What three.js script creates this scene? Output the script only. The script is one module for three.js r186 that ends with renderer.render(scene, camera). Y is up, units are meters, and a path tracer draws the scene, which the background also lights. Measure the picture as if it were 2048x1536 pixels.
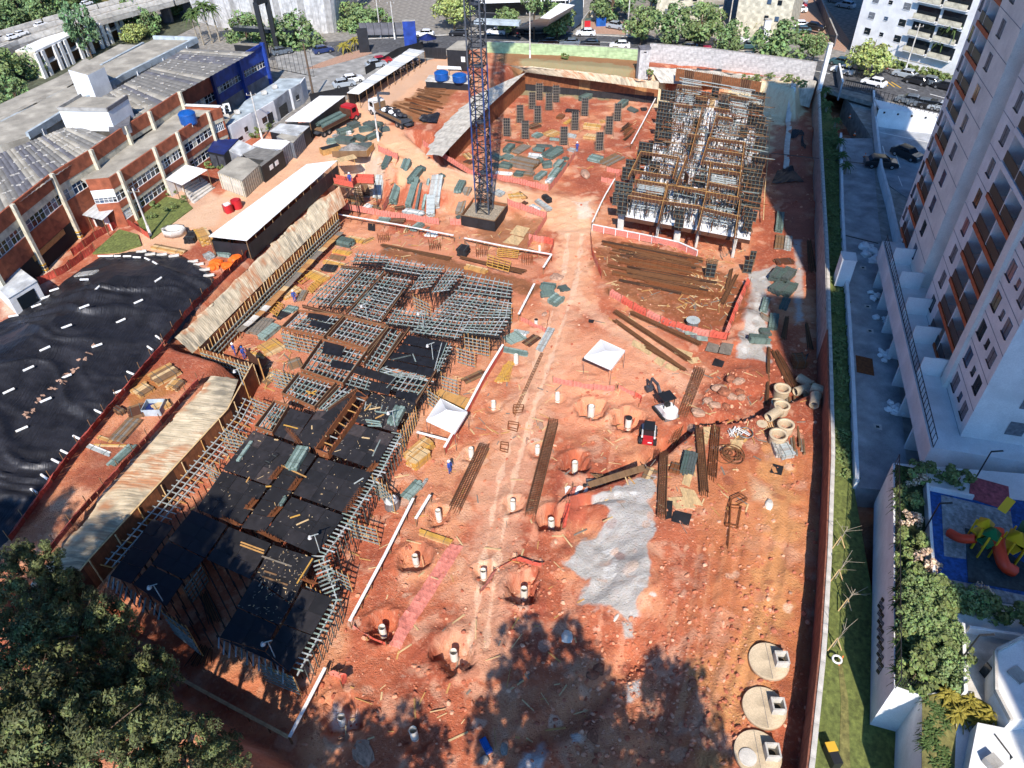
import*as THREE from 'three';
import{Sky}from 'three/addons/objects/Sky.js';
import{mergeGeometries,toCreasedNormals}from 'three/addons/utils/BufferGeometryUtils.js';
import{MarchingCubes}from 'three/addons/objects/MarchingCubes.js';
import{RoundedBoxGeometry}from 'three/addons/geometries/RoundedBoxGeometry.js';
const scene=new THREE.Scene();
const camera=new THREE.PerspectiveCamera(2*Math.atan(768/1460)*180/Math.PI,4/3,1,3000);
camera.position.set(0,54,0);
{
const p=41*Math.PI/180,roll=Math.atan2(46,1682);
const fw=new THREE.Vector3(0,-Math.sin(p),-Math.cos(p)),rt=new THREE.Vector3(1,0,0);
const up=new THREE.Vector3().crossVectors(rt,fw);
const up2=rt.clone().multiplyScalar(Math.sin(roll)).addScaledVector(up,Math.cos(roll));
camera.up.copy(up2);
camera.lookAt(fw.clone().add(camera.position));
}
camera.updateMatrixWorld(true);camera.updateProjectionMatrix();
const SUN_EL=43*Math.PI/180,SHADOW_AZ=new THREE.Vector2(0.045,-0.999).normalize();
const sunDir=new THREE.Vector3(-SHADOW_AZ.x*Math.cos(SUN_EL),Math.sin(SUN_EL),-SHADOW_AZ.y*Math.cos(SUN_EL));
const sky=new Sky();sky.name='sky';sky.userData={kind:'structure'};
sky.scale.setScalar(4000);
sky.material.uniforms.sunPosition.value.copy(sunDir);
sky.material.uniforms.turbidity.value=6;sky.material.uniforms.rayleigh.value=0.5;
sky.material.uniforms.mieCoefficient.value=0.004;
if(sky.material.uniforms.cloudCoverage)sky.material.uniforms.cloudCoverage.value=0.0;
scene.add(sky);
scene.environmentIntensity=0.3;
const sun=new THREE.DirectionalLight(0xfff3e4,5.0);
sun.position.copy(sunDir).multiplyScalar(300).add(new THREE.Vector3(0,0,-90));
sun.target.position.set(0,0,-90);scene.add(sun,sun.target);
sun.castShadow=true;sun.shadow.mapSize.set(4096,4096);
Object.assign(sun.shadow.camera,{left:-200,right:200,top:200,bottom:-200,near:10,far:800});
const renderer=new THREE.WebGLRenderer({antialias:true});
renderer.toneMapping=THREE.LinearToneMapping;renderer.toneMappingExposure=1.4;
renderer.shadowMap.enabled=true;renderer.setSize(1024,768);
const V=(x,y,z)=>new THREE.Vector3(x,y,z);
let seed=12345;
const rnd=()=>{seed=(seed*1664525+1013904223)>>>0;return seed/4294967296;};
const rr=(a,b)=>a+(b-a)*rnd();
const pick=a=>a[Math.floor(rnd()*a.length)];
const LH=4;
const P=(u,v,h=0)=>{
const d=V(u/1024-1,1-v/768,0.5).unproject(camera).sub(camera.position);
return camera.position.clone().addScaledVector(d,(h-camera.position.y)/d.y);
};
const proj=p=>{const q=p.clone().project(camera);return[(q.x+1)*1024,(1-q.y)*768];};
const heightTo=(b,v)=>{let lo=b.y,hi=b.y+120;for(let i=0;i<40;i++){const m=(lo+hi)/2;if(proj(V(b.x,m,b.z))[1]>v)lo=m;else hi=m;}return lo;};
const frame=(u0,v0,s)=>(x,y,h=0)=>P(u0+x*s,v0+y*s,h);
const A=frame(0,0,.3418),B=frame(600,0,.3418),C=frame(1200,0,.41406),D=frame(0,450,.3418),E=frame(600,400,.3418),
F=frame(1150,400,.3418),G=frame(0,950,.3815),H=frame(550,900,.414),I=frame(1100,850,.4467),J=frame(1550,400,.3744),
K=frame(1600,900,.414),T1=frame(1648,0,.1953),T2=frame(1748,250,.1953),T3=frame(1748,500,.293),
S1=frame(540,460,.2539),S2=frame(400,620,.2344),S3=frame(180,820,.3125),S4=frame(140,1000,.2734),S5=frame(380,400,.2343),
R1=frame(1200,130,.1758),R2=frame(1180,330,.1953),R3=frame(880,120,.2246),R4=frame(640,330,.2344);
const lerp=(a,b,t)=>a.clone().lerp(b,t);
const quadAt=(q,s,t)=>lerp(lerp(q[0],q[1],s),lerp(q[3],q[2],s),t);
const lift=(p,dy)=>V(p.x,p.y+dy,p.z);
const atY=(p,y)=>V(p.x,y,p.z);
const perm=new Uint8Array(512);{const a=[...Array(256).keys()];for(let i=255;i>0;i--){const j=Math.floor(rnd()*(i+1));[a[i],a[j]]=[a[j],a[i]];}for(let i=0;i<512;i++)perm[i]=a[i&255];}
function vn(x,y){
const xi=Math.floor(x),yi=Math.floor(y);let fx=x-xi,fy=y-yi;fx=fx*fx*(3-2*fx);fy=fy*fy*(3-2*fy);
const X=xi&255,Y=yi&255,a=perm[perm[X]+Y],b=perm[perm[X+1]+Y],c=perm[perm[X]+Y+1&511],d=perm[perm[X+1]+Y+1&511];
return(a+(b-a)*fx+(c-a)*fy+(a-b-c+d)*fx*fy)/255;
}
const fbm=(x,y,o=4)=>{let s=0,a=.5,n=0;for(let i=0;i<o;i++){s+=a*vn(x,y);n+=a;const t=x*1.62-y*1.22+17.1;y=x*1.22+y*1.62+5.3;x=t;a*=.5;}return s/n;};
const smooth=(a,b,x)=>{const t=Math.min(1,Math.max(0,(x-a)/(b-a)));return t*t*(3-2*t);};
function dataTex(n,fn,srgb=true){
const d=new Uint8Array(n*n*4);
for(let j=0;j<n;j++)for(let i=0;i<n;i++){const c=fn(i,j,n);const k=(j*n+i)*4;for(let m=0;m<3;m++)d[k+m]=Math.max(0,Math.min(255,c[m]??c[0]));d[k+3]=255;}
const t=new THREE.DataTexture(d,n,n,THREE.RGBAFormat);t.wrapS=t.wrapT=THREE.RepeatWrapping;t.magFilter=THREE.LinearFilter;t.minFilter=THREE.LinearMipmapLinearFilter;t.generateMipmaps=true;
if(srgb)t.colorSpace=THREE.SRGBColorSpace;t.needsUpdate=true;return t;
}
const tile=(f)=>(i,j,n)=>{
const m=n/4,a=f(i,j),wx=i>n-m?(i-n+m)/m:0,wy=j>n-m?(j-n+m)/m:0;
const ax=wx?a.map((v,k)=>v*(1-wx)+f(i-n,j)[k]*wx):a;
if(!wy)return ax;
const b=f(i,j-n),bx=wx?b.map((v,k)=>v*(1-wx)+f(i-n,j-n)[k]*wx):b;
return ax.map((v,k)=>v*(1-wy)+bx[k]*wy);
};
const texGrime=dataTex(512,tile((i,j)=>{const a=fbm(i/90+40,j/90+40,5),b=vn(i/3+80,j/3+80);return[Math.round(255*Math.min(1,.62+.42*a+.12*(b-.5)))];}));
const texFaint=dataTex(256,tile((i,j)=>{const a=fbm(i/60+40,j/60+40,5),b=vn(i/3+80,j/3+80);return[Math.round(255*Math.min(1,.84+.17*a+.06*(b-.5)))];}));
const texSpeck=dataTex(512,tile((i,j)=>{const a=fbm(i/40+30,j/40+30,5),b=vn(i/2+80,j/2+80);const s=b>.8?.2:0;return[Math.round(255*Math.min(1,.45+.5*a+s))];}));
const texWood=dataTex(256,tile((i,j)=>{const a=fbm(i/4+30,j/80+30,4),b=fbm(i/60+9,j/60+70,3);return[Math.round(255*Math.min(1,.5+.4*a+.3*b))];}));
const texStreak=dataTex(512,tile((i,j)=>{const a=fbm(i/9+30,j/120+30,4),b=fbm(i/70+9,j/70+70,4);return[Math.round(255*Math.min(1,.55+.3*a+.35*b))];}));
const texCache=new Map();
function scaled(t,m){const k=t.uuid+m;if(!texCache.has(k)){const c=t.clone();c.repeat.set(1/m,1/m);c.needsUpdate=true;texCache.set(k,c);}return texCache.get(k);}
const M={};
function mat(name,hex,rough=.85,tex=null,m=4,o={}){
const x=new THREE.MeshStandardMaterial({color:hex,roughness:rough,side:THREE.DoubleSide,...o});x.name=name;
if(tex)x.map=scaled(tex,m);
return M[name]=x;
}
class MB{
constructor(){this.p=[];this.n=[];this.u=[];this.c=null;this.col=null;}
tri(a,b,c,ua,ub,uc,nn){
const n=nn||V(0,0,0).crossVectors(b.clone().sub(a),c.clone().sub(a)).normalize();
this.p.push(a.x,a.y,a.z,b.x,b.y,b.z,c.x,c.y,c.z);for(let i=0;i<3;i++)this.n.push(n.x,n.y,n.z);this.u.push(...ua,...ub,...uc);
if(this.col){this.c??=[];for(let i=0;i<3;i++)this.c.push(...this.col);}
return this;
}
quad(a,b,c,d){
const w=a.distanceTo(b),h=a.distanceTo(d),w2=d.distanceTo(c),h2=b.distanceTo(c);const o=this.uo||0;
this.tri(a,b,c,[o,o],[o+w,o],[o+w2,o+h2]);this.tri(a,c,d,[o,o],[o+w2,o+h2],[o,o+h]);return this;
}
hexa(b,t){
this.quad(t[0],t[1],t[2],t[3]);this.quad(b[3],b[2],b[1],b[0]);
for(let i=0;i<4;i++){const j=(i+1)% 4;this.quad(b[i],b[j],t[j],t[i]);}return this;
}
bar(a,b,w=.08,h=w,up=V(0,1,0)){
const d=b.clone().sub(a);const L=d.length();if(L<1e-4)return this;d.divideScalar(L);
let s=V(0,0,0).crossVectors(d,up);if(s.lengthSq()<1e-4)s=V(0,0,0).crossVectors(d,V(1,0,0));s.normalize();
const t=V(0,0,0).crossVectors(s,d).normalize();s.multiplyScalar(w/2);t.multiplyScalar(h/2);
const f=(q)=>[q.clone().sub(s).sub(t),q.clone().add(s).sub(t),q.clone().add(s).add(t),q.clone().sub(s).add(t)];
return this.hexa(f(a),f(b));
}
box(c,sx,sy,sz,ry=0){
const cs=Math.cos(ry),sn=Math.sin(ry),f=(x,y,z)=>V(c.x+x*cs+z*sn,c.y+y,c.z-x*sn+z*cs),x=sx/2,z=sz/2;
return this.hexa([f(-x,0,z),f(x,0,z),f(x,0,-z),f(-x,0,-z)],[f(-x,sy,z),f(x,sy,z),f(x,sy,-z),f(-x,sy,-z)]);
}
prism(poly,y0,y1){
const sh=poly.map(p=>new THREE.Vector2(p.x,p.z)),tr=THREE.ShapeUtils.triangulateShape(sh,[]);
const cw=THREE.ShapeUtils.area(sh)>0;
for(const[a,b,c]of tr){const q=[a,b,c].map(i=>atY(poly[i],y1)),r=[a,b,c].map(i=>atY(poly[i],y0)),uv=q.map(k=>[k.x,k.z]);
if(cw){this.tri(q[2],q[1],q[0],uv[2],uv[1],uv[0]);this.tri(r[0],r[1],r[2],uv[0],uv[1],uv[2]);}else{this.tri(q[0],q[1],q[2],uv[0],uv[1],uv[2]);this.tri(r[2],r[1],r[0],uv[2],uv[1],uv[0]);}}
for(let i=0;i<poly.length;i++){const j=(i+1)% poly.length,a=poly[i],b=poly[j];if(cw)this.quad(atY(b,y0),atY(a,y0),atY(a,y1),atY(b,y1));else this.quad(atY(a,y0),atY(b,y0),atY(b,y1),atY(a,y1));}
return this;
}
cyl(a,b,r,r2=r,seg=10,caps=true){
const d=b.clone().sub(a).normalize();let s=V(0,0,0).crossVectors(d,Math.abs(d.y)>.9?V(1,0,0):V(0,1,0)).normalize();const t=V(0,0,0).crossVectors(s,d);const L=a.distanceTo(b);
const pt=(q,k,R)=>q.clone().addScaledVector(s,Math.cos(k)*R).addScaledVector(t,Math.sin(k)*R);
for(let i=0;i<seg;i++){const k=i/seg*6.28318,l=(i+1)/seg*6.28318;this.quad(pt(a,l,r),pt(a,k,r),pt(b,k,r2),pt(b,l,r2));
const st=this.n.length-18;const nk=pt(V(0,0,0),k,1),nl=pt(V(0,0,0),l,1);const order=[nl,nk,nk,nl,nk,nl];order.forEach((n,m)=>{this.n[st+m*3]=n.x;this.n[st+m*3+1]=n.y;this.n[st+m*3+2]=n.z;});
if(caps){this.tri(b,pt(b,l,r2),pt(b,k,r2),[0,0],[r2,0],[0,r2]);this.tri(a,pt(a,k,r),pt(a,l,r),[0,0],[r,0],[0,r]);}}
return this;
}
path(pts,r,seg=6){for(let i=0;i+1<pts.length;i++)this.cyl(pts[i],pts[i+1],r,r,seg,false);return this;}
geo(o){
const g=new THREE.BufferGeometry();const p=new Float32Array(this.p);
if(o)for(let i=0;i<p.length;i+=3){p[i]-=o.x;p[i+1]-=o.y;p[i+2]-=o.z;}
g.setAttribute('position',new THREE.BufferAttribute(p,3));g.setAttribute('normal',new THREE.BufferAttribute(new Float32Array(this.n),3));g.setAttribute('uv',new THREE.BufferAttribute(new Float32Array(this.u),2));
if(this.c)g.setAttribute('color',new THREE.BufferAttribute(new Float32Array(this.c),3));
return g;
}
build(name,m,parent){
if(!this.p.length)return null;
const o=parent?parent.getWorldPosition(V(0,0,0)):null;
const x=new THREE.Mesh(this.geo(o),m);x.name=name;x.castShadow=x.receiveShadow=true;if(parent)parent.add(x);return x;
}
}
const mb=()=>new MB();
const taken=new Map();
const numbered=n=>{const k=taken.get(n)||0;taken.set(n,k+1);return k?`${n}_${String(k).padStart(3, '0')}`:n;};
function tag(o,label,category,group){o.userData.kind='thing';o.userData.label=label;o.userData.category=category;if(group)o.userData.group=group;return o;}
function thing(name,label,category,pos=V(0,0,0),group){const g=new THREE.Group();g.name=numbered(name);g.position.copy(pos);scene.add(g);g.updateMatrixWorld();return tag(g,label,category,group);}
function single(name,label,category,b,m,pos,group){const x=new THREE.Mesh(b.geo(pos),m);x.position.copy(pos);x.name=numbered(name);x.castShadow=x.receiveShadow=true;scene.add(x);return tag(x,label,category,group);}
function struct(name,b,m){const g=b.isBufferGeometry?b:b.geo();const x=new THREE.Mesh(g,m);x.name=numbered(name);x.castShadow=x.receiveShadow=true;x.userData.kind='structure';scene.add(x);return x;}
function part(name,g,m,parent,pos,ry){const x=new THREE.Mesh(g,m);x.name=name;x.castShadow=x.receiveShadow=true;if(pos)x.position.copy(pos);if(ry)x.rotation.y=ry;parent.add(x);return x;}
function copy(o,pos,ry,label,group){const c=o.clone();c.name=numbered(o.name.replace(/_\d{3}$/,''));c.userData={...o.userData};scene.add(c);if(pos)c.position.copy(pos);if(ry!==undefined)c.rotation.y=ry;if(label)c.userData.label=label;if(group)c.userData.group=group;return c;}
const ORD=['first','second','third','fourth','fifth','sixth','seventh','eighth','ninth','tenth','eleventh','twelfth','thirteenth','fourteenth','fifteenth','sixteenth','seventeenth','eighteenth','nineteenth','twentieth','twenty-first','twenty-second','twenty-third','twenty-fourth','twenty-fifth','twenty-sixth','twenty-seventh','twenty-eighth','twenty-ninth','thirtieth'];
function ordinals(list,phrase,from='left'){list.map(o=>[proj(o.position)[0],o]).sort((a,b)=>from==='left'?a[0]-b[0]:b[0]-a[0]).forEach(([,o],i)=>{o.userData.label=typeof phrase==='function'?phrase(ORD[i],o):phrase.replace('#',i?ORD[i]+' from the '+from:from+'most');});}
function ordinalsY(list,phrase,near='nearest the camera'){list.map(o=>[proj(o.position)[1],o]).sort((a,b)=>b[0]-a[0]).forEach(([,o],i)=>{o.userData.label=phrase.replace('#',i?ORD[i]+' '+near.replace('nearest','nearest'):near);});}
const polyLen=pts=>{let s=0;for(let i=0;i+1<pts.length;i++)s+=pts[i].distanceTo(pts[i+1]);return s;};
function along(pts,d){for(let i=0;i+1<pts.length;i++){const L=pts[i].distanceTo(pts[i+1]);if(d<=L)return lerp(pts[i],pts[i+1],d/L);d-=L;}return pts[pts.length-1].clone();}
const inPoly=(x,z,poly)=>{let c=false;for(let i=0,j=poly.length-1;i<poly.length;j=i++){const a=poly[i],b=poly[j];if((a.z>z)!==(b.z>z)&&x<(b.x-a.x)*(z-a.z)/(b.z-a.z)+a.x)c=!c;}return c;};
const segDist=(x,z,a,b)=>{const dx=b.x-a.x,dz=b.z-a.z,t=Math.max(0,Math.min(1,((x-a.x)*dx+(z-a.z)*dz)/(dx*dx+dz*dz||1)));return Math.hypot(x-a.x-dx*t,z-a.z-dz*t);};
const polyDist=(x,z,poly,closed=true)=>{let m=1e9;for(let i=0;i<poly.length-(closed?0:1);i++)m=Math.min(m,segDist(x,z,poly[i],poly[(i+1)% poly.length]));return m;};
const sdPoly=(x,z,poly)=>(inPoly(x,z,poly)?-1:1)*polyDist(x,z,poly);
const UH=5,WL=3,WR=4.2,NH=4;
const wallNear=[P(128,1182,WL),P(180,1118,WL),P(455,820,WL),P(505,728,WL)].map(p=>atY(p,0));
const wallJog=[P(505,728,WL),P(400,697,WL)].map(p=>atY(p,0));
const wallFar=[P(400,697,WL),P(540,555,WL),P(673,425,WL)].map(p=>atY(p,0));
const wallRearL=[R3(88,925),R3(760,270)],wallRear=[R3(760,270),R3(1932,388)];
const rightWall=[[1636,150],[1642,300],[1653,500],[1659,700],[1664,900],[1657,1100],[1645,1300],[1620,1536],[1590,1750]].map(([u,v])=>atY(P(u,v,4.4),0));
const pit=[...wallNear,wallJog[1],...wallFar.slice(1),P(690,425),P(700,385),P(770,350),P(830,330),P(880,345),wallRearL[0],...wallRear,
P(1350,190),P(1535,232),P(1600,250),atY(rightWall[0],0),V(75,0,-140),V(75,0,-6),V(-10,0,-6),P(645,1560),P(600,1503),P(330,1350),P(140,1235)];
const ramp=[[700,225,5],[775,285,5],[812,318,4.3],[850,346,3.2],[920,366,2.1],[1000,384,1.2],[1080,408,.4],[1130,440,0]].map(([u,v,h])=>P(u,v,h));
const plateau=[P(1120,1000,1),P(1260,953,1),P(1330,908,1),P(1396,852,1),P(1480,846,1),P(1560,815,1),P(1640,780,1),V(80,0,-60),V(80,0,-5),V(14,0,-5),P(1330,1480,1),P(1290,1290,1),P(1230,1180,1),P(1210,1090,1)];
const scarpLine=[P(1225,965,1),P(1260,953,1),P(1330,908,1),P(1396,852,1),P(1450,848,1)];
const ruts=[[[1560,900],[1575,1050],[1545,1210],[1470,1420],[1440,1560]],[[1530,900],[1545,1050],[1510,1210],[1435,1420],[1400,1560]],[[1400,1080],[1370,1260],[1320,1450]],[[1440,1080],[1412,1260],[1360,1450]],[[1480,1080],[1450,1260],[1395,1450]],[[1136,470],[1086,680],[1046,800],[1001,950],[941,1300]],[[1164,470],[1114,680],[1074,800],[1029,950],[969,1300]]].map((l,i)=>l.map(([u,v])=>P(u,v,i<5?1.5:0)));
const slurryPoly=[[1190,998],[1308,965],[1300,1100],[1285,1222],[1165,1195],[1135,1115]].map(([u,v])=>P(u,v,1));
const trench=[P(1262,1315),P(1180,1400),P(1075,1478)];
const PIPES=[[684,1442,1.5,.7],[829,1472,1.2,.3],[766,1262,1.3,.7],[908,1310,1.6,.7],[832,1122,1.3,.6],[878,1035,1.1,.4],[967,1150,1.0,.4],[1048,1185,1.5,.9],[1026,1014,1.0,.4],[1103,1047,1.4,.9],[1150,934,1.4,.8],[943,912,.9,.3],[1075,904,.9,.2],[1182,826,1.5,.7],[1256,848,1.5,.8],[1115,800,.8,.2],[1072,651,.8,.2],[1032,727,.7,.1],[987,815,.8,.2],[1079,500,.9,.3]];
const pipePos=PIPES.map(([u,v,r,d])=>({p:P(u,v,-d*.6),r,d}));
const mounds=[[1185,1130,3.5,.5],[1270,1180,3,.4],[1215,1220,2.5,.4],[1455,790,2.6,.7],[1430,830,2,.5],[1490,760,2.5,.8],[1180,770,1.6,.4],[1240,790,1.6,.4],[1120,1040,1.2,.3],[1240,1480,2.2,.5],[1080,1510,1.6,.6],[1400,1200,3,.2],[1600,330,3.5,1.1],[1612,420,3,1],[1600,270,3.5,1.4],[1500,640,2,.9],[1480,690,1.6,.7]].map(([u,v,r,h])=>({p:P(u,v),r,h}));
function heightAt(x,z){
const s=sdPoly(x,z,pit);let h=UH*smooth(.6,3.2,s);
const rough=s<0?1:.35;
const rd=polyDist(x,z,ramp,false);
if(rd<7){let best=1e9,hh=0;for(let i=0;i+1<ramp.length;i++){const a=ramp[i],b=ramp[i+1],dx=b.x-a.x,dz=b.z-a.z,t=Math.max(0,Math.min(1,((x-a.x)*dx+(z-a.z)*dz)/(dx*dx+dz*dz))),d=Math.hypot(x-a.x-dx*t,z-a.z-dz*t);if(d<best){best=d;hh=a.y+(b.y-a.y)*t;}}h=hh+(h-hh)*smooth(3.4,6.5,rd);}
if(s<0){
if(inPoly(x,z,slurryPoly))h+=(fbm(x*.9+7,z*.9,4)-.45)*.5;
const ps=sdPoly(x,z,plateau);const back=z<-44?.45:3.2;
if(ps<.2)h+=1.6*smooth(.2,-back,ps);
const sd2=polyDist(x,z+.9,scarpLine,false);if(sd2<1.5)h-=1.2*smooth(1.4,.5,sd2+(fbm(x,z,2)-.5)*.8);
for(const r of ruts){const d=polyDist(x,z,r,false);if(d<.7)h-=.13*smooth(.5,.1,d)-.07*smooth(.2,0,Math.abs(d-.5));}
const td=polyDist(x,z,trench,false);if(td<1.6)h-=.8*smooth(1.6,.3,td);
for(const{p,r,d}of pipePos){const q=Math.hypot(x-p.x,z-p.z);if(q<r*2.4){const w=q/r+(fbm(x*1.3,z*1.3,3)-.5)*.9;h+=-1.5*d*smooth(1.08,.72,w)+.3*d/.7*smooth(1.9,1.2,w)*smooth(.95,1.15,w);}}
for(const m of mounds){const q=Math.hypot(x-m.p.x,z-m.p.z)/m.r;if(q<1.4)h+=m.h*smooth(1.3,.1,q+(fbm(x*.7,z*.7,3)-.5)*.8);}
}
h+=rough*((fbm(x*.35+50,z*.35+50,4)-.5)*.42+(fbm(x*1.7,z*1.7,3)-.5)*.24);
return h;
}
const PT=(u,v,dy=0)=>{let h=0,p;for(let i=0;i<5;i++){p=P(u,v,h);h=heightAt(p.x,p.z);}p.y=h+dy;return p;};
const onG=(p,dy=0)=>V(p.x,heightAt(p.x,p.z)+dy,p.z);
const GX0=-78,GX1=76,GZ0=-182,GZ1=-8,GN=2048;
const lin=h=>new THREE.Color(h).toArray();
function groundTexture(){
const N=GN,col=new Float32Array(N*N*3),wx=(GX1-GX0)/N,wz=(GZ1-GZ0)/N;
const red=lin('#b06040'),deep=lin('#964a31'),pale=lin('#cc9068'),dust=lin('#d9af8f'),clay=lin('#bf8467'),violet=lin('#8a4e40');
const nA=new Float32Array(N*N),nB=new Float32Array(N*N);
const mix=(k,c,a)=>{for(let m=0;m<3;m++)col[k+m]+=(c[m]-col[k+m])*a;};
for(let j=0;j<N;j++)for(let i=0;i<N;i++){
const x=GX0+(i+.5)*wx,z=GZ0+(j+.5)*wz,k=(j*N+i)*3;
const a=fbm(x*.13+11,z*.13+7,5),b=fbm(x*.6+31,z*.6+3,4),c=vn(x*4.3,z*4.3),d=vn(x*11+3,z*11);
nA[j*N+i]=b;nB[j*N+i]=c;
for(let m=0;m<3;m++)col[k+m]=red[m];
mix(k,deep,smooth(.5,.68,a)*.8);mix(k,pale,smooth(.5,.34,a)*.7);mix(k,dust,smooth(.56,.74,b)*.45);mix(k,deep,smooth(.46,.3,b)*.5);
mix(k,clay,smooth(.6,.95,c)*.45);if(d>.83)mix(k,dust,(d-.83)*3);if(d<.13)mix(k,violet,.5);
}
const each=(pts,pad,fn)=>{
let x0=1e9,x1=-1e9,z0=1e9,z1=-1e9;for(const p of pts){x0=Math.min(x0,p.x);x1=Math.max(x1,p.x);z0=Math.min(z0,p.z);z1=Math.max(z1,p.z);}
const i0=Math.max(0,Math.floor((x0-pad-GX0)/wx)),i1=Math.min(N-1,Math.ceil((x1+pad-GX0)/wx)),j0=Math.max(0,Math.floor((z0-pad-GZ0)/wz)),j1=Math.min(N-1,Math.ceil((z1+pad-GZ0)/wz));
for(let j=j0;j<=j1;j++)for(let i=i0;i<=i1;i++)fn(GX0+(i+.5)*wx,GZ0+(j+.5)*wz,j*N+i);
};
const patch=(pts,hex,a=1,edge=.8,rag=2.5,grain=.25)=>{const c=lin(hex);each(pts,edge+rag,(x,z,q)=>{const s=sdPoly(x,z,pts)+(nA[q]-.5)*rag*2;const w=smooth(edge,-edge,s)*a;if(w>0)mix(q*3,c,w*(1-grain*(nB[q]>.5?(nB[q]-.5)*2:0)));});};
const stroke=(pts,w,hex,a=1,rag=1)=>{const c=lin(hex);each(pts,w+rag,(x,z,q)=>{const d=polyDist(x,z,pts,false)+(nA[q]-.5)*rag*2;const t=smooth(w,w*.45,d)*a;if(t>0)mix(q*3,c,t);});};
const px=(l,h=0)=>l.map(([u,v])=>P(u,v,h));
patch(px([[100,610],[260,470],[430,400],[640,270],[730,150],[900,110],[920,150],[760,260],[700,330],[420,470],[330,520],[120,660]],UH),'#d8a883',1,.6,1.2);
patch(px([[690,180],[830,120],[925,125],[900,165],[840,160],[760,230],[740,250],[690,240]],UH),'#c9a486',.9,.6,.8);
patch(px([[300,330],[460,400],[430,450],[300,460],[270,400]],UH),'#d3b292',.7,.5,.8);
patch(px([[1,470],[120,520],[90,600],[0,640]],UH),'#cdb096',.9,.5,.8);
patch(px([[745,262],[800,255],[850,300],[870,335],[800,345],[770,310]],4.5),'#dfa379',.95,.8,1.5);
patch(px([[700,300],[760,295],[770,330],[700,345]],4.8),'#cbb8a0',.8,.6,1.2);
stroke(ramp,4.4,'#e0ac84',.95,1.3);stroke([P(1080,408),P(1140,430),P(1150,520),P(1160,600)],3,'#d99d75',.8,2);
stroke(px([[850,350],[930,372],[1010,392]]),1.2,'#e8bd99',.7,.8);
stroke(px([[760,300],[800,318],[850,350]],4),.5,'#c98a60',.6,.4);
patch(px([[1120,400],[1190,390],[1185,470],[1120,470]]),'#e0b08a',.9,.8,1.8);patch(px([[1150,405],[1180,400],[1185,435],[1155,438]]),'#d9cbb6',.8,.4,.8);
patch(px([[1100,690],[1300,640],[1400,760],[1280,800],[1110,790]]),'#dc9c78',.75,2,3);patch(px([[1100,760],[1280,770],[1290,840],[1100,850]]),'#d8946f',.7,1.5,2.5);
patch(px([[1000,560],[1200,560],[1180,660],[1030,700]]),'#c77f5b',.5,2,3);
patch(px([[560,600],[700,500],[1040,560],[900,800],[540,760]]),'#d08c69',.6,2,3);
patch(px([[690,450],[900,490],[1090,530],[1060,560],[690,490]]),'#cf8f6b',.6,1,2);
for(let i=0;i<26;i++){const u=rr(1050,1300),v=rr(850,1230);stroke(px([[u,v],[u-rr(5,25),v+rr(40,130)]]),rr(.2,.6),pick(['#8c4230','#d79a78','#a3513a']),.45,.6);}
for(let i=0;i<14;i++){const o=i*13;stroke(px([[1370+o,1100],[1340+o,1260+(i % 3)*60],[1300+o,1440]],1),.22,i % 2?'#9a4a33':'#c88f6c',.5,.5);}
for(let i=0;i<12;i++){const o=i*11;stroke(px([[1480+o,930],[1500+o*.9,1120],[1440+o*.7,1330],[1400+o*.6,1536]],1),.25,i % 2?'#c9855a':'#a9623f',.4,.5);}
patch(px([[1430,930],[1640,920],[1620,1300],[1400,1536],[1380,1300]],1),'#bd7748',.65,3,4);patch(px([[1500,960],[1545,980],[1550,1020],[1500,1010]],1),'#dcb690',.8,.5,.8);
patch(px([[1400,1330],[1470,1300],[1440,1536],[1400,1536]],1),'#b98a55',.6,1.5,2);
stroke(px([[1150,470],[1140,560],[1100,680],[1060,800],[1020,950],[980,1120],[960,1300]]),3.2,'#d9a886',.55,3);for(const o of[-14,14])stroke(px([[1150+o,470],[1140+o,560],[1100+o,680],[1060+o,800],[1015+o,950],[980+o,1120],[955+o,1300]]),.35,'#e3bd9e',.6,.5);stroke(px([[1160,600],[1200,640],[1300,700],[1380,790]]),1.6,'#dcae8d',.5,1.5);stroke(px([[1540,900],[1560,1050],[1540,1200],[1470,1400]],1),1.8,'#c9965f',.5,2);
const grey='#a9a69f';
patch(px([[1190,998],[1255,975],[1308,965],[1300,1100],[1285,1222],[1262,1240],[1210,1205],[1165,1195],[1180,1150],[1135,1115],[1165,1070],[1220,1050],[1225,1020]],1),grey,.97,.15,.9,.12);
patch(px([[1240,1232],[1268,1232],[1272,1262],[1252,1265]],1),grey,.95,.15,.5);patch(px([[1248,1360],[1280,1358],[1284,1390],[1255,1402]]),'#a8a9a6',.95,.12,.35);
patch(px([[1495,548],[1545,532],[1530,640],[1525,690],[1540,720],[1478,715],[1475,680],[1502,590]]),grey,.97,.3,.9,.12);patch(px([[1080,1490],[1100,1510],[1080,1536],[1040,1536]]),'#b9b8b4',.9,.3,.8);patch(px([[670,1415],[710,1425],[705,1455],[665,1445]]),'#cdc3b6',.85,.3,.6);
patch(px([[1590,480],[1602,480],[1606,640],[1590,650]]),'#b0aca6',.85,.3,.6);
patch(px([[1140,1465],[1165,1465],[1160,1485],[1142,1490]]),'#b4b2ac',.9,.1,.3);
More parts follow.
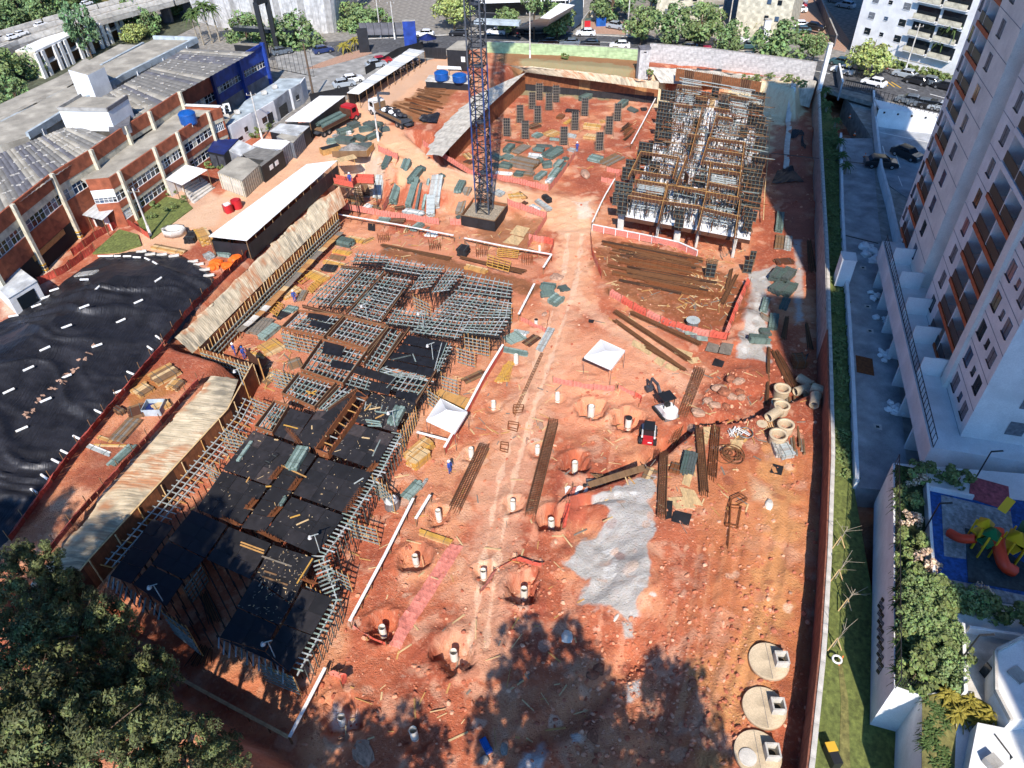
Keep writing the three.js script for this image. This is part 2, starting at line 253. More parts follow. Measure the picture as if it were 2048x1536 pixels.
for(let i=0;i<70;i++){const u=rr(1150,1300),v=rr(985,1215);if(u<1225&&v<1060||u<1180&&v>1120)continue;stroke(px([[u,v],[u+rr(-18,18),v+rr(-6,6)]],1.4),rr(.1,.35),pick(['#8f8d87','#9a8f84','#c4c1ba','#cac8c2','#b38f78']),rr(.3,.7),.5);}for(let i=0;i<40;i++){const u=rr(1490,1540),v=rr(550,710);stroke(px([[u,v],[u+rr(-8,8),v+rr(-8,8)]]),rr(.15,.4),pick(['#8f8d87','#c4c1ba','#cac8c2']),.5,.5);}
for(let i=0;i<160;i++){const u=rr(560,1600),v=rr(780,1536);stroke(px([[u,v],[u+rr(-14,14),v+rr(-5,5)]],.4),rr(.12,.5),pick(['#d8b294','#e0c2a8','#84442f','#7c3f2e','#c08a6c']),rr(.25,.6),.8);}
patch(px([[1185,480],[1340,495],[1500,580],[1470,660],[1350,640],[1220,580],[1190,530]]),'#7d4a26',.8,1,2.5,.5);patch(px([[770,495],[900,520],[1090,570],[1060,590],[900,545],[760,510]]),'#7a4c2a',.85,.4,1);patch(px([[985,430],[1090,440],[1050,505],[940,480]]),'#8a5a35',.7,.8,1.8);
patch(px([[785,205],[880,170],[915,180],[850,250],[800,235]],UH),'#87592f',.8,.6,1.6);patch(px([[1020,1036],[1010,900],[1090,700],[1094,700],[1030,900]]),'#5f3a26',.0);
patch(px([[260,760],[330,735],[350,770],[290,830],[250,800]],UH),'#a06a35',.8,.5,1.2);patch(px([[205,870],[280,870],[240,960],[150,1000],[170,930]],UH),'#7a3d28',.6,.6,1.2);
patch(px([[1000,95],[1290,110],[1290,150],[1040,140],[1000,120]],UH),'#8d6440',1,.5,1.5);patch(px([[1040,118],[1200,125],[1290,140],[1180,148],[1040,138]],UH),'#8c9470',.55,.6,1.6);patch(px([[1290,140],[1620,165],[1600,240],[1540,250],[1340,180]],UH),'#d8c9a4',.95,.8,2);
patch(px([[1540,260],[1620,230],[1640,500],[1570,460],[1545,350]]),'#9d5a48',.8,1,2);
const d=new Uint8Array(N*N*4),sr=v=>Math.round(255*(v<=.0031308?v*12.92:1.055*Math.pow(Math.max(0,v),1/2.4)-.055));
for(let q=0;q<N*N;q++){for(let m=0;m<3;m++)d[q*4+m]=Math.max(0,Math.min(255,sr(col[q*3+m])));d[q*4+3]=255;}
const t=new THREE.DataTexture(d,N,N,THREE.RGBAFormat);t.magFilter=THREE.LinearFilter;t.minFilter=THREE.LinearMipmapLinearFilter;t.generateMipmaps=true;t.colorSpace=THREE.SRGBColorSpace;t.needsUpdate=true;return t;
}
const soilBump=dataTex(512,tile((i,j)=>{const a=fbm(i/14+30,j/14+30,4),b=vn(i/4+80,j/4+9);return[Math.round(255*(.6*a+.4*b))];}),false);
{
const st=.3,nx=Math.round((GX1-GX0)/st),nz=Math.round((GZ1-GZ0)/st),pos=new Float32Array((nx+1)*(nz+1)*3),uv=new Float32Array((nx+1)*(nz+1)*2),idx=new Uint32Array(nx*nz*6);
for(let j=0;j<=nz;j++)for(let i=0;i<=nx;i++){const k=j*(nx+1)+i,x=GX0+(GX1-GX0)*i/nx,z=GZ0+(GZ1-GZ0)*j/nz;pos[k*3]=x;pos[k*3+1]=heightAt(x,z);pos[k*3+2]=z;uv[k*2]=i/nx;uv[k*2+1]=j/nz;}
let q=0;for(let j=0;j<nz;j++)for(let i=0;i<nx;i++){const a=j*(nx+1)+i,b=a+1,c=a+nx+1,d=c+1;idx.set([a,c,b,b,c,d],q);q+=6;}
const g=new THREE.BufferGeometry();g.setAttribute('position',new THREE.BufferAttribute(pos,3));g.setAttribute('uv',new THREE.BufferAttribute(uv,2));g.setIndex(new THREE.BufferAttribute(idx,1));g.computeVertexNormals();
const bm=soilBump.clone();bm.repeat.set((GX1-GX0)/5,(GZ1-GZ0)/5);bm.needsUpdate=true;
const m=new THREE.MeshStandardMaterial({map:groundTexture(),roughness:.97,bumpMap:bm,bumpScale:.12});
struct('excavation_ground',g,m);
mat('plain','#77736a',.95,texGrime,30);
const b=mb();const y=UH-.25,R=900,x0=GX0+.5,x1=GX1-.5,z0=GZ0+.5,z1=GZ1-.5,qd=(a,c,d2,e)=>b.quad(V(a,y,e),V(c,y,e),V(c,y,d2),V(a,y,d2));
qd(-R,x0,-R,R);qd(x1,R,-R,R);qd(x0,x1,-R,z0);qd(x0,x1,z1,R);struct('terrain',b,M.plain);
}
const texSlope=(()=>{
const c0=lin('#c2b294'),c1=lin('#a3957c'),c2=lin('#b97b50'),c3=lin('#7f7a6b'),c4=lin('#dccbad');
const sr=v=>255*Math.pow(v,1/2.2);
return dataTex(1024,tile((i,j)=>{const x=i/1024*24,y=j/1024*24;let c=c0.slice();const mix=(d,a)=>{for(let m=0;m<3;m++)c[m]+=(d[m]-c[m])*a;};
const iso=fbm(x*1.3+20,y*1.3+20,5),st=vn(x*6.5+200+iso*2,y*.8+200)*.45+iso*.55,big=fbm(x*.35+60,y*.3+60,4),f=vn(x*9+99,y*7+99);
mix(c1,smooth(.5,.75,st));mix(c4,smooth(.48,.28,st)*.6);mix(c2,smooth(.53,.66,big)*.8*smooth(.2,.7,st));mix(c3,smooth(.48,.3,big)*.6*smooth(.3,.7,st));mix(c3,smooth(.75,1,f)*.5);
return c.map(sr);}));
})();
const mSlope=new THREE.MeshStandardMaterial({map:scaled(texSlope,24),roughness:.95,side:THREE.DoubleSide});
const mShot=new THREE.MeshStandardMaterial({color:'#cbc4b6',map:scaled(texStreak,5),roughness:.95,side:THREE.DoubleSide});
function slope(name,top,bot,flute=.03,pitch=.3,belly=.1,sm=mSlope){
const L=polyLen(top),n=Math.max(8,Math.round(L/(pitch/4))),m=12,Lb=polyLen(bot);const pos=[],uv=[],idx=[];
for(let i=0;i<=n;i++){const a=along(top,L*i/n),b=along(bot,Lb*i/n);const d=L*i/n,drop=a.distanceTo(b);
for(let j=0;j<=m;j++){const t=j/m,p=lerp(a,b,t);const on=smooth(.2,.34,t);
const wob=fbm(d*.5+7,t*2+3,3);if(j===0){p.x+=(fbm(d*.6,1,3)-.5)*1.2;p.z+=(fbm(d*.6,9,3)-.5)*1.2;p.y-=.25;}
p.y+=on*(Math.abs(Math.sin((d+wob*.8+t*.5)/pitch*3.14159))-.5)*flute*2*(.4+wob)+belly*Math.sin(t*3.14159)+(wob-.5)*.3+on*(vn(d*2.3,t*9)-.5)*.12;if(j===m)p.y=b.y;
pos.push(p.x,p.y,p.z);uv.push(d,t*drop);}}
for(let i=0;i<n;i++)for(let j=0;j<m;j++){const a=i*(m+1)+j,b=a+m+1;idx.push(a,a+1,b,b,a+1,b+1);}
const g=new THREE.BufferGeometry();g.setAttribute('position',new THREE.Float32BufferAttribute(pos,3));g.setAttribute('uv',new THREE.Float32BufferAttribute(uv,2));g.setIndex(idx);g.computeVertexNormals();
return struct(name,g,sm);
}
slope('cut_slope',[S5(-130,1175,UH),S5(-20,1060,UH),S5(420,640,UH),S5(830,240,UH),S5(1090,0,UH),S5(1270,-130,UH)],[S5(20,1310,WL-.1),S5(75,1262,WL-.1),S5(430,900,WL-.1),S5(830,505,WL-.1),S5(1245,105,WL-.1),S5(1330,40,WL-.4)]);
slope('cut_slope',[D(1240,885,UH),D(1100,1020,UH),D(900,1230,UH),D(640,1500,UH),G(440,230,UH),G(210,500,UH),G(150,590,UH)],[D(1395,905,WL-.1),P(455,820,WL-.1),P(330,955,WL-.1),P(180,1118,WL-.1),P(128,1182,WL-.1)]);
slope('cut_slope',[B(1010,565,5.6),B(900,660,5.4),B(800,765,5.3),B(735,905,5.2)],[R3(765,110,WR-.1),R3(450,400,WR-.1),R3(80,790,WR-.1),R3(20,860,WR-.6)],.03,.9,.05,mShot);
slope('cut_slope',[B(1180,375,5.6),B(1330,385,5.6),B(1700,420,5.6),B(2100,475,5.6)],[R3(765,110,WR-.1),R3(1350,185,WR-.1),R3(1945,263,WR-.1)],.06,.5,.2);
slope('cut_slope',[C(225,318,5.8),C(420,325,5.8),C(760,360,5.8),C(1050,385,5.8)],[C(290,400,3.6),C(480,410,3),C(780,455,2),C(1010,520,.6)],.05,.8,.15,mShot);
mat('ply','#955a35',.8,texStreak,3);mat('plyDark','#5b3622',.85,texStreak,3);mat('plyPale','#c08a55',.8,texWood,2);
mat('plyBlack','#2b2a2d',.7,texSpeck,7);mat('plyBlack2','#353235',.75,texSpeck,5);mat('plyDusty','#544a49',.85,texSpeck,3);mat('plyBlue','#25262c',.62,texSpeck,6);
mat('timber','#cf9d5c',.8,texWood,1.5);mat('timberPale','#e2c08c',.8,texWood,1.5);mat('timberYellow','#d9a64c',.75,texWood,1.5);mat('timberOld','#8b6a49',.9,texWood,1.5);mat('timberGrey','#8a8072',.9,texWood,1.5);
mat('beam','#96a29c',.7,texGrime,2);mat('beamPale','#bfc6c2',.65,texGrime,2);mat('beamDark','#5d6662',.7,texGrime,2);mat('greenWrap','#74897f',.6,texGrime,2);mat('greenDark','#586a62',.65,texGrime,2);mat('greenPale','#9bb0a5',.6,texGrime,2);
mat('steelGrey','#9a9c9c',.45,texGrime,2,{metalness:.5});mat('steelDark','#5b5f66',.55,texGrime,2,{metalness:.3});mat('steelBlue','#2b4478',.5,texGrime,2);mat('rebar','#7d5230',.85,texStreak,1);mat('rebarDark','#4c3322',.85,texStreak,1);mat('rust','#8a5028',.9,texGrime,1);
mat('whitePaint','#eeece6',.6,texFaint,5);mat('whiteRail','#f4f0ea',.7,texFaint,3);mat('pvc','#efe6d6',.55,texFaint,1);mat('concrete','#b5b1a8',.9,texGrime,4);mat('concretePale','#dcd6ca',.9,texGrime,4);mat('concreteDark','#77767a',.9,texGrime,5);mat('precast','#dcc6a4',.9,texGrime,1.5);
mat('net','#e0644e',.8,texStreak,1,{transparent:false});mat('netPale','#e78b78',.8,texStreak,1);mat('netDark','#a8402f',.85,texStreak,1);
mat('tarp','#35353a',.46,texSpeck,16,{bumpMap:scaled(texStreak,7),bumpScale:.1});mat('tarpFold','#1d1e21',.4,texGrime,2);mat('canvasWhite','#f5f3ef',.7,texFaint,6);mat('blackSheet','#232428',.6,texGrime,3);
mat('roofWhite','#f6f4ef',.6,texFaint,9);mat('roofSheet','#dcdedb',.5,texGrime,5);mat('roofGrey','#86837c',.9,texStreak,4);mat('roofTan','#b7b0a0',.95,texGrime,9);mat('roofPale','#bfcbcf',.8,texGrime,6);
mat('brick','#b26343',.9,texGrime,3);mat('cream','#e2d9be',.85,texGrime,3);mat('blueWall','#2346a0',.6,texGrime,4);mat('blueDark','#1a2f72',.6,texGrime,4);mat('redWall','#9c4a33',.7,texGrime,4);mat('wallWhite','#e9e9e6',.85,texFaint,5);mat('wallGrey','#a3a6aa',.85,texGrime,5);mat('wallShade','#8d9096',.85,texGrime,5);  // last entry is a plain dark grey wall tone
mat('glassDark','#1c2329',.12,null,1,{metalness:.0});mat('glassBlue','#43566b',.15);mat('frameDark','#1f2124',.5);mat('frameWhite','#d8d8d4',.5);mat('shadeBlind','#7f8388',.7,texGrime,1);mat('orange','#c8612f',.7,texGrime,4);mat('orangeNet','#f06a1e',.6);
mat('asphalt','#6d6d6f',.95,texSpeck,6);mat('paveLight','#a8a6a0',.9,texGrime,6);mat('pavement','#9a948a',.92,texGrime,3);mat('paint','#e6e4de',.7);mat('yellowPaint','#cda02e',.7);
mat('blueTank','#1f63b5',.4,texGrime,3);mat('red','#b3222a',.45);mat('rubber','#1b1b1c',.9);mat('carGlass','#15181b',.1);mat('chrome','#b9bbbd',.3,null,1,{metalness:.8});mat('lampW','#f5f2e6',.3);mat('lampR','#8d1d1b',.3);
mat('soilClod','#c27a59',.95,texSpeck,1);mat('soilPale','#dfb194',.95,texSpeck,1);mat('rockGrey','#b0aaa2',.95,texSpeck,1);mat('sand','#c9b79c',.95,texSpeck,2);mat('bark','#6b5744',.95,texStreak,1);mat('barkPale','#a59a86',.9,texStreak,1);mat('lawn','#87924a',.95,texSpeck,3);mat('lawnDry','#9a9455',.95,texSpeck,3);
mat('skin','#8a5a3e',.7);mat('clothBlue','#2c4a93',.85);mat('clothWhite','#e2e0da',.8);mat('clothDark','#2b2c31',.85);mat('clothRed','#a33',.85);mat('helmet','#f1f0ea',.4);
function plyWall(label,line,h,o={}){
const base=V(line[0].x,0,line[0].z),t=thing('shoring_wall',label,'retaining wall',base);const L=polyLen(line);const n=Math.max(2,Math.round(L/(o.sheet||2.4)));
const dirAt=d=>along(line,Math.min(L,d+.3)).sub(along(line,Math.max(0,d-.3))).normalize();
for(let i=0;i<n;i++){
const d0=L*i/n+.012,d1=L*(i+1)/n-.012,a=along(line,d0),b=along(line,d1),dr=b.clone().sub(a).normalize(),nr=V(-dr.z,0,dr.x).multiplyScalar((o.side||1)),k=rr(-.012,.012);
const s=mb();s.uo=i*1.7;const off=(p,w)=>p.clone().addScaledVector(nr,w);
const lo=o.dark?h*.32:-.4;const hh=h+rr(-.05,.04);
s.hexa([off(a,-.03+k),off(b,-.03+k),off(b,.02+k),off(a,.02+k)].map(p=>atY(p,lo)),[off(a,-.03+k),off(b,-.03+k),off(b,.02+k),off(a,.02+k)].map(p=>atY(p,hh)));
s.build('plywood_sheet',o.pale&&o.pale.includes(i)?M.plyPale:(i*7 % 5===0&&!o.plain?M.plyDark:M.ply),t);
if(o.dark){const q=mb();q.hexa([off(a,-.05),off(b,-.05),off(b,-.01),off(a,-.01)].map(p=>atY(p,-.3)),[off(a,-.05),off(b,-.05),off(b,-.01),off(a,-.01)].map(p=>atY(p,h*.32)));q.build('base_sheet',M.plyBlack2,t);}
}
const side=(o.side||1);
if(o.posts){const pn=Math.round(L/o.posts);for(let i=0;i<=pn;i++){const d=L*i/pn,p=along(line,d),dr=dirAt(d),nr=V(-dr.z,0,dr.x).multiplyScalar(side*(o.postSide||1));const q=p.clone().addScaledVector(nr,.1);mb().bar(atY(q,-.2),atY(q,h+rr(-.3,.35)),.1,.1).build('post',i % 3?M.timberPale:M.timber,t);}}
if(o.rails)for(const y of o.rails){const s=mb();const m=Math.round(L/4);for(let i=0;i<m;i++){const a=along(line,L*i/m),b=along(line,L*(i+1)/m),dr=b.clone().sub(a).normalize(),nr=V(-dr.z,0,dr.x).multiplyScalar(side*(o.postSide||1));s.bar(atY(a,y).addScaledVector(nr,.2),atY(b,y).addScaledVector(nr,.2),.09,.12);}s.build('waler',M.beam,t);}
if(o.cap){const s=mb();for(let i=0;i+1<line.length;i++)s.bar(atY(line[i],h+.08),atY(line[i+1],h+.08),.14,.05);s.build('capping_board',M.timberPale,t);}
return t;
}
plyWall('long plywood retaining wall with close timber posts below the fluted slope',wallFar,WL,{posts:.62,rails:[.7,1.3,1.9],side:1});
plyWall('plywood retaining wall beside the black decks, running toward the trees',wallNear,WL,{posts:3,rails:[],side:1,cap:true});
plyWall('short cross plywood wall with timber grid linking the two long retaining walls',wallJog,WL,{posts:.5,rails:[.8,1.4,2.0,2.5],side:1,postSide:-1});
plyWall('plywood retaining wall descending beside the white slope behind the crane',wallRearL,WR,{side:-1,plain:true});
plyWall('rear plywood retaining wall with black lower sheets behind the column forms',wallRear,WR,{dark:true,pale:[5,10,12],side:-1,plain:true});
{
const a=P(503,735,0),b=S2(555,600,0),t=thing('shoring_wall','stubby plywood wall corner standing forward of the cross wall','retaining wall',a);
mb().bar(atY(a,WL*.5),atY(b,WL*.5),.06,WL).build('plywood_sheet',M.plyDark,t);mb().bar(atY(b,0),atY(b,WL+.2),.12).build('post',M.timber,t);
}
{
const t=thing('walkway','plank walkway with uneven boards along the foot of the retaining wall','walkway',S5(300,1250,1));
const l=[S5(420,1120,1.1),S5(640,930,1.1),S5(860,700,1.1),S5(1060,490,1.1),S5(1290,270,1.1)],L=polyLen(l),n=22;
for(let i=0;i<n;i++){const a=along(l,L*i/n),b=along(l,L*(i+.96)/n);mb().bar(lift(a,rr(-.04,.06)),lift(b,rr(-.04,.06)),rr(.75,1.0),.05).build('board',pick([M.timberPale,M.plyPale,M.timberGrey,M.concretePale,M.timber]),t);}
for(let i=0;i<=11;i++){const a=along(l,L*i/11);mb().bar(atY(a,-.1),lift(a,-.03),.1).build('leg',M.timberOld,t);}
}
{
const t=thing('shoring_props','row of slanting steel props bracing the near retaining wall','props',S3(400,800,0));
for(let i=0;i<34;i++){const k=i/33,a=along(wallNear,polyLen(wallNear)*(.12+.74*k)),b=a.clone().add(V(1.6,0,-.35));mb().bar(atY(a,1.7),atY(b,.05),.09).build('prop',i % 4?M.beamPale:M.timber,t);}
const s=mb(),L=polyLen(wallNear);for(const[y,o]of[[1.5,.35],[1.0,.75],[.5,1.15]])for(let i=0;i<8;i++)s.bar(atY(along(wallNear,L*(.12+.74*i/8)),y).add(V(o,0,-o*.22)),atY(along(wallNear,L*(.12+.74*(i+1)/8)),y).add(V(o,0,-o*.22)),.09,.12);s.build('waler',M.beamPale,t);
}
{
const hTop=4.4;const L=polyLen(rightWall);
const t=thing('boundary_wall','long rendered boundary wall between the excavation and the neighbour','wall',V(rightWall[4].x,0,rightWall[4].z));
mat('wallRender','#b9b3aa',.9,texStreak,5);mat('wallEarth','#96604a',.95,texStreak,4);
const n=46;for(let i=0;i<n;i++){const a=along(rightWall,L*i/n),b=along(rightWall,L*(i+1)/n-.03),dr=b.clone().sub(a).normalize(),nr=V(-dr.z,0,dr.x);const s=mb();s.uo=i*3.1;const o=(p,w,y)=>V(p.x+nr.x*w,y,p.z+nr.z*w);s.hexa([o(a,0,-1),o(b,0,-1),o(b,.22,-1),o(a,.22,-1)],[o(a,0,hTop),o(b,0,hTop),o(b,.22,hTop),o(a,.22,hTop)]);s.build('wall_panel',i>27?M.wallEarth:M.wallRender,t);}
const s=mb();for(let i=0;i<60;i++)s.bar(lift(along(rightWall,L*i/60),hTop+.05).add(V(.11,0,0)),lift(along(rightWall,L*(i+1)/60),hTop+.05).add(V(.11,0,0)),.34,.08);s.build('coping',M.concretePale,t);
}
const DK=3.0;
const fw1=thing('slab_formwork','large slab formwork with black plywood decks and open grey beam grids','formwork',S3(1000,1000,0));
const side2=(a,b)=>b.clone().sub(a);
function bay(q,nMain,nCross,o={}){nMain=Math.max(3,Math.round(nMain*.8));nCross=Math.max(3,Math.round(nCross*.55));
const g=new THREE.Group();g.name='bay';g.position.copy(q[3]).sub((o.t||fw1).position);(o.t||fw1).add(g);g.updateMatrixWorld();g.parent.updateMatrixWorld(true);
const y=o.y??0;
for(let i=0;i<nMain;i++){const s=(i+.5)/nMain,k=rr(-.08,.1),w=rr(-.15,.15)/nMain;const a=quadAt(q,s+w,-.03+rr(-.03,.03)),b=quadAt(q,s-w*.6,1.03+rr(-.03,.03));mb().bar(lift(a,y-.02+k*.3),lift(b,y-.02+k*.3),.085,.1).build('beam',pick([M.beam,M.beam,M.beamPale,M.greenPale]),g);}
const c=mb(),c2=mb();for(let j=0;j<nCross;j++){const t=(j+.5)/nCross+rr(-.012,.012);(j % 3?c:c2).bar(lift(quadAt(q,-.03+rr(-.03,.03),t),y-.2),lift(quadAt(q,1.03+rr(-.03,.03),t),y-.2),.085,.1);}
c.build('cross_beams',M.beam,g);c2.build('cross_beams',M.beamPale,g);
const p=mb();const H0=o.h??DK;const np=o.np||[2,3];
for(let i=0;i<=np[0];i++)for(let j=0;j<=np[1];j++){const b=quadAt(q,i/np[0],j/np[1]),f=atY(b,0);p.bar(f,lift(b,y-.3),.07);if(i<np[0]){const b2=quadAt(q,(i+1)/np[0],j/np[1]);p.bar(atY(b,.9),atY(b2,.9),.045);p.bar(atY(b,.5),atY(b2,H0-.6),.035);}if(j<np[1]){const b2=quadAt(q,i/np[0],(j+1)/np[1]);p.bar(atY(b,1.7),atY(b2,1.7),.045);}}
for(let j=0;j<3;j++){const t=(j+.3)/3;p.bar(lift(quadAt(q,-.02,t),y-.8),lift(quadAt(q,1.02,t),y-.8),.14,.16);}p.build('props',M.frameDark,g);  // near-black props and lower bars put the under-deck shade into the colour
if(o.edge!==0)for(let e=0;e<4;e++){if(o.edge&&!(o.edge&(1<<e)))continue;const a=q[e],b=q[(e+1)% 4];mb().bar(lift(a,y+.05),lift(b,y+.05),.06,.55).build('edge_board',e % 2?M.plyDark:M.ply,g);mb().bar(lift(a,y+.34),lift(b,y+.34),.07,.04).build('edge_rail',M.timberOld,g);}
return g;
}
function gridForm(a,b,h0,h1,o={}){
const g=new THREE.Group();g.name=o.name||'side_form';const T=o.t||fw1;g.position.copy(a).sub(T.position);T.add(g);T.updateMatrixWorld(true);
const L=a.distanceTo(b),n=Math.max(2,Math.round(L/(o.st||.55))),d=b.clone().sub(a).normalize(),nr=V(-d.z,0,d.x).multiplyScalar(o.out??.08);
const s=mb();for(let i=0;i<=n;i++){const p=lerp(a,b,i/n).add(nr);s.bar(atY(p,h0+rr(-.2,.2)),atY(p,h1+rr(-.15,.3)),.06,.07);}s.build('studs',o.m||M.timber,g);
const w=mb();for(let y=h0+.25;y<h1;y+=o.rw||.5)w.bar(atY(a,y).addScaledVector(nr,2),atY(b,y).addScaledVector(nr,2),.07,.1);w.build('walers',o.wm||M.beam,g);
if(o.ply){mb().bar(atY(a,(h0+h1)/2),atY(b,(h0+h1)/2),.03,h1-h0-.2).build('plywood_face',o.ply,g);}
return g;
}
function deckPanel(poly,m,y=DK,name='deck_panel',T=fw1){const s=mb();s.uo=rr(0,9);s.prism(poly.map(p=>atY(p,0)),y-.05,y+rr(.0,.03));return s.build(name,m,T);}
const sub=(q,ns,nt,f,gap=.003)=>{for(let i=0;i<ns;i++)for(let j=0;j<nt;j++)f([quadAt(q,i/ns+gap,j/nt+gap),quadAt(q,(i+1)/ns-gap,j/nt+gap),quadAt(q,(i+1)/ns-gap,(j+1)/nt-gap),quadAt(q,i/ns+gap,(j+1)/nt-gap)],i,j);};
const d3=(...l)=>l.map(([x,y])=>S3(x,y,DK)),d2=(...l)=>l.map(([x,y])=>S2(x,y,DK)),d1=(...l)=>l.map(([x,y])=>S1(x,y,DK)),d4=(...l)=>l.map(([x,y])=>S4(x,y,DK));
const solid=(q,m,ns=2,nt=4)=>sub(q,ns,nt,(s)=>deckPanel(s,Array.isArray(m)?pick(m):m));
const bl=[M.plyBlue,M.plyBlue,M.plyBlack],du=[M.plyBlack,M.plyBlack2,M.plyBlack2,M.plyDusty],bk=[M.plyBlack,M.plyBlack,M.plyBlack2];
solid(d3([400,695],[535,742],[262,1112],[130,1060]),bl,2,4);
solid(d3([655,640],[880,738],[735,948],[500,830]),bl,2,3);solid(d3([500,838],[733,952],[602,1085],[395,985]),bl,2,2);
solid(d3([388,992],[598,1096],[488,1255],[275,1115]),bl,2,2);
solid(d3([890,748],[1160,855],[1022,1080],[745,955]),bk,2,3);
solid(d3([1045,130],[1325,236],[1145,482],[852,378]),du,3,3);solid(d3([848,390],[1138,490],[957,750],[682,632]),bk,3,3);
solid(d3([1338,244],[1450,290],[1115,782],[966,752]),bk,1,6);
solid(d3([1692,88],[1948,158],[1815,382],[1545,282]),du,3,3);solid(d3([1460,304],[1806,398],[1636,660],[1298,536]),du,3,3);solid(d3([1290,556],[1626,676],[1445,928],[1118,784]),bk,3,3);
solid(d3([1168,862],[1438,948],[1290,1240],[1050,1072]),bk,2,3);solid(d3([1045,1080],[1285,1246],[1212,1378],[940,1258]),bk,2,2);
solid(d4([1228,790],[1515,920],[1425,1105],[1095,1005]),bl,2,2);solid(d4([1700,648],[1920,716],[1770,985],[1560,905]),bk,2,2);solid(d4([1556,912],[1765,992],[1605,1258],[1432,1112]),bk,2,2);
solid(d4([1092,1012],[1424,1112],[1600,1262],[1480,1180]),bl,1,1);
solid(d2([770,840],[955,895],[805,1125],[630,1062]),du,2,2);solid(d2([1235,735],[1288,765],[985,1185],[808,1118]),du,1,4);solid(d2([1000,860],[1150,850],[985,1105],[812,1112]),du,1,3);
solid(d2([1465,706],[1848,792],[1795,880],[1400,800]),du,3,1);solid(d2([1398,808],[1700,860],[1680,1040],[1325,955]),du,3,2);
solid(d1([1085,828],[1408,886],[1368,958],[1042,888]),M.plyBlue,3,1);solid(d1([1040,898],[1363,966],[1332,1012],[992,955]),M.plyBlue,3,1);solid(d1([966,962],[1318,1016],[1288,1082],[912,1008]),M.plyBlue,3,1);solid(d1([905,1016],[1310,1098],[1272,1160],[872,1058]),M.plyBlue,3,1);
solid(d1([650,1062],[1002,1162],[968,1218],[640,1118]),M.plyBlack,3,1);solid(d1([800,1190],[962,1222],[935,1300],[772,1255]),M.plyBlack,2,1);solid(d1([1005,1262],[1192,1292],[1148,1368],[985,1308]),M.plyBlue,2,1);
for(const q of[d2([1062,268],[1232,300],[1208,400],[1042,372]),d2([1130,428],[1312,462],[1290,522],[1112,488]),d2([932,18],[1102,58],[1086,102],[914,64]),d2([950,86],[1116,124],[1092,170],[936,134]),d2([1320,700],[1450,715],[1420,745],[1330,735])])deckPanel(q,M.plyBlue,DK+.06);
bay(d2([640,790],[762,830],[622,1060],[472,1010]),6,7);bay(d2([842,550],[1158,640],[980,842],[702,722]),11,9);bay(d2([1180,655],[1345,685],[1095,860],[1012,838]),5,9,{edge:10});
bay(d2([1040,262],[1428,360],[1222,640],[862,520]),12,11);bay(d2([842,18],[1228,60],[1058,244],[700,160]),12,9);bay(d2([1240,66],[1604,150],[1432,346],[1088,242]),13,9);
bay(d2([1612,160],[1730,205],[1525,515],[1400,470]),4,16,{edge:10});bay(d1([1010,1110],[1290,1160],[1190,1300],[900,1240]),9,6,{edge:0});bay(d1([870,1060],[1275,1165],[1010,1160],[830,1100]),5,4,{edge:0});
bay(d1([640,1130],[800,1180],[770,1260],[600,1215]),5,4,{edge:0});bay(d1([1330,900],[1440,900],[1330,1110],[1290,1100]),3,12,{edge:0});bay(d2([1400,780],[1720,850],[1690,900],[1380,840]),9,3,{edge:0});
const far=[[[680,165],[925,195],[905,250],[640,250],9,5],[[940,210],[1215,255],[1170,345],[890,300],9,7],[[1235,270],[1380,285],[1260,440],[1095,470],6,12],[[1400,300],[1530,315],[1400,470],[1270,490],6,12],[[1540,335],[1895,405],[1885,530],[1460,480],13,9],
[[570,285],[730,305],[470,590],[290,570],7,17],[[735,310],[900,335],[700,600],[480,590],7,17],[[880,345],[1115,375],[1040,490],[800,440],9,8],[[790,450],[1035,500],[870,720],[610,650],8,19],[[990,610],[1250,640],[1220,770],[905,730],10,9],[[1440,490],[1690,520],[1540,700],[1270,660],9,15],[[1700,520],[1900,560],[1880,690],[1560,690],8,12],[[1260,670],[1540,705],[1480,850],[1100,800],10,11],[[1550,705],[1870,700],[1790,830],[1500,800],10,9]];
for(const[a,b,c,d,n,m]of far)bay(d1(a,b,c,d),n,m,{edge:0,np:[4,4]});
{
for(const[a,b]of[[[730,305],[475,595]],[[900,340],[605,650]],[[1045,485],[875,725]],[[590,680],[935,765]],[[935,765],[770,965]],[[1100,770],[850,1110]],[[255,600],[590,680]],[[1310,1105],[1150,1360]],[[560,290],[720,310]]]){mb().bar(S1(a[0],a[1],DK+.1),S1(b[0],b[1],DK+.1),.07,.5).build('girder',M.plyDark,fw1);mb().bar(S1(a[0],a[1],DK+.38),S1(b[0],b[1],DK+.38),.08,.04).build('girder_rail',M.timberOld,fw1);}
}
const sf=(f,a,b,o)=>gridForm(f(a[0],a[1],DK),f(b[0],b[1],DK),.3,DK-.1,o);
sf(S1,[85,790],[420,860]);sf(S1,[1530,815],[1725,850]);sf(S1,[1470,900],[1610,940]);sf(S1,[1350,1120],[1480,1160]);sf(S1,[1240,1230],[1330,1290]);sf(S1,[1730,620],[1900,590]);sf(S1,[1130,500],[1260,560]);sf(S1,[20,1080],[230,1130]);
sf(S2,[690,165],[800,190]);sf(S2,[600,500],[820,560]);sf(S2,[430,720],[640,800]);sf(S2,[200,980],[400,1060]);sf(S2,[1840,800],[1700,1060]);sf(S2,[1480,1400],[1640,1560]);
sf(S3,[1810,420],[1900,460]);sf(S3,[1650,690],[1830,740]);sf(S3,[1470,960],[1650,1040]);sf(S3,[1385,1100],[1540,1190]);sf(S3,[735,330],[830,380]);sf(S3,[460,1270],[620,1380],{ply:M.plyDark});sf(S3,[840,150],[1000,180]);
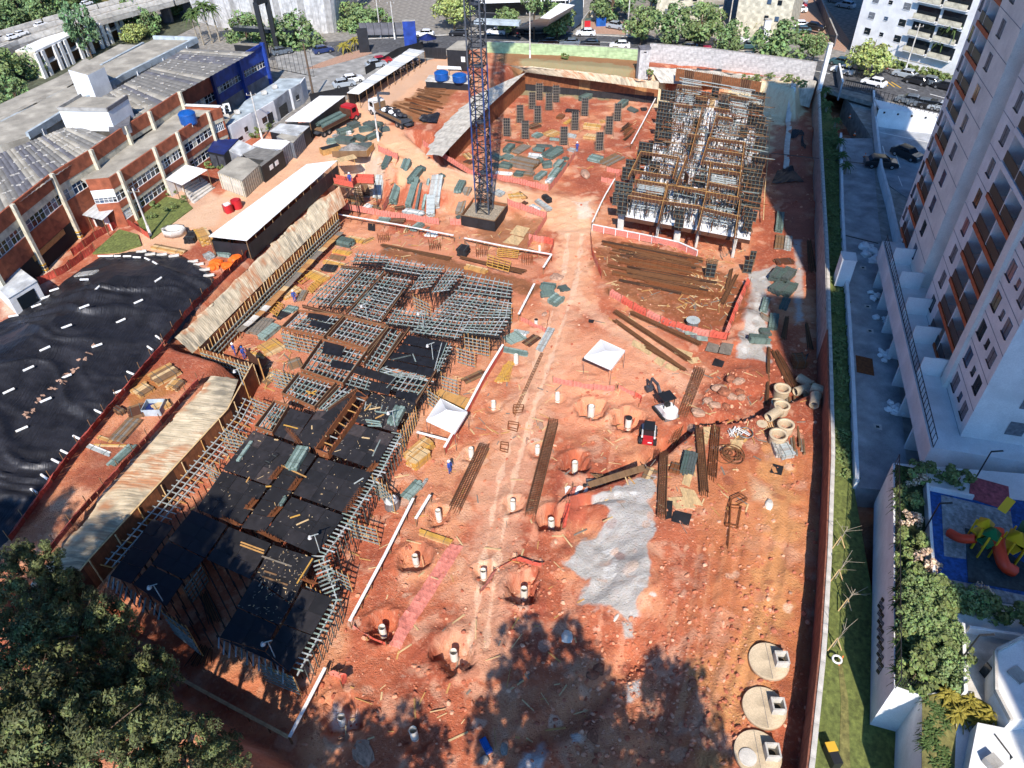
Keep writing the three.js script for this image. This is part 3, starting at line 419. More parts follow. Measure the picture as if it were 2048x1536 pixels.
sf(S4,[960,470],[830,640],{m:M.timberOld});sf(S4,[700,840],[900,1000],{m:M.timber});sf(S4,[1390,1190],[1640,1290],{m:M.timber,ply:M.greenPale});
{
const edge=[S3(1965,150,DK-.35),S3(1830,395,DK-.35),S3(1640,690,DK-.35),S3(1460,940,DK-.35),S4(1920,730,DK-.35),S4(1620,1270,DK-.35)],L=polyLen(edge),n=62;
for(let i=0;i<n;i++){const d=L*i/n,a=along(edge,d),dr=along(edge,Math.min(L,d+.5)).sub(along(edge,Math.max(0,d-.5))).normalize(),nr=V(-dr.z,0,dr.x);if(nr.x<0)nr.negate();mb().bar(a.clone().addScaledVector(nr,-.6),a.clone().addScaledVector(nr,rr(.35,1.1)),.08,.11).build('beam_end',pick([M.beam,M.greenPale,M.beamPale]),fw1);}
for(const o of[.4]){const s=mb();for(let i=0;i<24;i++)s.bar(lift(along(edge,L*i/24),-.16).add(V(o,0,o*.2)),lift(along(edge,L*(i+1)/24),-.16).add(V(o,0,o*.2)),.1,.14);s.build('stringer',M.beamPale,fw1);}
const p=mb();for(let i=0;i<40;i++){const a=along(edge,L*i/40).add(V(.6,-.2,.1));p.bar(atY(a,0),a,.07);}p.build('props',M.beamDark,fw1);
const wb=mb();for(let i=0;i<5;i++){}
}
{
const edge=[S4(290,590,DK-.3),S4(480,720,DK-.3),S4(700,830,DK-.3)],e2=[S4(1090,1050,DK-.3),S4(1300,1150,DK-.3),S4(1480,1230,DK-.3),S4(1610,1290,DK-.3)];
for(const e of[edge,e2]){const L=polyLen(e),n=Math.round(L/.55);for(let i=0;i<n;i++){const a=along(e,L*i/n);mb().bar(a.clone().add(V(-.15,0,-.5)),a.clone().add(V(.1,0,rr(.3,.8))),.1,.13).build('beam_end',pick([M.beam,M.beamPale]),fw1);}}
}
{const p=mb();for(let i=0;i<26;i++)for(let j=0;j<14;j++){const q=[S3(1045,130,DK),S3(1948,158,DK),S4(1605,1258,DK),S4(300,590,DK)];const b=quadAt(q,j/13,i/25);p.bar(atY(b,0),atY(b,DK-.2),.07);}p.build('props',M.frameDark,fw1);}  // deck props coloured near-black as well, standing in for shade below
const bars=(f,list,n,T=fw1,h=.55)=>{for(const[x0,y0,x1,y1]of list){const s=mb();for(let i=0;i<n;i++){const a=f(x0+(x1-x0)*i/(n-1),y0+(y1-y0)*i/(n-1),DK);s.bar(a,a.clone().add(V(rr(-.12,.12),h*rr(.8,1.2),rr(-.12,.12))),.035);s.bar(lift(a,.2).add(V(-.35,0,0)),lift(a,.2).add(V(.35,0,0)),.03);}s.build('starter_bars',M.rust,T);}};
bars(S3,[[855,700,955,745],[1095,790,1220,850],[1060,585,1010,640],[1225,375,1165,450],[1340,450,1290,520],[1215,630,1160,690],[1640,660,1740,510],[1370,1090,1440,1120],[1830,350,1790,400],[1270,130,1340,220]],14);
for(const[x0,y0,x1,y1,m]of[[965,845,1115,900,'timber'],[962,862,1112,918,'timber'],[1425,950,1325,1110,'timberYellow'],[1115,1030,1195,1056,'timberOld'],[1105,1065,1265,1120,'timberOld'],[1100,935,1290,1000,'timberGrey'],[1020,430,1000,462,'timber'],[1125,490,1160,488,'timberYellow'],[1225,355,1385,430,'timber'],[1750,435,1690,472,'beamPale'],[1858,190,1808,295,'beam'],[1740,175,1790,182,'timberPale'],[1240,95,1330,118,'timberYellow'],[1320,735,1400,700,'timberPale'],[1280,690,1345,670,'timberYellow'],[1180,188,1205,192,'timberPale'],[1100,1095,1080,1130,'timberGrey'],[640,640,670,622,'timber'],[990,622,1045,640,'timberOld'],[1420,100,1420,122,'timberPale']])mb().bar(S3(x0,y0,DK+.06),S3(x1,y1,DK+.06),.12,.06).build('loose_board',M[m],fw1);
for(const[x0,y0,x1,y1,m]of[[1405,860,1460,800,'timber'],[1440,848,1540,830,'timberPale'],[1495,865,1615,882,'greenPale'],[1495,925,1570,890,'timber'],[1430,985,1550,990,'greenPale'],[1410,935,1540,955,'greenPale'],[1420,955,1545,975,'greenPale'],[1630,425,1800,385,'beamDark'],[1815,375,1840,440,'beam'],[905,690,985,720,'timberYellow'],[920,715,995,690,'timberYellow']])mb().bar(S2(x0,y0,DK+.1),S2(x1,y1,DK+.1),.12,.08).build('loose_board',M[m],fw1);
{
const q=d2([1345,690],[1432,750],[1092,1232],[985,1190]);for(let e=0;e<4;e++){mb().bar(lift(q[e],-.3),lift(q[(e+1)% 4],-.3),.06,.9).build('shaft_form',M.ply,fw1);}
const s=mb();for(let i=0;i<18;i++){const t=i/17;s.bar(quadAt(q,1.03,t),lift(quadAt(q,1.03,t),.5),.04);s.bar(quadAt(q,-.02,t),lift(quadAt(q,-.02,t),.45),.04);}s.build('starter_bars',M.rust,fw1);
for(let i=0;i<9;i++){const t=.06+i*.11;mb().bar(lift(quadAt(q,.05,t),-.5),lift(quadAt(q,.95,t+rr(-.05,.05)),-.5),.09).build('strut',pick([M.timber,M.beamPale,M.timberOld]),fw1);}
}
function bundle(label,a,b,w,h,m,group,name='beam_bundle',rows=4){
const t=thing(name,label,'bundle',a.clone(),group);const d=b.clone().sub(a).normalize(),s=V(-d.z,0,d.x);const lay=Math.max(1,Math.round(h/.16));
for(let k=0;k<lay;k++){for(let i=0;i<rows;i++){const o=(i-(rows-1)/2)/rows*w,p=a.clone().addScaledVector(s,o).addScaledVector(d,rr(-.12,.12)),q=b.clone().addScaledVector(s,o).addScaledVector(d,rr(-.12,.12));p.y+=h*(k+.5)/lay;q.y+=h*(k+.5)/lay;mb().bar(p,q,w/rows*.9,h/lay*.9).build('beam',Array.isArray(m)?pick(m):m,t);}}
const L=a.distanceTo(b);for(const f of[.2,.8]){const c=lerp(a,b,f);const st=mb();st.bar(c.clone().addScaledVector(s,-w/2-.01).add(V(0,h+.012,0)),c.clone().addScaledVector(s,w/2+.01).add(V(0,h+.012,0)),.05,.02);for(const e of[-1,1])st.bar(c.clone().addScaledVector(s,e*(w/2+.012)),c.clone().addScaledVector(s,e*(w/2+.012)).add(V(0,h,0)),.05,.02);st.build('strap',M.beamDark,t);}
return t;
}
const onDeck=(f,x,y)=>f(x,y,DK+.06);
bundle('long single pale green beam lying on the dusty deck',onDeck(S3,1035,205),onDeck(S3,950,325),.35,.2,M.greenPale,undefined,'beam_bundle',1);
bundle('pale green beam stack with a brown board on top, middle of the deck',onDeck(S3,1370,250),onDeck(S3,1290,385),1.2,.5,[M.greenPale,M.greenWrap]);
bundle('pale green beam stack at the deck edge beside the lamp post',onDeck(S2,1715,850),onDeck(S2,1645,985),1.1,.6,[M.greenPale,M.greenWrap]);
bundle('small teal bundle on the deck joint',onDeck(S3,1255,560),onDeck(S3,1215,620),.35,.2,M.greenWrap,undefined,'beam_bundle',2);
bundle('black timber plank lying on the dusty deck',onDeck(S3,1195,285),onDeck(S3,1125,350),.5,.12,M.plyBlack,undefined,'plank',1);
function lampPole(label,base,top,h0){const t=thing('work_lamp',label,'lamp',base);mb().cyl(base,top,.045,.04,6).build('pole',M.beamPale,t);const c=top.clone();mb().bar(c.clone().add(V(-.5,-.15,0)),c.clone().add(V(.35,.2,0)),.06).build('arm',M.beamPale,t);const l=mb();l.cyl(c.clone().add(V(-.45,-.35,0)),c.clone().add(V(-.45,-.1,0)),.2,.1,8);l.build('lamp_head',M.whitePaint,t);}
for(const[f,x,y,l]of[[S3,1470,905,'work lamp pole at the right deck edge above the white rail'],[S4,1500,1150,'work lamp pole at the nearest deck corner'],[S4,680,740,'work lamp pole on the shaded deck by the trees'],[S1,1210,765,'work lamp pole between the open beam grids'],[S1,1285,1020,'work lamp pole on the far black decks'],[S1,770,705,'work lamp pole above the middle beam grid'],[S2,1665,1000,'work lamp pole by the green stack at the deck edge'],[S2,370,640,'work lamp pole on the corner of the retaining wall']]){const b=f(x,y,DK);lampPole(l,b,lift(b,2.2));}
const fw2=thing('building_frame','rear concrete building frame crowded with props and dark wall forms','building frame',R2(300,690,0));
const S0=3.1,S1h=5.6;
{
const q=[R1(840,330,S0),R1(1850,470,S0),R2(1640,765,S0),R2(362,525,S0)];
sub(q,4,6,(s)=>{const b=mb();b.uo=rr(0,5);b.prism(s.map(p=>atY(p,0)),S0-.22,S0);b.build('slab',M.canvasWhite,fw2);},.001);
const e=mb();e.bar(lift(q[3],-.35),lift(q[2],-.35),.3,.5);e.build('edge_beam',M.plyDark,fw2);
for(const[x,y,w]of[[305,690,.9],[680,760,.35],[880,800,.9],[1080,845,.35],[1455,945,.4],[1010,320,.5],[620,400,.5],[1400,400,.5]]){const b=R2(x,y,0);mb().box(b,w,S0-.2,.35).build('column',M.concretePale,fw2);}
for(const[i,j]of[[.1,.3],[.35,.3],[.65,.3],[.9,.3],[.1,.6],[.35,.6],[.65,.6],[.9,.6],[.2,.1],[.8,.1]]){const b=atY(quadAt(q,i,j),0);mb().box(b,.5,S0-.2,.4).build('column',M.concretePale,fw2);}
const rung=(f,a,b,m=M.plyDark)=>{const p=f(a[0],a[1],S1h),r=f(b[0],b[1],S1h);mb().bar(p,r,.14,.42).build('beam_form',m,fw2);mb().bar(lift(p,-.02).add(V(.22,0,.05)),lift(r,-.02).add(V(.22,0,.05)),.08,.4).build('beam_form',M.plyDark,fw2);const L=p.distanceTo(r),d=r.clone().sub(p).normalize(),nr=V(-d.z,0,d.x).multiplyScalar(.2);if(nr.z<0)nr.negate();const s=mb();for(let i=0;i<=L/.5;i++){const k=p.clone().addScaledVector(d,i*.5).add(nr);s.bar(atY(k,S1h-.5),atY(k,S1h+.32),.06);}s.build('studs',M.timberOld,fw2);mb().bar(lift(p,.3),lift(r,.3),.07,.05).build('form_rail',M.timber,fw2);const w=mb();for(let i=0;i<=L/1.4;i++){const k=p.clone().addScaledVector(d,i*1.4);w.bar(atY(k,S0),atY(k,S1h-.25),.07);w.bar(atY(k,S0+.3).add(V(.5,0,0)),atY(k,S1h-.5),.05);}w.build('props',M.steelDark,fw2);};
for(const[a,b]of[[[1230,845],[1640,895]],[[1215,970],[1630,1030]],[[1180,1110],[1620,1175]],[[1240,1200],[1600,1245]],[[1235,1350],[1580,1420]],[[1210,1465],[1560,1520]],[[460,1000],[890,1065]],[[360,1210],[790,1280]],[[400,1320],[760,1380]],[[770,1385],[1210,1440]],[[1300,500],[1470,530]],[[1090,370],[1220,390]],[[880,240],[1150,270]],[[1490,360],[1680,395]],[[870,460],[1040,480]],[[1340,600],[1500,630]],[[1010,800],[1120,815]]])rung(R1,a,b);
for(const[a,b]of[[[470,165],[790,210]],[[430,290],[740,350]],[[800,220],[1180,290]],[[1190,290],[1520,350]],[[390,330],[720,385]],[[720,380],[1130,440]],[[1130,450],[1530,545]]])rung(R2,a,b,M.plyDark);
for(const[a,b]of[[[1640,895],[1560,1520]],[[1235,850],[1150,1120]],[[1260,1120],[1200,1470]],[[890,1065],[830,1280]],[[460,1000],[320,1290]],[[770,1385],[735,1536]],[[985,1050],[860,1390]],[[1160,500],[1020,1050]],[[1330,560],[1240,850]]])rung(R1,a,b,M.ply);
for(const[a,b]of[[[790,190],[700,590]],[[1190,290],[1100,660]],[[1530,380],[1480,740]]])rung(R2,a,b,M.rust);
const pr=mb(),tr=mb(),wt=mb(),yl=mb();for(let i=0;i<1300;i++){const s=rnd(),t=rnd();if(s>.44&&s<.54&&t<.62)continue;const b=quadAt(q,s,t);const hh=rr(1.0,2.2);pr.bar(b,lift(b,hh),.07);const e=b.clone().add(V(rr(-1,1),rr(.2,hh),rr(-1,1)));(i % 4===0?wt:i % 4===1?yl:tr).bar(lift(b,hh*rr(.4,1)),e,.06);}
pr.build('props',M.frameDark,fw2).userData.kind='stuff';tr.build('braces',M.frameDark,fw2).userData.kind='stuff';wt.build('braces',M.beamPale,fw2).userData.kind='stuff';yl.build('braces',M.rust,fw2).userData.kind='stuff';
const b1=mb(),b2=mb(),b3=mb();const du=q[1].clone().sub(q[0]).normalize(),dv=q[3].clone().sub(q[0]).normalize();for(let i=0;i<620;i++){const p=quadAt(q,rr(.02,.96),rr(.02,.97)).setY(rr(S0+.9,S1h+.1)),d=i % 2?du:dv,L=rr(1,3.6);pick([b1,b1,b2,b3]).bar(p,p.clone().addScaledVector(d,L).add(V(rr(-.15,.15),rr(-.2,.2),rr(-.15,.15))),.08,.1);}b1.build('joists',M.timberOld,fw2).userData.kind='stuff';b2.build('joists',M.rust,fw2).userData.kind='stuff';b3.build('joists',M.beam,fw2).userData.kind='stuff';
const truss=(f,a,b,y)=>{const p=f(a[0],a[1],y),r=f(b[0],b[1],y),s=mb();const L=p.distanceTo(r),d=r.clone().sub(p).normalize();s.bar(p,r,.1,.1);s.bar(lift(p,.4),lift(r,.4),.1,.1);for(let i=0;i<L/.5;i++){const k=p.clone().addScaledVector(d,i*.5);s.bar(k,lift(k.clone().addScaledVector(d,.5),.4),.05);}s.build('truss_girder',M.beamPale,fw2);};
for(let r=0;r<5;r++){truss(R1,[930,190+r*28],[1150,225+r*28],4.6);truss(R1,[1490,280+r*40],[1840,345+r*40],4.6);truss(R1,[1500,440+r*38],[1660,465+r*38],4.4);truss(R1,[1360,640+r*40],[1590,670+r*40],4.2);truss(R2,[430,330+r*24],[690,370+r*24],4);truss(R2,[1130,440+r*30],[1500,510+r*30],4);truss(R2,[480,190+r*16],[760,240+r*16],5);truss(R2,[1240,120+r*22],[1490,165+r*22],5);truss(R1,[870,340+r*24],[1060,360+r*24],4.2);}
const gf=(f,a,b,y0,y1,o={})=>gridForm(f(a[0],a[1],y1),f(b[0],b[1],y1),y0,y1,{t:fw2,name:'wall_form',m:M.timberOld,ply:M.plyBlack,st:.6,rw:.6,out:.1,wm:M.beamDark,...o});
for(const[x,y,w]of[[700,270,170],[670,400,170],[650,520,180],[640,650,180],[630,740,190],[450,860,160],[430,960,170],[300,1060,160],[260,1150,150],[175,1310,200],[150,1440,200]])gf(R1,[x,y],[x+w,y+w*.14],S1h-2.2,S1h);
for(const[x,y,w]of[[1090,360,130],[1350,390,120],[1280,250,80],[1080,600,70],[1000,820,90],[1730,290,160],[1700,430,170],[1690,560,200],[1600,700,90],[1780,680,130],[1770,830,130],[1740,1000,160],[1640,1120,220],[1640,1250,230],[1620,1380,230],[1600,1480,240],[570,1080,120]])gf(R1,[x,y],[x+w,y+w*.14],S1h-2,S1h);
for(const[x,y,w]of[[265,170,180],[250,280,150],[295,300,100],[285,390,100],[605,160,60],[870,430,100],[880,520,90],[940,180,100],[1080,90,100],[1620,160,160],[1590,280,140],[1590,450,130],[1500,400,80],[1590,560,80]])gf(R2,[x,y],[x+w,y+w*.14],S1h-2,S1h-.2);
for(const[x,y,w]of[[1650,870,60],[1590,960,90],[1200,1000,100]])gf(R2,[x,y],[x+w,y+w*.1],0,2.2,{m:M.timberOld});
for(const[x0,y0,x1,y1]of[[1250,640,1240,810],[1330,650,1300,830],[960,1270,1000,1330]]){mb().bar(R1(x0,y0,S1h-.8),R1(x1,y1,S1h-.8),.12,1.8).build('stair_form',M.plyDark,fw2);}
for(let i=0;i<5;i++)mb().bar(R1(1270,655+i*38,S1h+.1),R1(1320,660+i*38,S1h+.1),.1,.08).build('tie',M.beamPale,fw2);
{const a=[R1(1262,345,S0+.15),R1(1320,352,S0+.15),R1(1300,480,S0+.15),R1(1240,475,S0+.15)];const s=mb();s.prism(a.map(p=>atY(p,0)),S0,S0+.2);s.build('pale_slab',M.timberPale,fw2);}
const a=R1(862,95,S1h),b=R1(1825,255,S1h),L=a.distanceTo(b);for(let i=0;i<9;i++){const p=lerp(a,b,i/9),r=lerp(a,b,(i+.985)/9);mb().bar(atY(p,S1h-.2),atY(r,S1h-.2),.06,2.3).build('plywood_sheet',i % 3===1?M.plyDark:M.ply,fw2);}for(let i=0;i<40;i++){const p=lerp(a,b,i/39).add(V(0,0,.1));mb().bar(atY(p,S1h-1.5),atY(p,S1h+1.2),.07).build('stud',M.timberOld,fw2);}
for(const y of[S1h-1.2,S1h-.6])mb().bar(lerp(a,b,.05).setY(y).add(V(0,0,.25)),lerp(a,b,.95).setY(y).add(V(0,0,.25)),.1,.14).build('waler',M.beamPale,fw2);
for(const[y0,y1,x0,x1]of[[700,790,1930,1905],[560,700,1925,1930]]){}
const rl=(pts,m=M.whiteRail)=>{const s=mb();for(let i=0;i+1<pts.length;i++)s.bar(pts[i],pts[i+1],.12,.16);s.build('safety_rail',m,fw2);};
rl([R1(1935,565,1.5),R1(1925,900,1.5),R1(1875,1420,1.5),R2(1775,560,1.2)],M.timberPale);
}
{
const base=R4(1408,455,0);base.y=0;
const t=thing('tower_crane','tall blue and grey lattice tower crane mast','crane',base);
const w=1.0,ang=.32,N=26,sec=2.5;const c=k=>{const a=ang+Math.PI/4+k*Math.PI/2;return V(Math.cos(a)*w*1.414,0,Math.sin(a)*w*1.414);};
const secMesh=(i,m,dg)=>{const y0=i*sec,d=mb(),sg=new THREE.Group();sg.name='mast_section';sg.position.set(0,y0,0);t.add(sg);t.updateMatrixWorld(true);for(let k=0;k<4;k++){const p=c(k),q=c((k+1)% 4);mb().bar(V(p.x,y0,p.z).add(base),V(p.x,y0+sec,p.z).add(base),.2,.2).build('chord',m,sg);for(let j=0;j<2;j++){const ya=y0+j*sec/2,yb=ya+sec/2,fl=(j+i*2)% 2;d.bar(V(p.x,fl?ya:yb,p.z).add(base),V(q.x,fl?yb:ya,q.z).add(base),.09);d.bar(V(p.x,ya,p.z).add(base),V(q.x,ya,q.z).add(base),.09);}}
d.build('lattice',dg,sg);};
for(let i=0;i<N;i++)secMesh(i,i>=2&&i<9?M.steelBlue:M.steelDark,M.frameDark);
const ld=mb();const lp=V(.25,0,-.1);for(const o of[-.22,.22])ld.bar(V(lp.x+o,0,lp.z).add(base),V(lp.x+o,N*sec,lp.z).add(base),.05);for(let i=0;i<N*sec/.35;i++)ld.bar(V(lp.x-.22,i*.35,lp.z).add(base),V(lp.x+.22,i*.35,lp.z).add(base),.035);for(let i=0;i<24;i++){const y=i*sec+1;for(let k=0;k<6;k++){const a=k/6*6.28,b=(k+1)/6*6.28;ld.bar(V(lp.x+Math.cos(a)*.4,y,lp.z+Math.sin(a)*.4).add(base),V(lp.x+Math.cos(b)*.4,y,lp.z+Math.sin(b)*.4).add(base),.035);}}ld.build('ladder',M.steelGrey,t);
for(let i=1;i<9;i++){const y=i*7.5;mb().box(V(base.x+.1,y,base.z+.2),1.1,.06,1.3,ang).build('landing',M.steelDark,t);}
const top=N*sec;mb().box(V(base.x,top,base.z),3.2,.9,3.2,ang).build('slewing_ring',M.steelDark,t);const cab=mb();cab.box(V(base.x+2,top+.9,base.z),1.6,2.1,1.8,ang);cab.build('cab',M.wallWhite,t);const hd=mb();for(let k=0;k<4;k++)hd.bar(c(k).add(V(base.x,top+.9,base.z)),V(base.x,top+7,base.z),.16);hd.build('tower_head',M.steelBlue,t);
}
{
const y=1.7,q=[R4(1312,282,y),R4(1600,334,y),R4(1490,480,y),R4(1202,428,y)].map(p=>atY(p,0));const t=thing('crane_base_box','black plywood box with sand fill round the crane foot','box',q[3]);
for(let e=0;e<4;e++){const a=q[e],b=q[(e+1)% 4];for(let i=0;i<2;i++)mb().bar(atY(lerp(a,b,i/2),y/2),atY(lerp(a,b,(i+.99)/2),y/2),.08,y).build('side_panel',e===3||e===0?M.ply:M.plyBlack,t);mb().bar(atY(a,y+.03),atY(b,y+.03),.14,.05).build('rim',M.timberOld,t);}
const s=mb();s.prism(q.map(p=>lerp(p,quadAt(q,.5,.5),.03)),.1,y-.45);s.build('fill',M.sand,t);
}
{
const lab=['with mortar splashed round its foot beside the bottom rail','nearest the bottom edge of the photo','standing inside the long orange net and white rail','alone in a round crater right of the orange net','between the white rail and the head of the orange net','below the fork of the two white rails','inside the left end of the curved orange net','in a square pit under the curved orange net','left of the second long rebar cage','right of the second long rebar cage, by an orange net','in a square pit right of the second cage, farther up','beside the head of the first long rebar cage','between the two long rebar cages','with a round-lipped top in the pits below the open tent','capped black, in the pit beside the skid loader','just below the pale net under the open tent','capped black, inside the small net ring by the beam grids','just below the net end by the green boards','between the white tent and the rail','inside the netted square beside the crane'];
const geo=(()=>{const pts=[];for(const[r,y]of[[.3,-.5],[.3,1.25],[.26,1.25],[.26,.2]])pts.push(new THREE.Vector2(r,y));return new THREE.LatheGeometry(pts,18);})(),inn=new THREE.CircleGeometry(.26,18).rotateX(-Math.PI/2),band=new THREE.CylinderGeometry(.305,.305,.1,18,1,true),capG=new THREE.CylinderGeometry(.31,.31,.05,18);
PIPES.forEach(([u,v],i)=>{const s=[1,1,1,1.05,.95,.95,.95,1.05,.9,1.05,1.05,.95,.9,1.25,1.15,.95,.75,.95,.9,.7][i];const p=pipePos[i].p.clone();p.y=heightAt(p.x,p.z);const t=thing('pile_sleeve',`cream plastic pile sleeve ${lab[i]}`,'pipe',p,'pile sleeves standing in craters');t.scale.set(s,s*(1+(i % 3)*.08),s);t.rotation.set((rnd()-.5)*.06,rnd()*6,(rnd()-.5)*.06);part('sleeve',geo,M.pvc,t);part('core',inn,M.concretePale,t,V(0,.35,0));part('mud_band',band,M.soilPale,t,V(0,.06+rnd()*.25,0));if(i===14||i===16)part('cap',capG,M.plyBlack,t,V(0,1.27,0));});
}
function tent(label,corners,h,peak,tilt){
const c=corners.map(p=>p.clone()),mid=quadAt(c,.5,.5),t=thing('canopy_tent',label,'tent',atY(mid,heightAt(mid.x,mid.z)));const top=lift(mid,peak);const s=mb();const n=8;
for(let e=0;e<4;e++){const a=c[e],b=c[(e+1)% 4];for(let i=0;i<n;i++)for(let k=0;k<n;k++){const f=(x,y)=>{const base=lerp(a,b,x),p=lerp(base,top,y);p.y-=Math.sin(y*3.1416)*peak*.14+Math.sin(x*3.14)*(1-y)*.06;return p;};s.quad(f(i/n,k/n),f((i+1)/n,k/n),f((i+1)/n,(k+1)/n),f(i/n,(k+1)/n));}}
s.build('canopy',M.canvasWhite,t);const v=mb();for(let e=0;e<4;e++)v.bar(lift(c[e],-.13),lift(c[(e+1)% 4],-.13),.02,.26);v.build('valance',M.canvasWhite,t);
for(let e=0;e<4;e++)mb().bar(onG(c[e],-.05),lift(c[e],-.02),.045).build('leg',M.steelDark,t);
}
tent('white canopy tent standing open on bare ground in the middle of the pit',[E(1760,815,2.5),E(1902,880,2.5),E(1822,987,2.5),E(1663,917,2.5)],2.5,.4);
tent('white peaked canopy tent between the black decks and the white rail',[E(822,1160,2.5),E(980,1240,2.5),E(905,1362,2.5),E(738,1285,2.5)],2.5,.85);
function rail(label,pts,o={}){
const h=o.h??1.1;const g=pts.map(p=>onG(p));const t=thing('guard_rail',label,'railing',g[0]);const L=polyLen(g),n=Math.max(1,Math.round(L/3.2));
for(let i=0;i<n;i++){const a=along(g,L*i/n),b=along(g,L*(i+.995)/n);mb().bar(lift(a,h),lift(b,h),o.w||.26,.06).build('board',M[o.m||'whiteRail'],t);if(o.net)mb().bar(lift(a,h*.5),lift(b,h*.5),.03,h*.9).build('net',M[o.net],t);}
const m=Math.max(2,Math.round(L/1.9));for(let i=0;i<=m;i++){const a=along(g,L*i/m);mb().bar(lift(a,-.2),lift(a,h-.03),.08).build('post',M[o.pm||'timberOld'],t);}
return t;
}
const gp=(f,...l)=>l.map(([x,y])=>f(x,y,0));
rail('long white guard rail behind the beam grids, left length',gp(R4,[165,475],[650,560],[1145,660]));rail('white guard rail in front of the crane box, right length',gp(R4,[1235,680],[1600,755],[1975,822]));rail('short white return rail at the corner right of the crane',gp(R4,[1975,822],[1905,935]));
rail('short white rail right of the open beam grids',gp(E,[1372,530],[1280,712]));rail('white rail with orange net running past the peaked tent',gp(E,[1190,890],[1090,1050],[985,1250],[850,1495]),{net:'net'});rail('short white rail below the peaked tent',gp(E,[690,1400],[875,1450]));
rail('long white rail along the black decks toward the bottom',gp(H,[675,268],[540,540],[370,862]));rail('short white rail forking off beside the pile sleeve',gp(H,[755,255],[685,370]));rail('white rail at the bottom corner of the pit',gp(H,[255,1085],[85,1418]));rail('weathered white rail between the trees and the pit',gp(G,[800,1010],[1200,1230],[1530,1408]),{m:'timberPale'});
rail('white rail with red net in front of the rear frame',gp(R2,[20,675],[450,765],[880,850],[1090,950]),{net:'netPale',pm:'whiteRail'});rail('white rail along the left side of the rear frame, far length',gp(R1,[625,440],[500,680],[350,965]),{w:.2});rail('white rail along the left side of the rear frame, near length',gp(R2,[250,205],[130,410],[20,655]),{w:.2});
function netFence(label,pts,o={}){
const h=o.h??1.15,g=pts.map(p=>o.y===undefined?onG(p):atY(p,o.y)),t=thing('net_fence',label,'fence',g[0].clone());const L=polyLen(g),n=Math.max(2,Math.round(L/(o.st||2.2)));
for(let i=0;i<n;i++){const m=5;const s=mb();for(let k=0;k<m;k++){const f=x=>{const p=along(g,L*(i+x)/n);return[p,Math.sin(x*3.1416)];};const[a,sa]=f(k/m),[b,sb]=f((k+1)/m);const lean=o.lean||0,w=rr(-.04,.04);const A1=lift(a,h-sa*.14+w),B1=lift(b,h-sb*.14+w),off=V(lean,0,lean*.3);const j=V(rr(-.05,.05),0,rr(-.05,.05));s.quad(lift(a,.02),lift(b,.02),lift(b,h*.5).add(j),lift(a,h*.5).add(j));s.quad(lift(a,h*.5).add(j),lift(b,h*.5).add(j),B1.add(off),A1.add(off));}s.build('net_panel',M[i % 3?(o.m||'net'):(o.m2||'netPale')],t);}
for(let i=0;i<=n;i++){const p=along(g,L*i/n);mb().bar(lift(p,-.1),lift(p,h+.12),.06).build('post',M[o.pm||'timberOld'],t);}
return t;
}
netFence('red net fence along the road in front of the material yard behind the crane',gp(B,[730,945],[1010,1035],[1230,1080],[1455,1125]),{m:'netPale',m2:'netPale'});netFence('red net fence on the right side of the material yard behind the crane',gp(B,[1460,1120],[1530,1030],[1610,915]),{m:'netPale'});
netFence('red net fence below the timber yard left of the crane',gp(R4,[150,400],[540,440],[1020,510]),{m:'netPale'});netFence('red net fence between the timber scraps and the green bundles',gp(R4,[535,120],[700,175],[620,300],[540,410]),{m:'netPale'});
netFence('red net fence right of the crane box',gp(R4,[1600,385],[1940,470],[1850,600],[1770,720]),{m:'netPale'});netFence('red net enclosure round the pile sleeve beside the crane',gp(R4,[1780,640],[2000,690],[1960,790]));netFence('short red net left of the crane box',gp(R4,[1110,510],[1205,520]),{m:'netPale'});
netFence('sagging red net fence along the rebar yard, lower side',gp(F,[200,560],[350,650],[520,730],[700,790],[885,830]),{lean:.3});netFence('orange red net fence at the right end of the rebar yard',gp(F,[885,830],[950,660],[1020,500]),{lean:-.4});netFence('red net fence at the left end of the rebar yard',gp(F,[90,215],[100,330],[155,460]));
netFence('pale pink sagging net below the open tent',gp(E,[1480,1070],[1670,1110],[1840,1135]),{m:'netPale',h:.9});netFence('orange net curving round the pits beside the skid loader',gp(F,[250,1120],[390,1170],[350,1260],[280,1330]),{h:.7});netFence('orange net ring round the capped sleeve by the beam grids',gp(E,[1300,630],[1290,710],[1440,775],[1460,670]),{h:.8,m:'netPale'});
netFence('curved orange net over the square pit near the bottom',gp(H,[990,690],[1060,575],[1160,530],[1290,575]),{h:.7,lean:.3});netFence('orange net hanging right of the second rebar cage',gp(H,[1440,190],[1420,300],[1385,400]),{h:.8});netFence('orange net left of the square brick pit',gp(I,[100,290],[70,380],[50,470]),{h:.6,lean:.4});
netFence('low red net bay by the rear frame, upper',gp(R3,[1480,1000],[1620,1020],[1560,1060]),{m:'netPale',h:.9});netFence('low red net bay by the rear frame, lower',gp(R3,[1430,1085],[1550,1110]),{m:'netPale',h:.9});
netFence('short orange net at the bottom rail corner',gp(H,[265,1090],[330,1110],[330,1160]),{lean:.5});netFence('orange net along the foot of the sleeve pit by the long rail',gp(H,[380,860],[450,905],[540,950]),{h:.5});
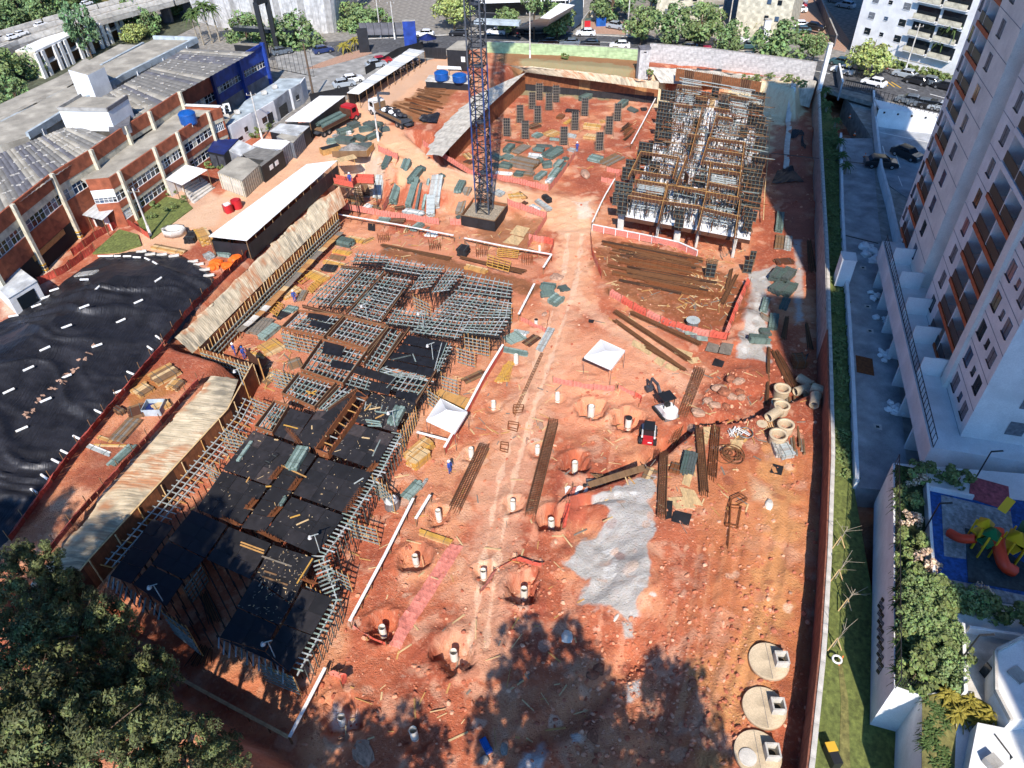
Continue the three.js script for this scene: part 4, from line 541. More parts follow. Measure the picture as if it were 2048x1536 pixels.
{
const t=thing('net_strip','flattened orange net strip lying from the timber beam down to the sleeve crater','net',onG(H(880,460)));const l=[H(878,462),H(800,590),H(700,745),H(620,870),H(570,955)].map(p=>onG(p)),L=polyLen(l);for(let i=0;i<20;i++){const s=mb(),a=along(l,L*i/20),b=along(l,L*(i+1)/20);for(let k=0;k<4;k++){const f=(p,o)=>onG(V(p.x+o,0,p.z+o*.35),.1+.12*Math.abs(Math.sin(o*5+i)));s.quad(f(a,-.6+k*.3),f(b,-.6+k*.3),f(b,-.3+k*.3),f(a,-.3+k*.3));}s.build('net_panel',M.netPale,t);}
}
netFence('brick red net fence along the top of the fluted slope, upper run',[D(1640,10,UH),D(1460,180,UH),D(1280,345,UH),D(1100,530,UH),D(965,700,UH)],{y:UH,h:1.4,lean:.5,m:'netDark',m2:'net'});netFence('brick red net fence at the foot of the black tarpaulin mound',[D(960,720,UH),D(740,975,UH),D(520,1240,UH),D(380,1410,UH),G(60,350,UH)],{y:UH,h:1.4,lean:.7,m:'netDark',m2:'net'});netFence('brick red net fence along the top of the near slope',[D(1165,925,UH),D(930,1190,UH),D(700,1450,UH),G(420,215,UH),G(210,480,UH)],{y:UH,h:1.3,lean:.6,m:'netDark',m2:'net'});
const gm={g:[M.greenWrap,M.greenDark],p:[M.greenPale,M.greenWrap],d:[M.greenDark,M.beamDark],w:[M.whitePaint,M.beamPale],y:[M.timberYellow,M.timber,M.timberPale],t:[M.timber,M.timberOld,M.timberPale],b:[M.timberOld,M.plyDark],s:[M.beamPale,M.concrete],k:[M.plyBlack,M.plyBlack2],r:[M.rust,M.rebar],o:[M.timberGrey,M.timberOld]};
const kindWord={g:'grey-green beam bundle',p:'pale green beam bundle',d:'dark green beam bundle',w:'white wrapped stack',y:'yellow timber stack',t:'timber stack',b:'brown board stack',s:'grey steel stack',k:'black sheet stack',r:'rusty bar stack',o:'grey plank stack'};
function yard(f,place,list,y){
const by={};for(const[x0,y0,x1,y1,w,h,k]of list){const g=(p)=>y===undefined?onG(p):atY(p,y);const b=bundle('',g(f(x0,y0,y||0)),g(f(x1,y1,y||0)),w,h,gm[k],'material stacks '+place,k==='k'?'sheet_stack':'gprwds'.includes(k)?'beam_bundle':'timber_stack',w>1.2?5:3);(by[k]||=[]).push(b);}
for(const k in by)ordinals(by[k],by[k].length===1?`${kindWord[k]} ${place}`:`${kindWord[k]} ${place}, #`);
}
yard(R4,'in the yard left of the crane',[[775,190,625,340,1.5,1,'g'],[870,225,790,310,1.2,.8,'g'],[845,300,755,375,1.4,.8,'g'],[945,290,880,390,.5,.6,'p'],[1020,275,975,390,2.0,1.2,'s'],[955,360,945,445,1.4,.8,'s'],[720,410,880,440,1.3,.6,'w'],[865,205,915,215,.8,.5,'d'],[880,320,820,400,.5,.4,'d'],[1035,225,1070,240,.6,.4,'g'],[640,380,720,370,1,.3,'b']]);
yard(R4,'behind the long white rail',[[500,470,600,480,1.2,.35,'p'],[615,480,725,490,1.3,.35,'b'],[870,510,795,570,1.2,.5,'p'],[760,520,730,580,.6,.2,'t'],[900,590,1000,600,1.2,.15,'w'],[930,530,880,570,.4,.2,'o']]);
yard(R4,'among the timber scraps under the red stair',[[535,225,490,290,1.9,.35,'s'],[620,170,580,225,1.2,.6,'d'],[430,350,370,390,1.3,.25,'w'],[310,345,300,385,1.5,.4,'b'],[250,290,310,310,1.1,.3,'t'],[375,190,400,270,1.1,.7,'b'],[285,330,240,380,.9,.3,'o'],[470,360,500,390,.9,.3,'b'],[330,290,360,320,.8,.25,'k']]);
yard(R4,'against the left side of the crane box',[[1225,255,1180,345,1.2,.6,'p'],[1270,310,1185,425,1.3,.6,'o'],[1180,460,1200,480,.8,.5,'d']]);
yard(R4,'right of the crane box',[[1500,300,1560,320,1.5,.4,'s'],[1620,330,1740,310,1.3,.35,'y'],[1690,290,1750,330,1,.3,'t'],[1850,340,1960,410,.9,.5,'s'],[1800,380,1870,410,1.1,.25,'w'],[1910,300,1960,340,.9,.7,'k'],[1760,360,1720,380,.9,.2,'b']]);
yard(R3,'in the yard behind the crane',[[640,780,590,830,1.4,.7,'g'],[770,770,660,835,2,.3,'o'],[860,768,1000,775,.8,.35,'d'],[835,805,925,820,1,.6,'g'],[790,860,910,870,1.5,.4,'w'],[1050,815,950,880,2.4,.6,'g'],[1030,795,1085,805,.9,.5,'g'],[650,920,860,960,3.0,.9,'o'],[915,950,990,945,1.4,.9,'g'],[545,945,635,965,1.5,.7,'g'],[570,860,640,885,1.5,.5,'p'],[480,870,540,900,1.2,.6,'g'],[500,1010,640,1018,1,.25,'w'],[670,1020,740,1035,1.3,.6,'g'],[750,1020,830,1030,1.1,.5,'o'],[930,1010,860,1070,1.1,.6,'p'],[1080,910,1030,960,1.1,.5,'p'],[1130,930,1080,1000,.9,.5,'g'],[1050,985,990,1060,1.3,.6,'p'],[880,900,900,920,1,.7,'g'],[1000,1060,960,1100,1.1,.5,'w'],[480,930,520,960,1.2,.4,'d'],[230,840,270,880,1.3,.3,'t'],[225,905,290,920,1.2,.3,'b'],[1100,890,1140,880,.8,.4,'g']]);
yard(R3,'between the column forms of the rear pit',[[880,590,800,615,1.6,.5,'b'],[840,690,890,665,1.6,.4,'p'],[1040,640,950,680,2.4,.3,'t'],[980,710,1060,715,1,.3,'p'],[1130,680,1210,690,1.2,.35,'s'],[1280,600,1425,612,1.9,.6,'y'],[1290,690,1390,705,1.6,.5,'y'],[1060,525,1090,500,1.3,.5,'r'],[1110,580,1170,545,.8,.3,'y'],[1120,460,1235,470,1.2,.4,'k'],[1330,880,1440,900,2.2,.5,'p'],[1600,860,1450,935,2.4,.3,'o'],[1150,800,1210,820,1,.35,'s'],[580,720,740,745,.6,.2,'b'],[1680,440,1750,460,1.4,.4,'d'],[1430,555,1470,545,1,.3,'t'],[1260,370,1330,330,1.5,.9,'g'],[1600,430,1650,390,1.4,.9,'g'],[1790,440,1840,440,.9,.4,'k']]);
yard(B,'in the small red-fenced yard by the trucks',[[160,835,240,830,1.6,.5,'p'],[220,830,310,840,1.7,.9,'d'],[230,790,300,770,1.6,.8,'g'],[290,755,340,735,1.4,.8,'d'],[350,770,420,760,1.3,.7,'g'],[390,740,440,760,1.5,.9,'d'],[330,810,380,830,1.1,.7,'d'],[400,820,440,800,1.1,.7,'g'],[420,730,480,740,1.2,.6,'g'],[340,860,420,855,1.2,.5,'d'],[470,770,520,760,1.1,.6,'d'],[300,850,340,855,1,.4,'p'],[260,770,290,790,.8,.6,'w'],[440,780,470,800,.8,.5,'d'],[200,810,220,800,.8,.5,'s']],UH);
yard(S1,'along the left side of the beam grids',[[515,95,650,130,1.5,.8,'g'],[610,70,740,95,1.2,.35,'y'],[500,170,640,195,.9,.3,'y'],[480,215,590,230,.9,.25,'o'],[430,250,580,280,.9,.3,'y'],[420,300,520,310,1.4,.4,'k'],[310,345,440,400,1.8,.35,'y'],[100,540,230,470,1.6,.35,'y'],[240,560,280,490,1,.25,'o'],[50,700,140,640,1.6,.12,'k'],[120,620,210,640,1.4,.2,'p'],[720,105,820,60,.9,.1,'t']]);
yard(S2,'beside the lower left beam grids',[[470,220,570,90,2.4,.4,'o'],[530,260,660,150,1.2,.6,'p'],[540,370,690,290,2.6,.35,'y'],[420,370,560,410,.7,.2,'y'],[760,480,860,450,1.8,.3,'o'],[600,530,570,590,1.2,.1,'t'],[350,790,420,760,1.5,.1,'t'],[320,850,370,800,1.3,.1,'y'],[560,590,610,620,1.2,.08,'b']]);
yard(E,'right of the open beam grids',[[1410,510,1490,520,1.4,.5,'g'],[1520,530,1570,515,1.3,.35,'d'],[1410,560,1490,550,1.1,.5,'g'],[1475,610,1520,580,1.6,.7,'p'],[1210,830,1300,790,1.9,.25,'p'],[1320,850,1390,800,1.2,.2,'b'],[1190,880,1330,905,.9,.25,'p'],[1250,770,1330,790,1,.2,'w'],[1400,880,1470,760,.9,.35,'s'],[960,1070,1080,1010,1.1,.15,'b'],[930,310,985,320,1.6,1.1,'k'],[970,400,1090,425,.9,.5,'y'],[1160,1070,1240,950,.9,.3,'y']]);
yard(E,'by the peaked tent and lower rail',[[800,1150,1000,1210,1.4,.5,'y'],[640,1530,760,1430,1.5,.8,'y']]);
yard(H,'beside the right edge of the black decks',[[630,240,700,160,1.1,.35,'p'],[700,195,735,140,.3,.2,'s'],[660,90,730,30,1.3,1.1,'y'],[700,405,850,450,.6,.3,'y']]);
yard(F,'on the grey slurry by the right wall',[[1100,660,1120,590,.9,.5,'p'],[1155,760,1165,680,1.1,.5,'g'],[1080,780,1140,780,1.2,.5,'d'],[1015,835,1130,830,1.1,.7,'g'],[1080,700,1140,710,1,.3,'o'],[1190,190,1200,90,1.1,.7,'g'],[1190,290,1200,210,1.2,.4,'o'],[1240,300,1250,220,1,.4,'s'],[1160,480,1200,430,1.5,.9,'d'],[1210,480,1260,430,1.5,.9,'d'],[1160,550,1210,510,1.6,.8,'d'],[1220,560,1270,510,1.4,.8,'d'],[1170,370,1270,360,1.2,.4,'b'],[1215,640,1240,580,1,.4,'d'],[1270,960,1340,960,1.7,1,'r']]);
yard(I,'on the pale sheets by the scarp',[[600,275,620,190,1.3,.8,'d'],[545,270,560,225,1,.4,'r'],[1010,180,1060,175,1.6,.6,'s'],[430,290,450,245,1.2,.08,'t'],[690,105,700,40,1.2,.08,'t'],[825,120,850,95,1.4,.08,'t']]);
yard(D,'on the bench below the tarpaulin mound',[[1030,850,900,920,2.2,.5,'t'],[880,950,800,1000,1.8,.4,'t'],[1060,920,1010,970,1.4,.5,'t'],[850,1090,760,1120,1.6,.6,'b'],[720,1090,690,1110,1.2,.6,'b'],[800,1140,680,1270,1.6,.3,'o'],[780,1290,650,1410,.9,.2,'p'],[570,1240,660,1270,.4,.12,'y'],[520,1295,645,1345,.5,.12,'w'],[550,1290,740,1295,.3,.1,'y'],[990,1050,900,1090,1.2,.4,'t']],UH);
yard(D,'at the near end of the long white shed',[[1180,60,1220,120,1.6,1.1,'y'],[1270,130,1350,130,1.3,.7,'y'],[1150,60,1110,110,1.4,.8,'k'],[1290,170,1360,180,1.3,.6,'p'],[1340,180,1400,150,1.2,.7,'k'],[900,130,1080,165,1,.3,'t'],[1210,180,1240,200,1.1,.5,'s']],UH);
{const p=D(910,1085,UH),t=thing('blue_mixer_box','pale blue open box on the bench below the mound','box',p);for(const[x,z,a,b]of[[0,.8,1.8,.06],[0,-.8,1.8,.06],[-.9,0,.06,1.6],[.9,0,.06,1.6]])mb().box(p.clone().add(V(x,0,z)),a,.8,b).build('side',M.roofPale,t);mb().box(p,1.7,.3,1.5).build('load',M.blueDark,t);const L=[];for(const[x,y,r]of[[1270,230,.8],[1340,245,.9],[1385,205,.9],[1250,255,.7]]){const q=D(x,y,UH),o=thing('orange_net_roll','','net',q,'orange heaps by the mound');const g=new THREE.IcosahedronGeometry(r,2),a=g.attributes.position;for(let i=0;i<a.count;i++){const k=.7+.6*vn(a.getX(i)*4+x,a.getZ(i)*4+a.getY(i)*3);a.setXYZ(i,a.getX(i)*k,a.getY(i)*k*.45,a.getZ(i)*k);}g.computeVertexNormals();part('heap',g,M.orangeNet,o,V(0,.2,0));part('tie',new THREE.TorusGeometry(r*.4,.05,5,12).rotateX(Math.PI/2),M.netDark,o,V(0,r*.4,0));L.push(o);}ordinals(L,'bright orange net heap at the mound corner, #');}
{
const put=(f,k,list)=>list.forEach(([a,b,c,d])=>{const q=[a,b,c,d].map(([x,y])=>onG(f(x,y,1),0));const y0=Math.max(...q.map(p=>p.y))+.02;const s=mb();s.prism(q,y0,y0+.04);const o=single('plywood_sheet','','sheet',s,M[k],atY(q[0],y0),'sheets lying on the ground');SH.push([o,k]);});
const SH=[];put(I,'timberPale',[[[575,300],[640,315],[680,385],[600,370]],[[520,350],[600,345],[650,395],[560,400]],[[630,140],[660,150],[620,300],[585,285]],[[800,85],[862,90],[850,130],[808,122]],[[680,30],[715,30],[700,110],[672,100]]]);
put(I,'plyBlack',[[[515,362],[545,365],[540,440],[510,448]],[[550,405],[630,425],[615,475],[538,455]],[[992,192],[1040,205],[1030,245],[980,232]]]);
const put0=(f,k,l)=>l.forEach(([a,b,c,d])=>{const q=[a,b,c,d].map(([x,y])=>onG(f(x,y,0),0));const y0=Math.max(...q.map(p=>p.y))+.02,s=mb();s.prism(q,y0,y0+.04);SH.push([single('plywood_sheet','','sheet',s,M[k],atY(q[0],y0),'sheets lying on the ground'),k]);});
put0(F,'timberPale',[[[340,820],[400,850],[380,880],[330,855]],[[400,850],[460,880],[440,915],[380,880]],[[480,920],[530,945],[505,980],[460,950]],[[540,960],[610,995],[580,1010],[520,985]],[[590,870],[690,900],[680,930],[580,900]],[[640,930],[720,920],[740,950],[680,960]]]);
put0(F,'plyBlack',[[[820,930],[875,950],[860,985],[800,970]],[[735,1290],[800,1300],[790,1340],[725,1325]],[[80,700],[115,705],[105,722],[78,718]]]);put0(F,'timberGrey',[[[780,840],[850,860],[830,905],[760,890]],[[855,855],[925,865],[905,930],[835,915]]]);
put0(R4,'timberPale',[[[1680,520],[1790,545],[1740,620],[1620,590]],[[1640,600],[1740,630],[1690,690],[1560,665]]]);put0(R4,'plyBlack',[[[410,500],[470,510],[470,570],[410,560]]]);
for(const k of['timberPale','plyBlack','timberGrey'])ordinals(SH.filter(s=>s[1]===k).map(s=>s[0]),`${{ timberPale: 'pale tan', plyBlack: 'black', timberGrey: 'grey slatted' }[k]} sheet lying flat on the red soil, #`);
}
{
const mk=()=>{const t=new THREE.Group();const w=1.25,h=3.2,d=.5;const b=mb();b.box(V(0,0,0),w,h,d);b.build('plywood_core',M.plyBlack,t);for(const[x,z]of[[-.55,.29],[-.18,.29],[.18,.29],[.55,.29],[-.55,-.29],[.55,-.29]])mb().bar(V(x,0,z),V(x,h+.25,z),.06).build('stud',M.timberGrey,t);for(let i=0;i<6;i++)for(const z of[.36,-.36])mb().bar(V(-.85,.35+i*.52,z),V(.85,.35+i*.52,z),.06,.06).build('yoke',M.timberGrey,t);for(const s of[-1,1])mb().bar(V(s*.6,1.6,.3),V(s*.9,0,1.2),.06).build('prop',M.timberOld,t);return t;};
const proto=mk();const L=[];[[885,355],[822,430],[970,448],[1032,375],[714,550],[870,560],[597,675],[760,700],[1287,495],[1200,618],[1577,540],[1502,662],[1102,752],[1417,800]].forEach(([x,y])=>{const o=proto.clone();o.name=numbered('column_form');o.position.copy(onG(R3(x,y,0)));o.rotation.y=-.06+rr(-.06,.06);scene.add(o);tag(o,'','column form','column forms in the rear pit');L.push(o);});ordinals(L,'black column form with timber yokes in the rear pit, #');
}
function cage(label,a,b,w,h,o={}){
const t=thing('rebar_cage',label,'rebar cage',a.clone());const d=b.clone().sub(a),L=d.length();d.normalize();const s=V(-d.z,0,d.x);const m=o.m||M.rebar;const nb=o.nb||5;
const r=mb();for(let i=0;i<nb;i++)for(const y of[.08,h]){const k=(i/(nb-1)-.5)*w;r.bar(a.clone().addScaledVector(s,k).add(V(0,y,0)).addScaledVector(d,rr(-.4,.1)),b.clone().addScaledVector(s,k).add(V(0,y,0)).addScaledVector(d,rr(-.1,.5)),.05);}r.build('long_bars',m,t);
const st=mb();const n=Math.round(L/(o.st||.22));for(let i=0;i<=n;i++){const c=a.clone().addScaledVector(d,L*i/n),p=(k,y)=>c.clone().addScaledVector(s,k*w/2).add(V(0,y,0));st.bar(p(-1,h),p(1,h),.035);st.bar(p(-1,.08),p(-1,h),.035);st.bar(p(1,.08),p(1,h),.035);}st.build('stirrups',M.rebarDark,t);return t;
}
const cg=(f,x0,y0,x1,y1)=>[onG(f(x0,y0,0),.05),onG(f(x1,y1,0),.05)];
cage('long rebar cage left of centre, beside the pile sleeves',...cg(H,1010,5,870,300),.95,.8);cage('second long rebar cage right of the first, splayed at its lower end',...cg(H,1345,-120,1235,330),.95,.8,{});cage('rebar cage leaning toward the mini excavator',...cg(F,730,1010,570,1400),1.0,.7);
cage('rebar cage with loose ends at the edge of the grey slurry',...cg(I,500,190,488,470),.75,.6);cage('rebar cage lying beside the dark green bundle',...cg(I,655,80,676,360),.7,.6);cage('short rebar cage by the coiled bars',...cg(I,730,70,712,290),.8,.4,{m:M.rust});
cage('thin row of bars leading down to the first sleeves',...cg(E,1415,905,1255,1260),.3,.08,{nb:3,st:.5});
cage('long narrow cage in front of the rebar yard, topmost',...cg(F,330,670,725,855),.5,.4);cage('long narrow cage in front of the rebar yard, middle',...cg(F,235,665,660,940),.5,.4);cage('long narrow cage in front of the rebar yard, lowest',...cg(F,235,715,610,985),.4,.3);cage('narrow cage fragment below the long narrow cages',...cg(F,420,870,640,1000),.3,.3);
{
const list=[['straight bar bundle fanned out from the slurry toward the concrete rings',F,1165,880,1285,1120,1.2],['thin bar bundle running down left of the concrete rings',F,1135,870,1120,1200,.35],['dark long bar bundle behind the beam grids',S1,880,120,1420,235,.9],['dark long bar bundle behind the right beam grids',S1,1500,220,2000,340,.9],['bar bundle at the right end of the rebar yard',R2,1450,1080,1400,1290,.5],['tilted bar bundle beside the orange net of the rebar yard',R2,1500,1140,1350,1430,.6],['bar bundle in shade by the boundary wall',F,1350,730,1380,880,.5],['bar bundle on the slurry in half shade',F,1240,690,1215,820,.6],['pole bundle in shade against the boundary wall',F,1365,250,1390,420,.9],['dark bar stack inside the bottom left corner of the pit',S4,1000,1080,940,1220,1.6],['pole stack in the shaft opening between black decks',S4,990,700,1070,900,.8]];
for(const[l,f,x0,y0,x1,y1,w]of list){const t=thing('bar_bundle',l,'bars',onG(f(x0,y0,0))),a=onG(f(x0,y0,0),.1),b=onG(f(x1,y1,0),.1),d=b.clone().sub(a).normalize(),s=V(-d.z,0,d.x);for(let i=0;i<13;i++){const k=(i/12-.5)*w,e=rr(-.3,.3);mb().bar(a.clone().addScaledVector(s,k*rr(.5,.9)).addScaledVector(d,e).add(V(0,rr(0,.2),0)),b.clone().addScaledVector(s,k*rr(.9,1.4)).addScaledVector(d,-e).add(V(0,rr(0,.2),0)),.06).build('bar',i % 3?M.rebar:M.rebarDark,t);}}
const yardBars=(label,f,q,n,y,sd)=>{const c=q.map(([x,yy])=>f(x,yy,y));const t=thing('rebar_yard_stock',label,'rebar stock',atY(c[3],y));for(let i=0;i<n;i++){const v=i/n+rr(0,.03),u0=rr(0,.35),u1=rr(.55,1),s=mb();const a=quadAt(c,u0,v),b=quadAt(c,u1,v+rr(-.06,.06));const k=4+Math.floor(rnd()*4),d=b.clone().sub(a).normalize(),sd=V(-d.z,0,d.x);const g=p=>y?p:onG(p,.08);for(let j=0;j<k;j++){const o=(j/k-.5)*.5;s.bar(g(a.clone().addScaledVector(sd,o+rr(-.05,.05))).add(V(0,rr(.02,.2),0)),g(b.clone().addScaledVector(sd,o+rr(-.08,.08))).add(V(0,rr(.02,.2),0)),.06);}s.build('bar_bundle',pick([M.rebar,M.rust,M.rebarDark,M.rebar]),t);}};
yardBars('rebar stock laid out in long rusty bundles below the rear frame',R2,[[60,740],[1150,960],[1480,1420],[220,1180]],46,0);yardBars('rusty rebar stock in the fenced yard beside the water tanks',B,[[720,500],[900,520],[820,700],[540,620]],22,UH);yardBars('rusty bar stock inside the long formwork corner at the rear',R3,[[1600,640],[1700,560],[1760,640],[1640,740]],8,0);
const fr=(label,f,pts,h,m=M.rust)=>{const g=pts.map(([x,y])=>onG(f(x,y,.6),h)),t=thing('bent_rebar_frame',label,'rebar frame',atY(g[0],g[0].y-h));for(let i=0;i+1<g.length;i++){mb().bar(g[i],g[i+1],.07).build('bar',m,t);mb().bar(lift(g[i],.35),lift(g[i+1],.35),.06).build('bar',m,t);mb().bar(g[i],lift(g[i],.35),.05).build('link',m,t);}};
fr('bent rusty stirrup frames lying right of the scarp',I,[[790,400],[845,408],[830,495],[775,485],[790,400],[800,370],[840,355],[870,375],[825,395]],.1);fr('long rusty frame spine under the bent stirrups',I,[[800,380],[795,480],[785,590]],.1);fr('small open frame by the first sleeves, left of the tent',E,[[1250,1200],[1310,1195],[1300,1230],[1245,1235],[1250,1200]],.2);fr('small open frame between the long cages, upper',E,[[1220,1290],[1280,1300],[1270,1335],[1215,1325],[1220,1290]],.2);fr('small open frame between the long cages, lower',E,[[1175,1410],[1220,1415],[1215,1455],[1170,1450],[1175,1410]],.2);
for(const[l,x,y]of[['starter bar cage standing behind the short gap in the white rail',1380,770],['starter bar cage standing left of the white return rail',1770,840],['starter bars standing behind the middle of the white rail',985,720],['cluster of starter bars in pale footing at the left',545,640]]){const b=onG(R4(x,y,0)),t=thing('starter_cage',l,'rebar cage',b);for(let i=0;i<12;i++){const o=V((i % 6)*.3-.75,0,Math.floor(i/6)*.5);mb().bar(b.clone().add(o),b.clone().add(o).add(V(rr(-.1,.1),rr(1.2,1.9),rr(-.1,.1))),.045).build('bar',M.rust,t);}for(const yy of[.5,1])mb().bar(b.clone().add(V(-.8,yy,.25)),b.clone().add(V(.8,yy,.25)),.035).build('tie',M.rust,t);}
const c=onG(I(800,160,1),.15),t=thing('bar_coil','tangled rusty coil of bars beside the pale sheet','coil',c);for(let i=0;i<9;i++){const g=new THREE.TorusGeometry(rr(.5,1.1),.04,5,22);const m=part('coil_loop',g,M.rebar,t,V(rr(-.6,.6),rr(0,.3),rr(-.4,.4)));m.rotation.set(Math.PI/2+rr(-.3,.3),rr(-.2,.2),0);}
}
{
const fr=(label,f,q,n,m,y=.15)=>{const c=q.map(([x,yy])=>onG(f(x,yy,0),y)),t=thing('timber_grid_frame',label,'timber frame',c[3]);for(let i=0;i<=n;i++){mb().bar(quadAt(c,0,i/n),quadAt(c,1,i/n),.08).build('batten',m,t);mb().bar(lift(quadAt(c,i/n,0),.07),lift(quadAt(c,i/n,1),.07),.08).build('batten',m,t);}};
fr('yellow timber grid frame leaning behind the right beam grids',S1,[[1720,240],[1900,290],[1880,370],[1710,320]],4,M.timberYellow,.9);fr('yellow timber grid frame under the white rail',S1,[[1800,170],[1960,190],[1950,250],[1790,230]],4,M.timberYellow,.6);fr('orange timber frame by the plank walkway',S1,[[200,410],[260,355],[310,390],[250,440]],2,M.timberYellow,.3);fr('yellow timber frame stack beside the plank walkway',S1,[[0,660],[50,585],[110,610],[60,700]],4,M.timberYellow,.4);fr('yellow timber frames beside the beam grid edge',S1,[[300,480],[370,410],[410,430],[330,520]],5,M.timberYellow,.3);fr('yellow timber ladder frames lying beside the sleeve by the rail',S1,[[1840,1080],[1920,1040],[1880,1200],[1800,1200]],6,M.timberYellow,.2);fr('timber ladder frame lying along the top of the slurry',I,[[165,295],[405,265],[412,290],[175,315]],9,M.timberOld,1.2);fr('upper timber frame beside the wheelbarrow',I,[[180,260],[280,230],[300,255],[220,285]],4,M.timberOld,1.2);fr('timber grid frame among the rebar at the frame corner',R2,[[1200,990],[1305,1010],[1290,1100],[1195,1080]],5,M.timberOld,.5);
}
{
const m1=mb(),m2=mb(),m3=mb();const deckQ=[[S3(1045,130,DK),S3(1948,158,DK),S3(1445,928,DK),S3(682,632,DK)],[S2(1465,706,DK),S2(1848,792,DK),S2(1680,1040,DK),S2(1325,955,DK)],[S3(1168,862,DK),S3(1438,948,DK),S3(1212,1378,DK),S3(940,1258,DK)]];for(let i=0;i<420;i++){const p=lift(quadAt(pick(deckQ),rnd(),rnd()),.06),a=rr(0,6.28),L=rr(.05,.22)*(i % 14?1:3);pick([m1,m3,m3]).bar(p,p.clone().add(V(Math.cos(a)*L,.01,Math.sin(a)*L)),rr(.02,.07),.02);}const areas=[[R4,160,180,700,400,70],[R4,500,560,1900,800,90],[F,640,440,900,640,90],[F,150,230,900,760,120],[S1,250,100,700,500,90],[S2,350,300,800,700,70],[E,900,1000,1900,1500,80],[H,300,50,1500,1400,110],[F,600,1000,1300,1480,70],[R3,450,300,1900,1000,110],[S3,700,50,1000,600,40],[R2,300,640,1600,1000,90],[I,200,100,900,500,50]];
for(const[f,x0,y0,x1,y1,n]of areas)for(let i=0;i<n;i++){const p=onG(f(rr(x0,x1),rr(y0,y1),0),.05);if(sdPoly(p.x,p.z,pit)>-.6)continue;const a=rr(0,6.28),L=rr(.3,1.6);pick([m1,m1,m2,m3]).bar(p,p.clone().add(V(Math.cos(a)*L,rr(0,.12),Math.sin(a)*L)),rr(.05,.16),.04);}
[[m1,M.timberPale],[m2,M.timber],[m3,M.timberGrey]].forEach(([b,m],i)=>{const x=b.geo();const o=new THREE.Mesh(x,m);o.name=['pale_offcuts','brown_offcuts','grey_offcuts'][i];o.userData={kind:'stuff',label:['pale timber offcuts scattered over the pit floor','brown timber offcuts scattered over the pit floor','grey timber offcuts scattered over the pit floor'][i],category:'offcuts'};o.castShadow=o.receiveShadow=true;scene.add(o);});
const g=new THREE.DodecahedronGeometry(.085,0);{const p=g.attributes.position;for(let i=0;i<p.count;i++)p.setXYZ(i,p.getX(i)*(1+.4*vn(p.getX(i)*30+9,p.getY(i)*30)),p.getY(i)*.7,p.getZ(i)*(1+.4*vn(p.getZ(i)*30+5,3)));g.computeVertexNormals();}
const slurry=[[1180,990],[1310,960],[1300,1230],[1130,1200],[1130,1110]].map(([u,v])=>P(u,v,1));const pts=[];const add=(n,f)=>{for(let i=0;i<n;i++){const q=f();if(q&&sdPoly(q.x,q.z,pit)<-.3&&!inPoly(q.x,q.z,slurry))pts.push(q);}};
add(4200,()=>P(rr(600,1640),rr(760,1560),.3));add(1500,()=>I(rr(300,1000),rr(300,1500),1));add(700,()=>I(rr(0,700),rr(900,1530),.3));add(900,()=>P(rr(1000,1500),rr(380,760),0));add(500,()=>P(rr(1540,1640),rr(230,800),.5));add(500,()=>F(rr(680,1050),rr(1000,1450),.3));add(400,()=>H(rr(1150,1600),rr(480,800),.5));
const im=new THREE.InstancedMesh(g,new THREE.MeshStandardMaterial({color:0xffffff,roughness:.97}),pts.length),o=new THREE.Object3D(),c=new THREE.Color();const cols=['#b8704f','#c98c6c','#a35a40','#cf9d7f','#a9634a','#bd7a5c'];pts.forEach((p,i)=>{const s=.35+Math.pow(rnd(),6)*2.2;o.position.set(p.x,heightAt(p.x,p.z)+.02,p.z);o.rotation.set(rr(0,3),rr(0,6),rr(0,3));o.scale.setScalar(s);o.updateMatrix();im.setMatrixAt(i,o.matrix);im.setColorAt(i,c.set(pick(cols)));});
im.name='soil_clods';im.userData={kind:'stuff',label:'clods and stones scattered over the red excavation floor',category:'clods'};im.castShadow=im.receiveShadow=true;scene.add(im);
}
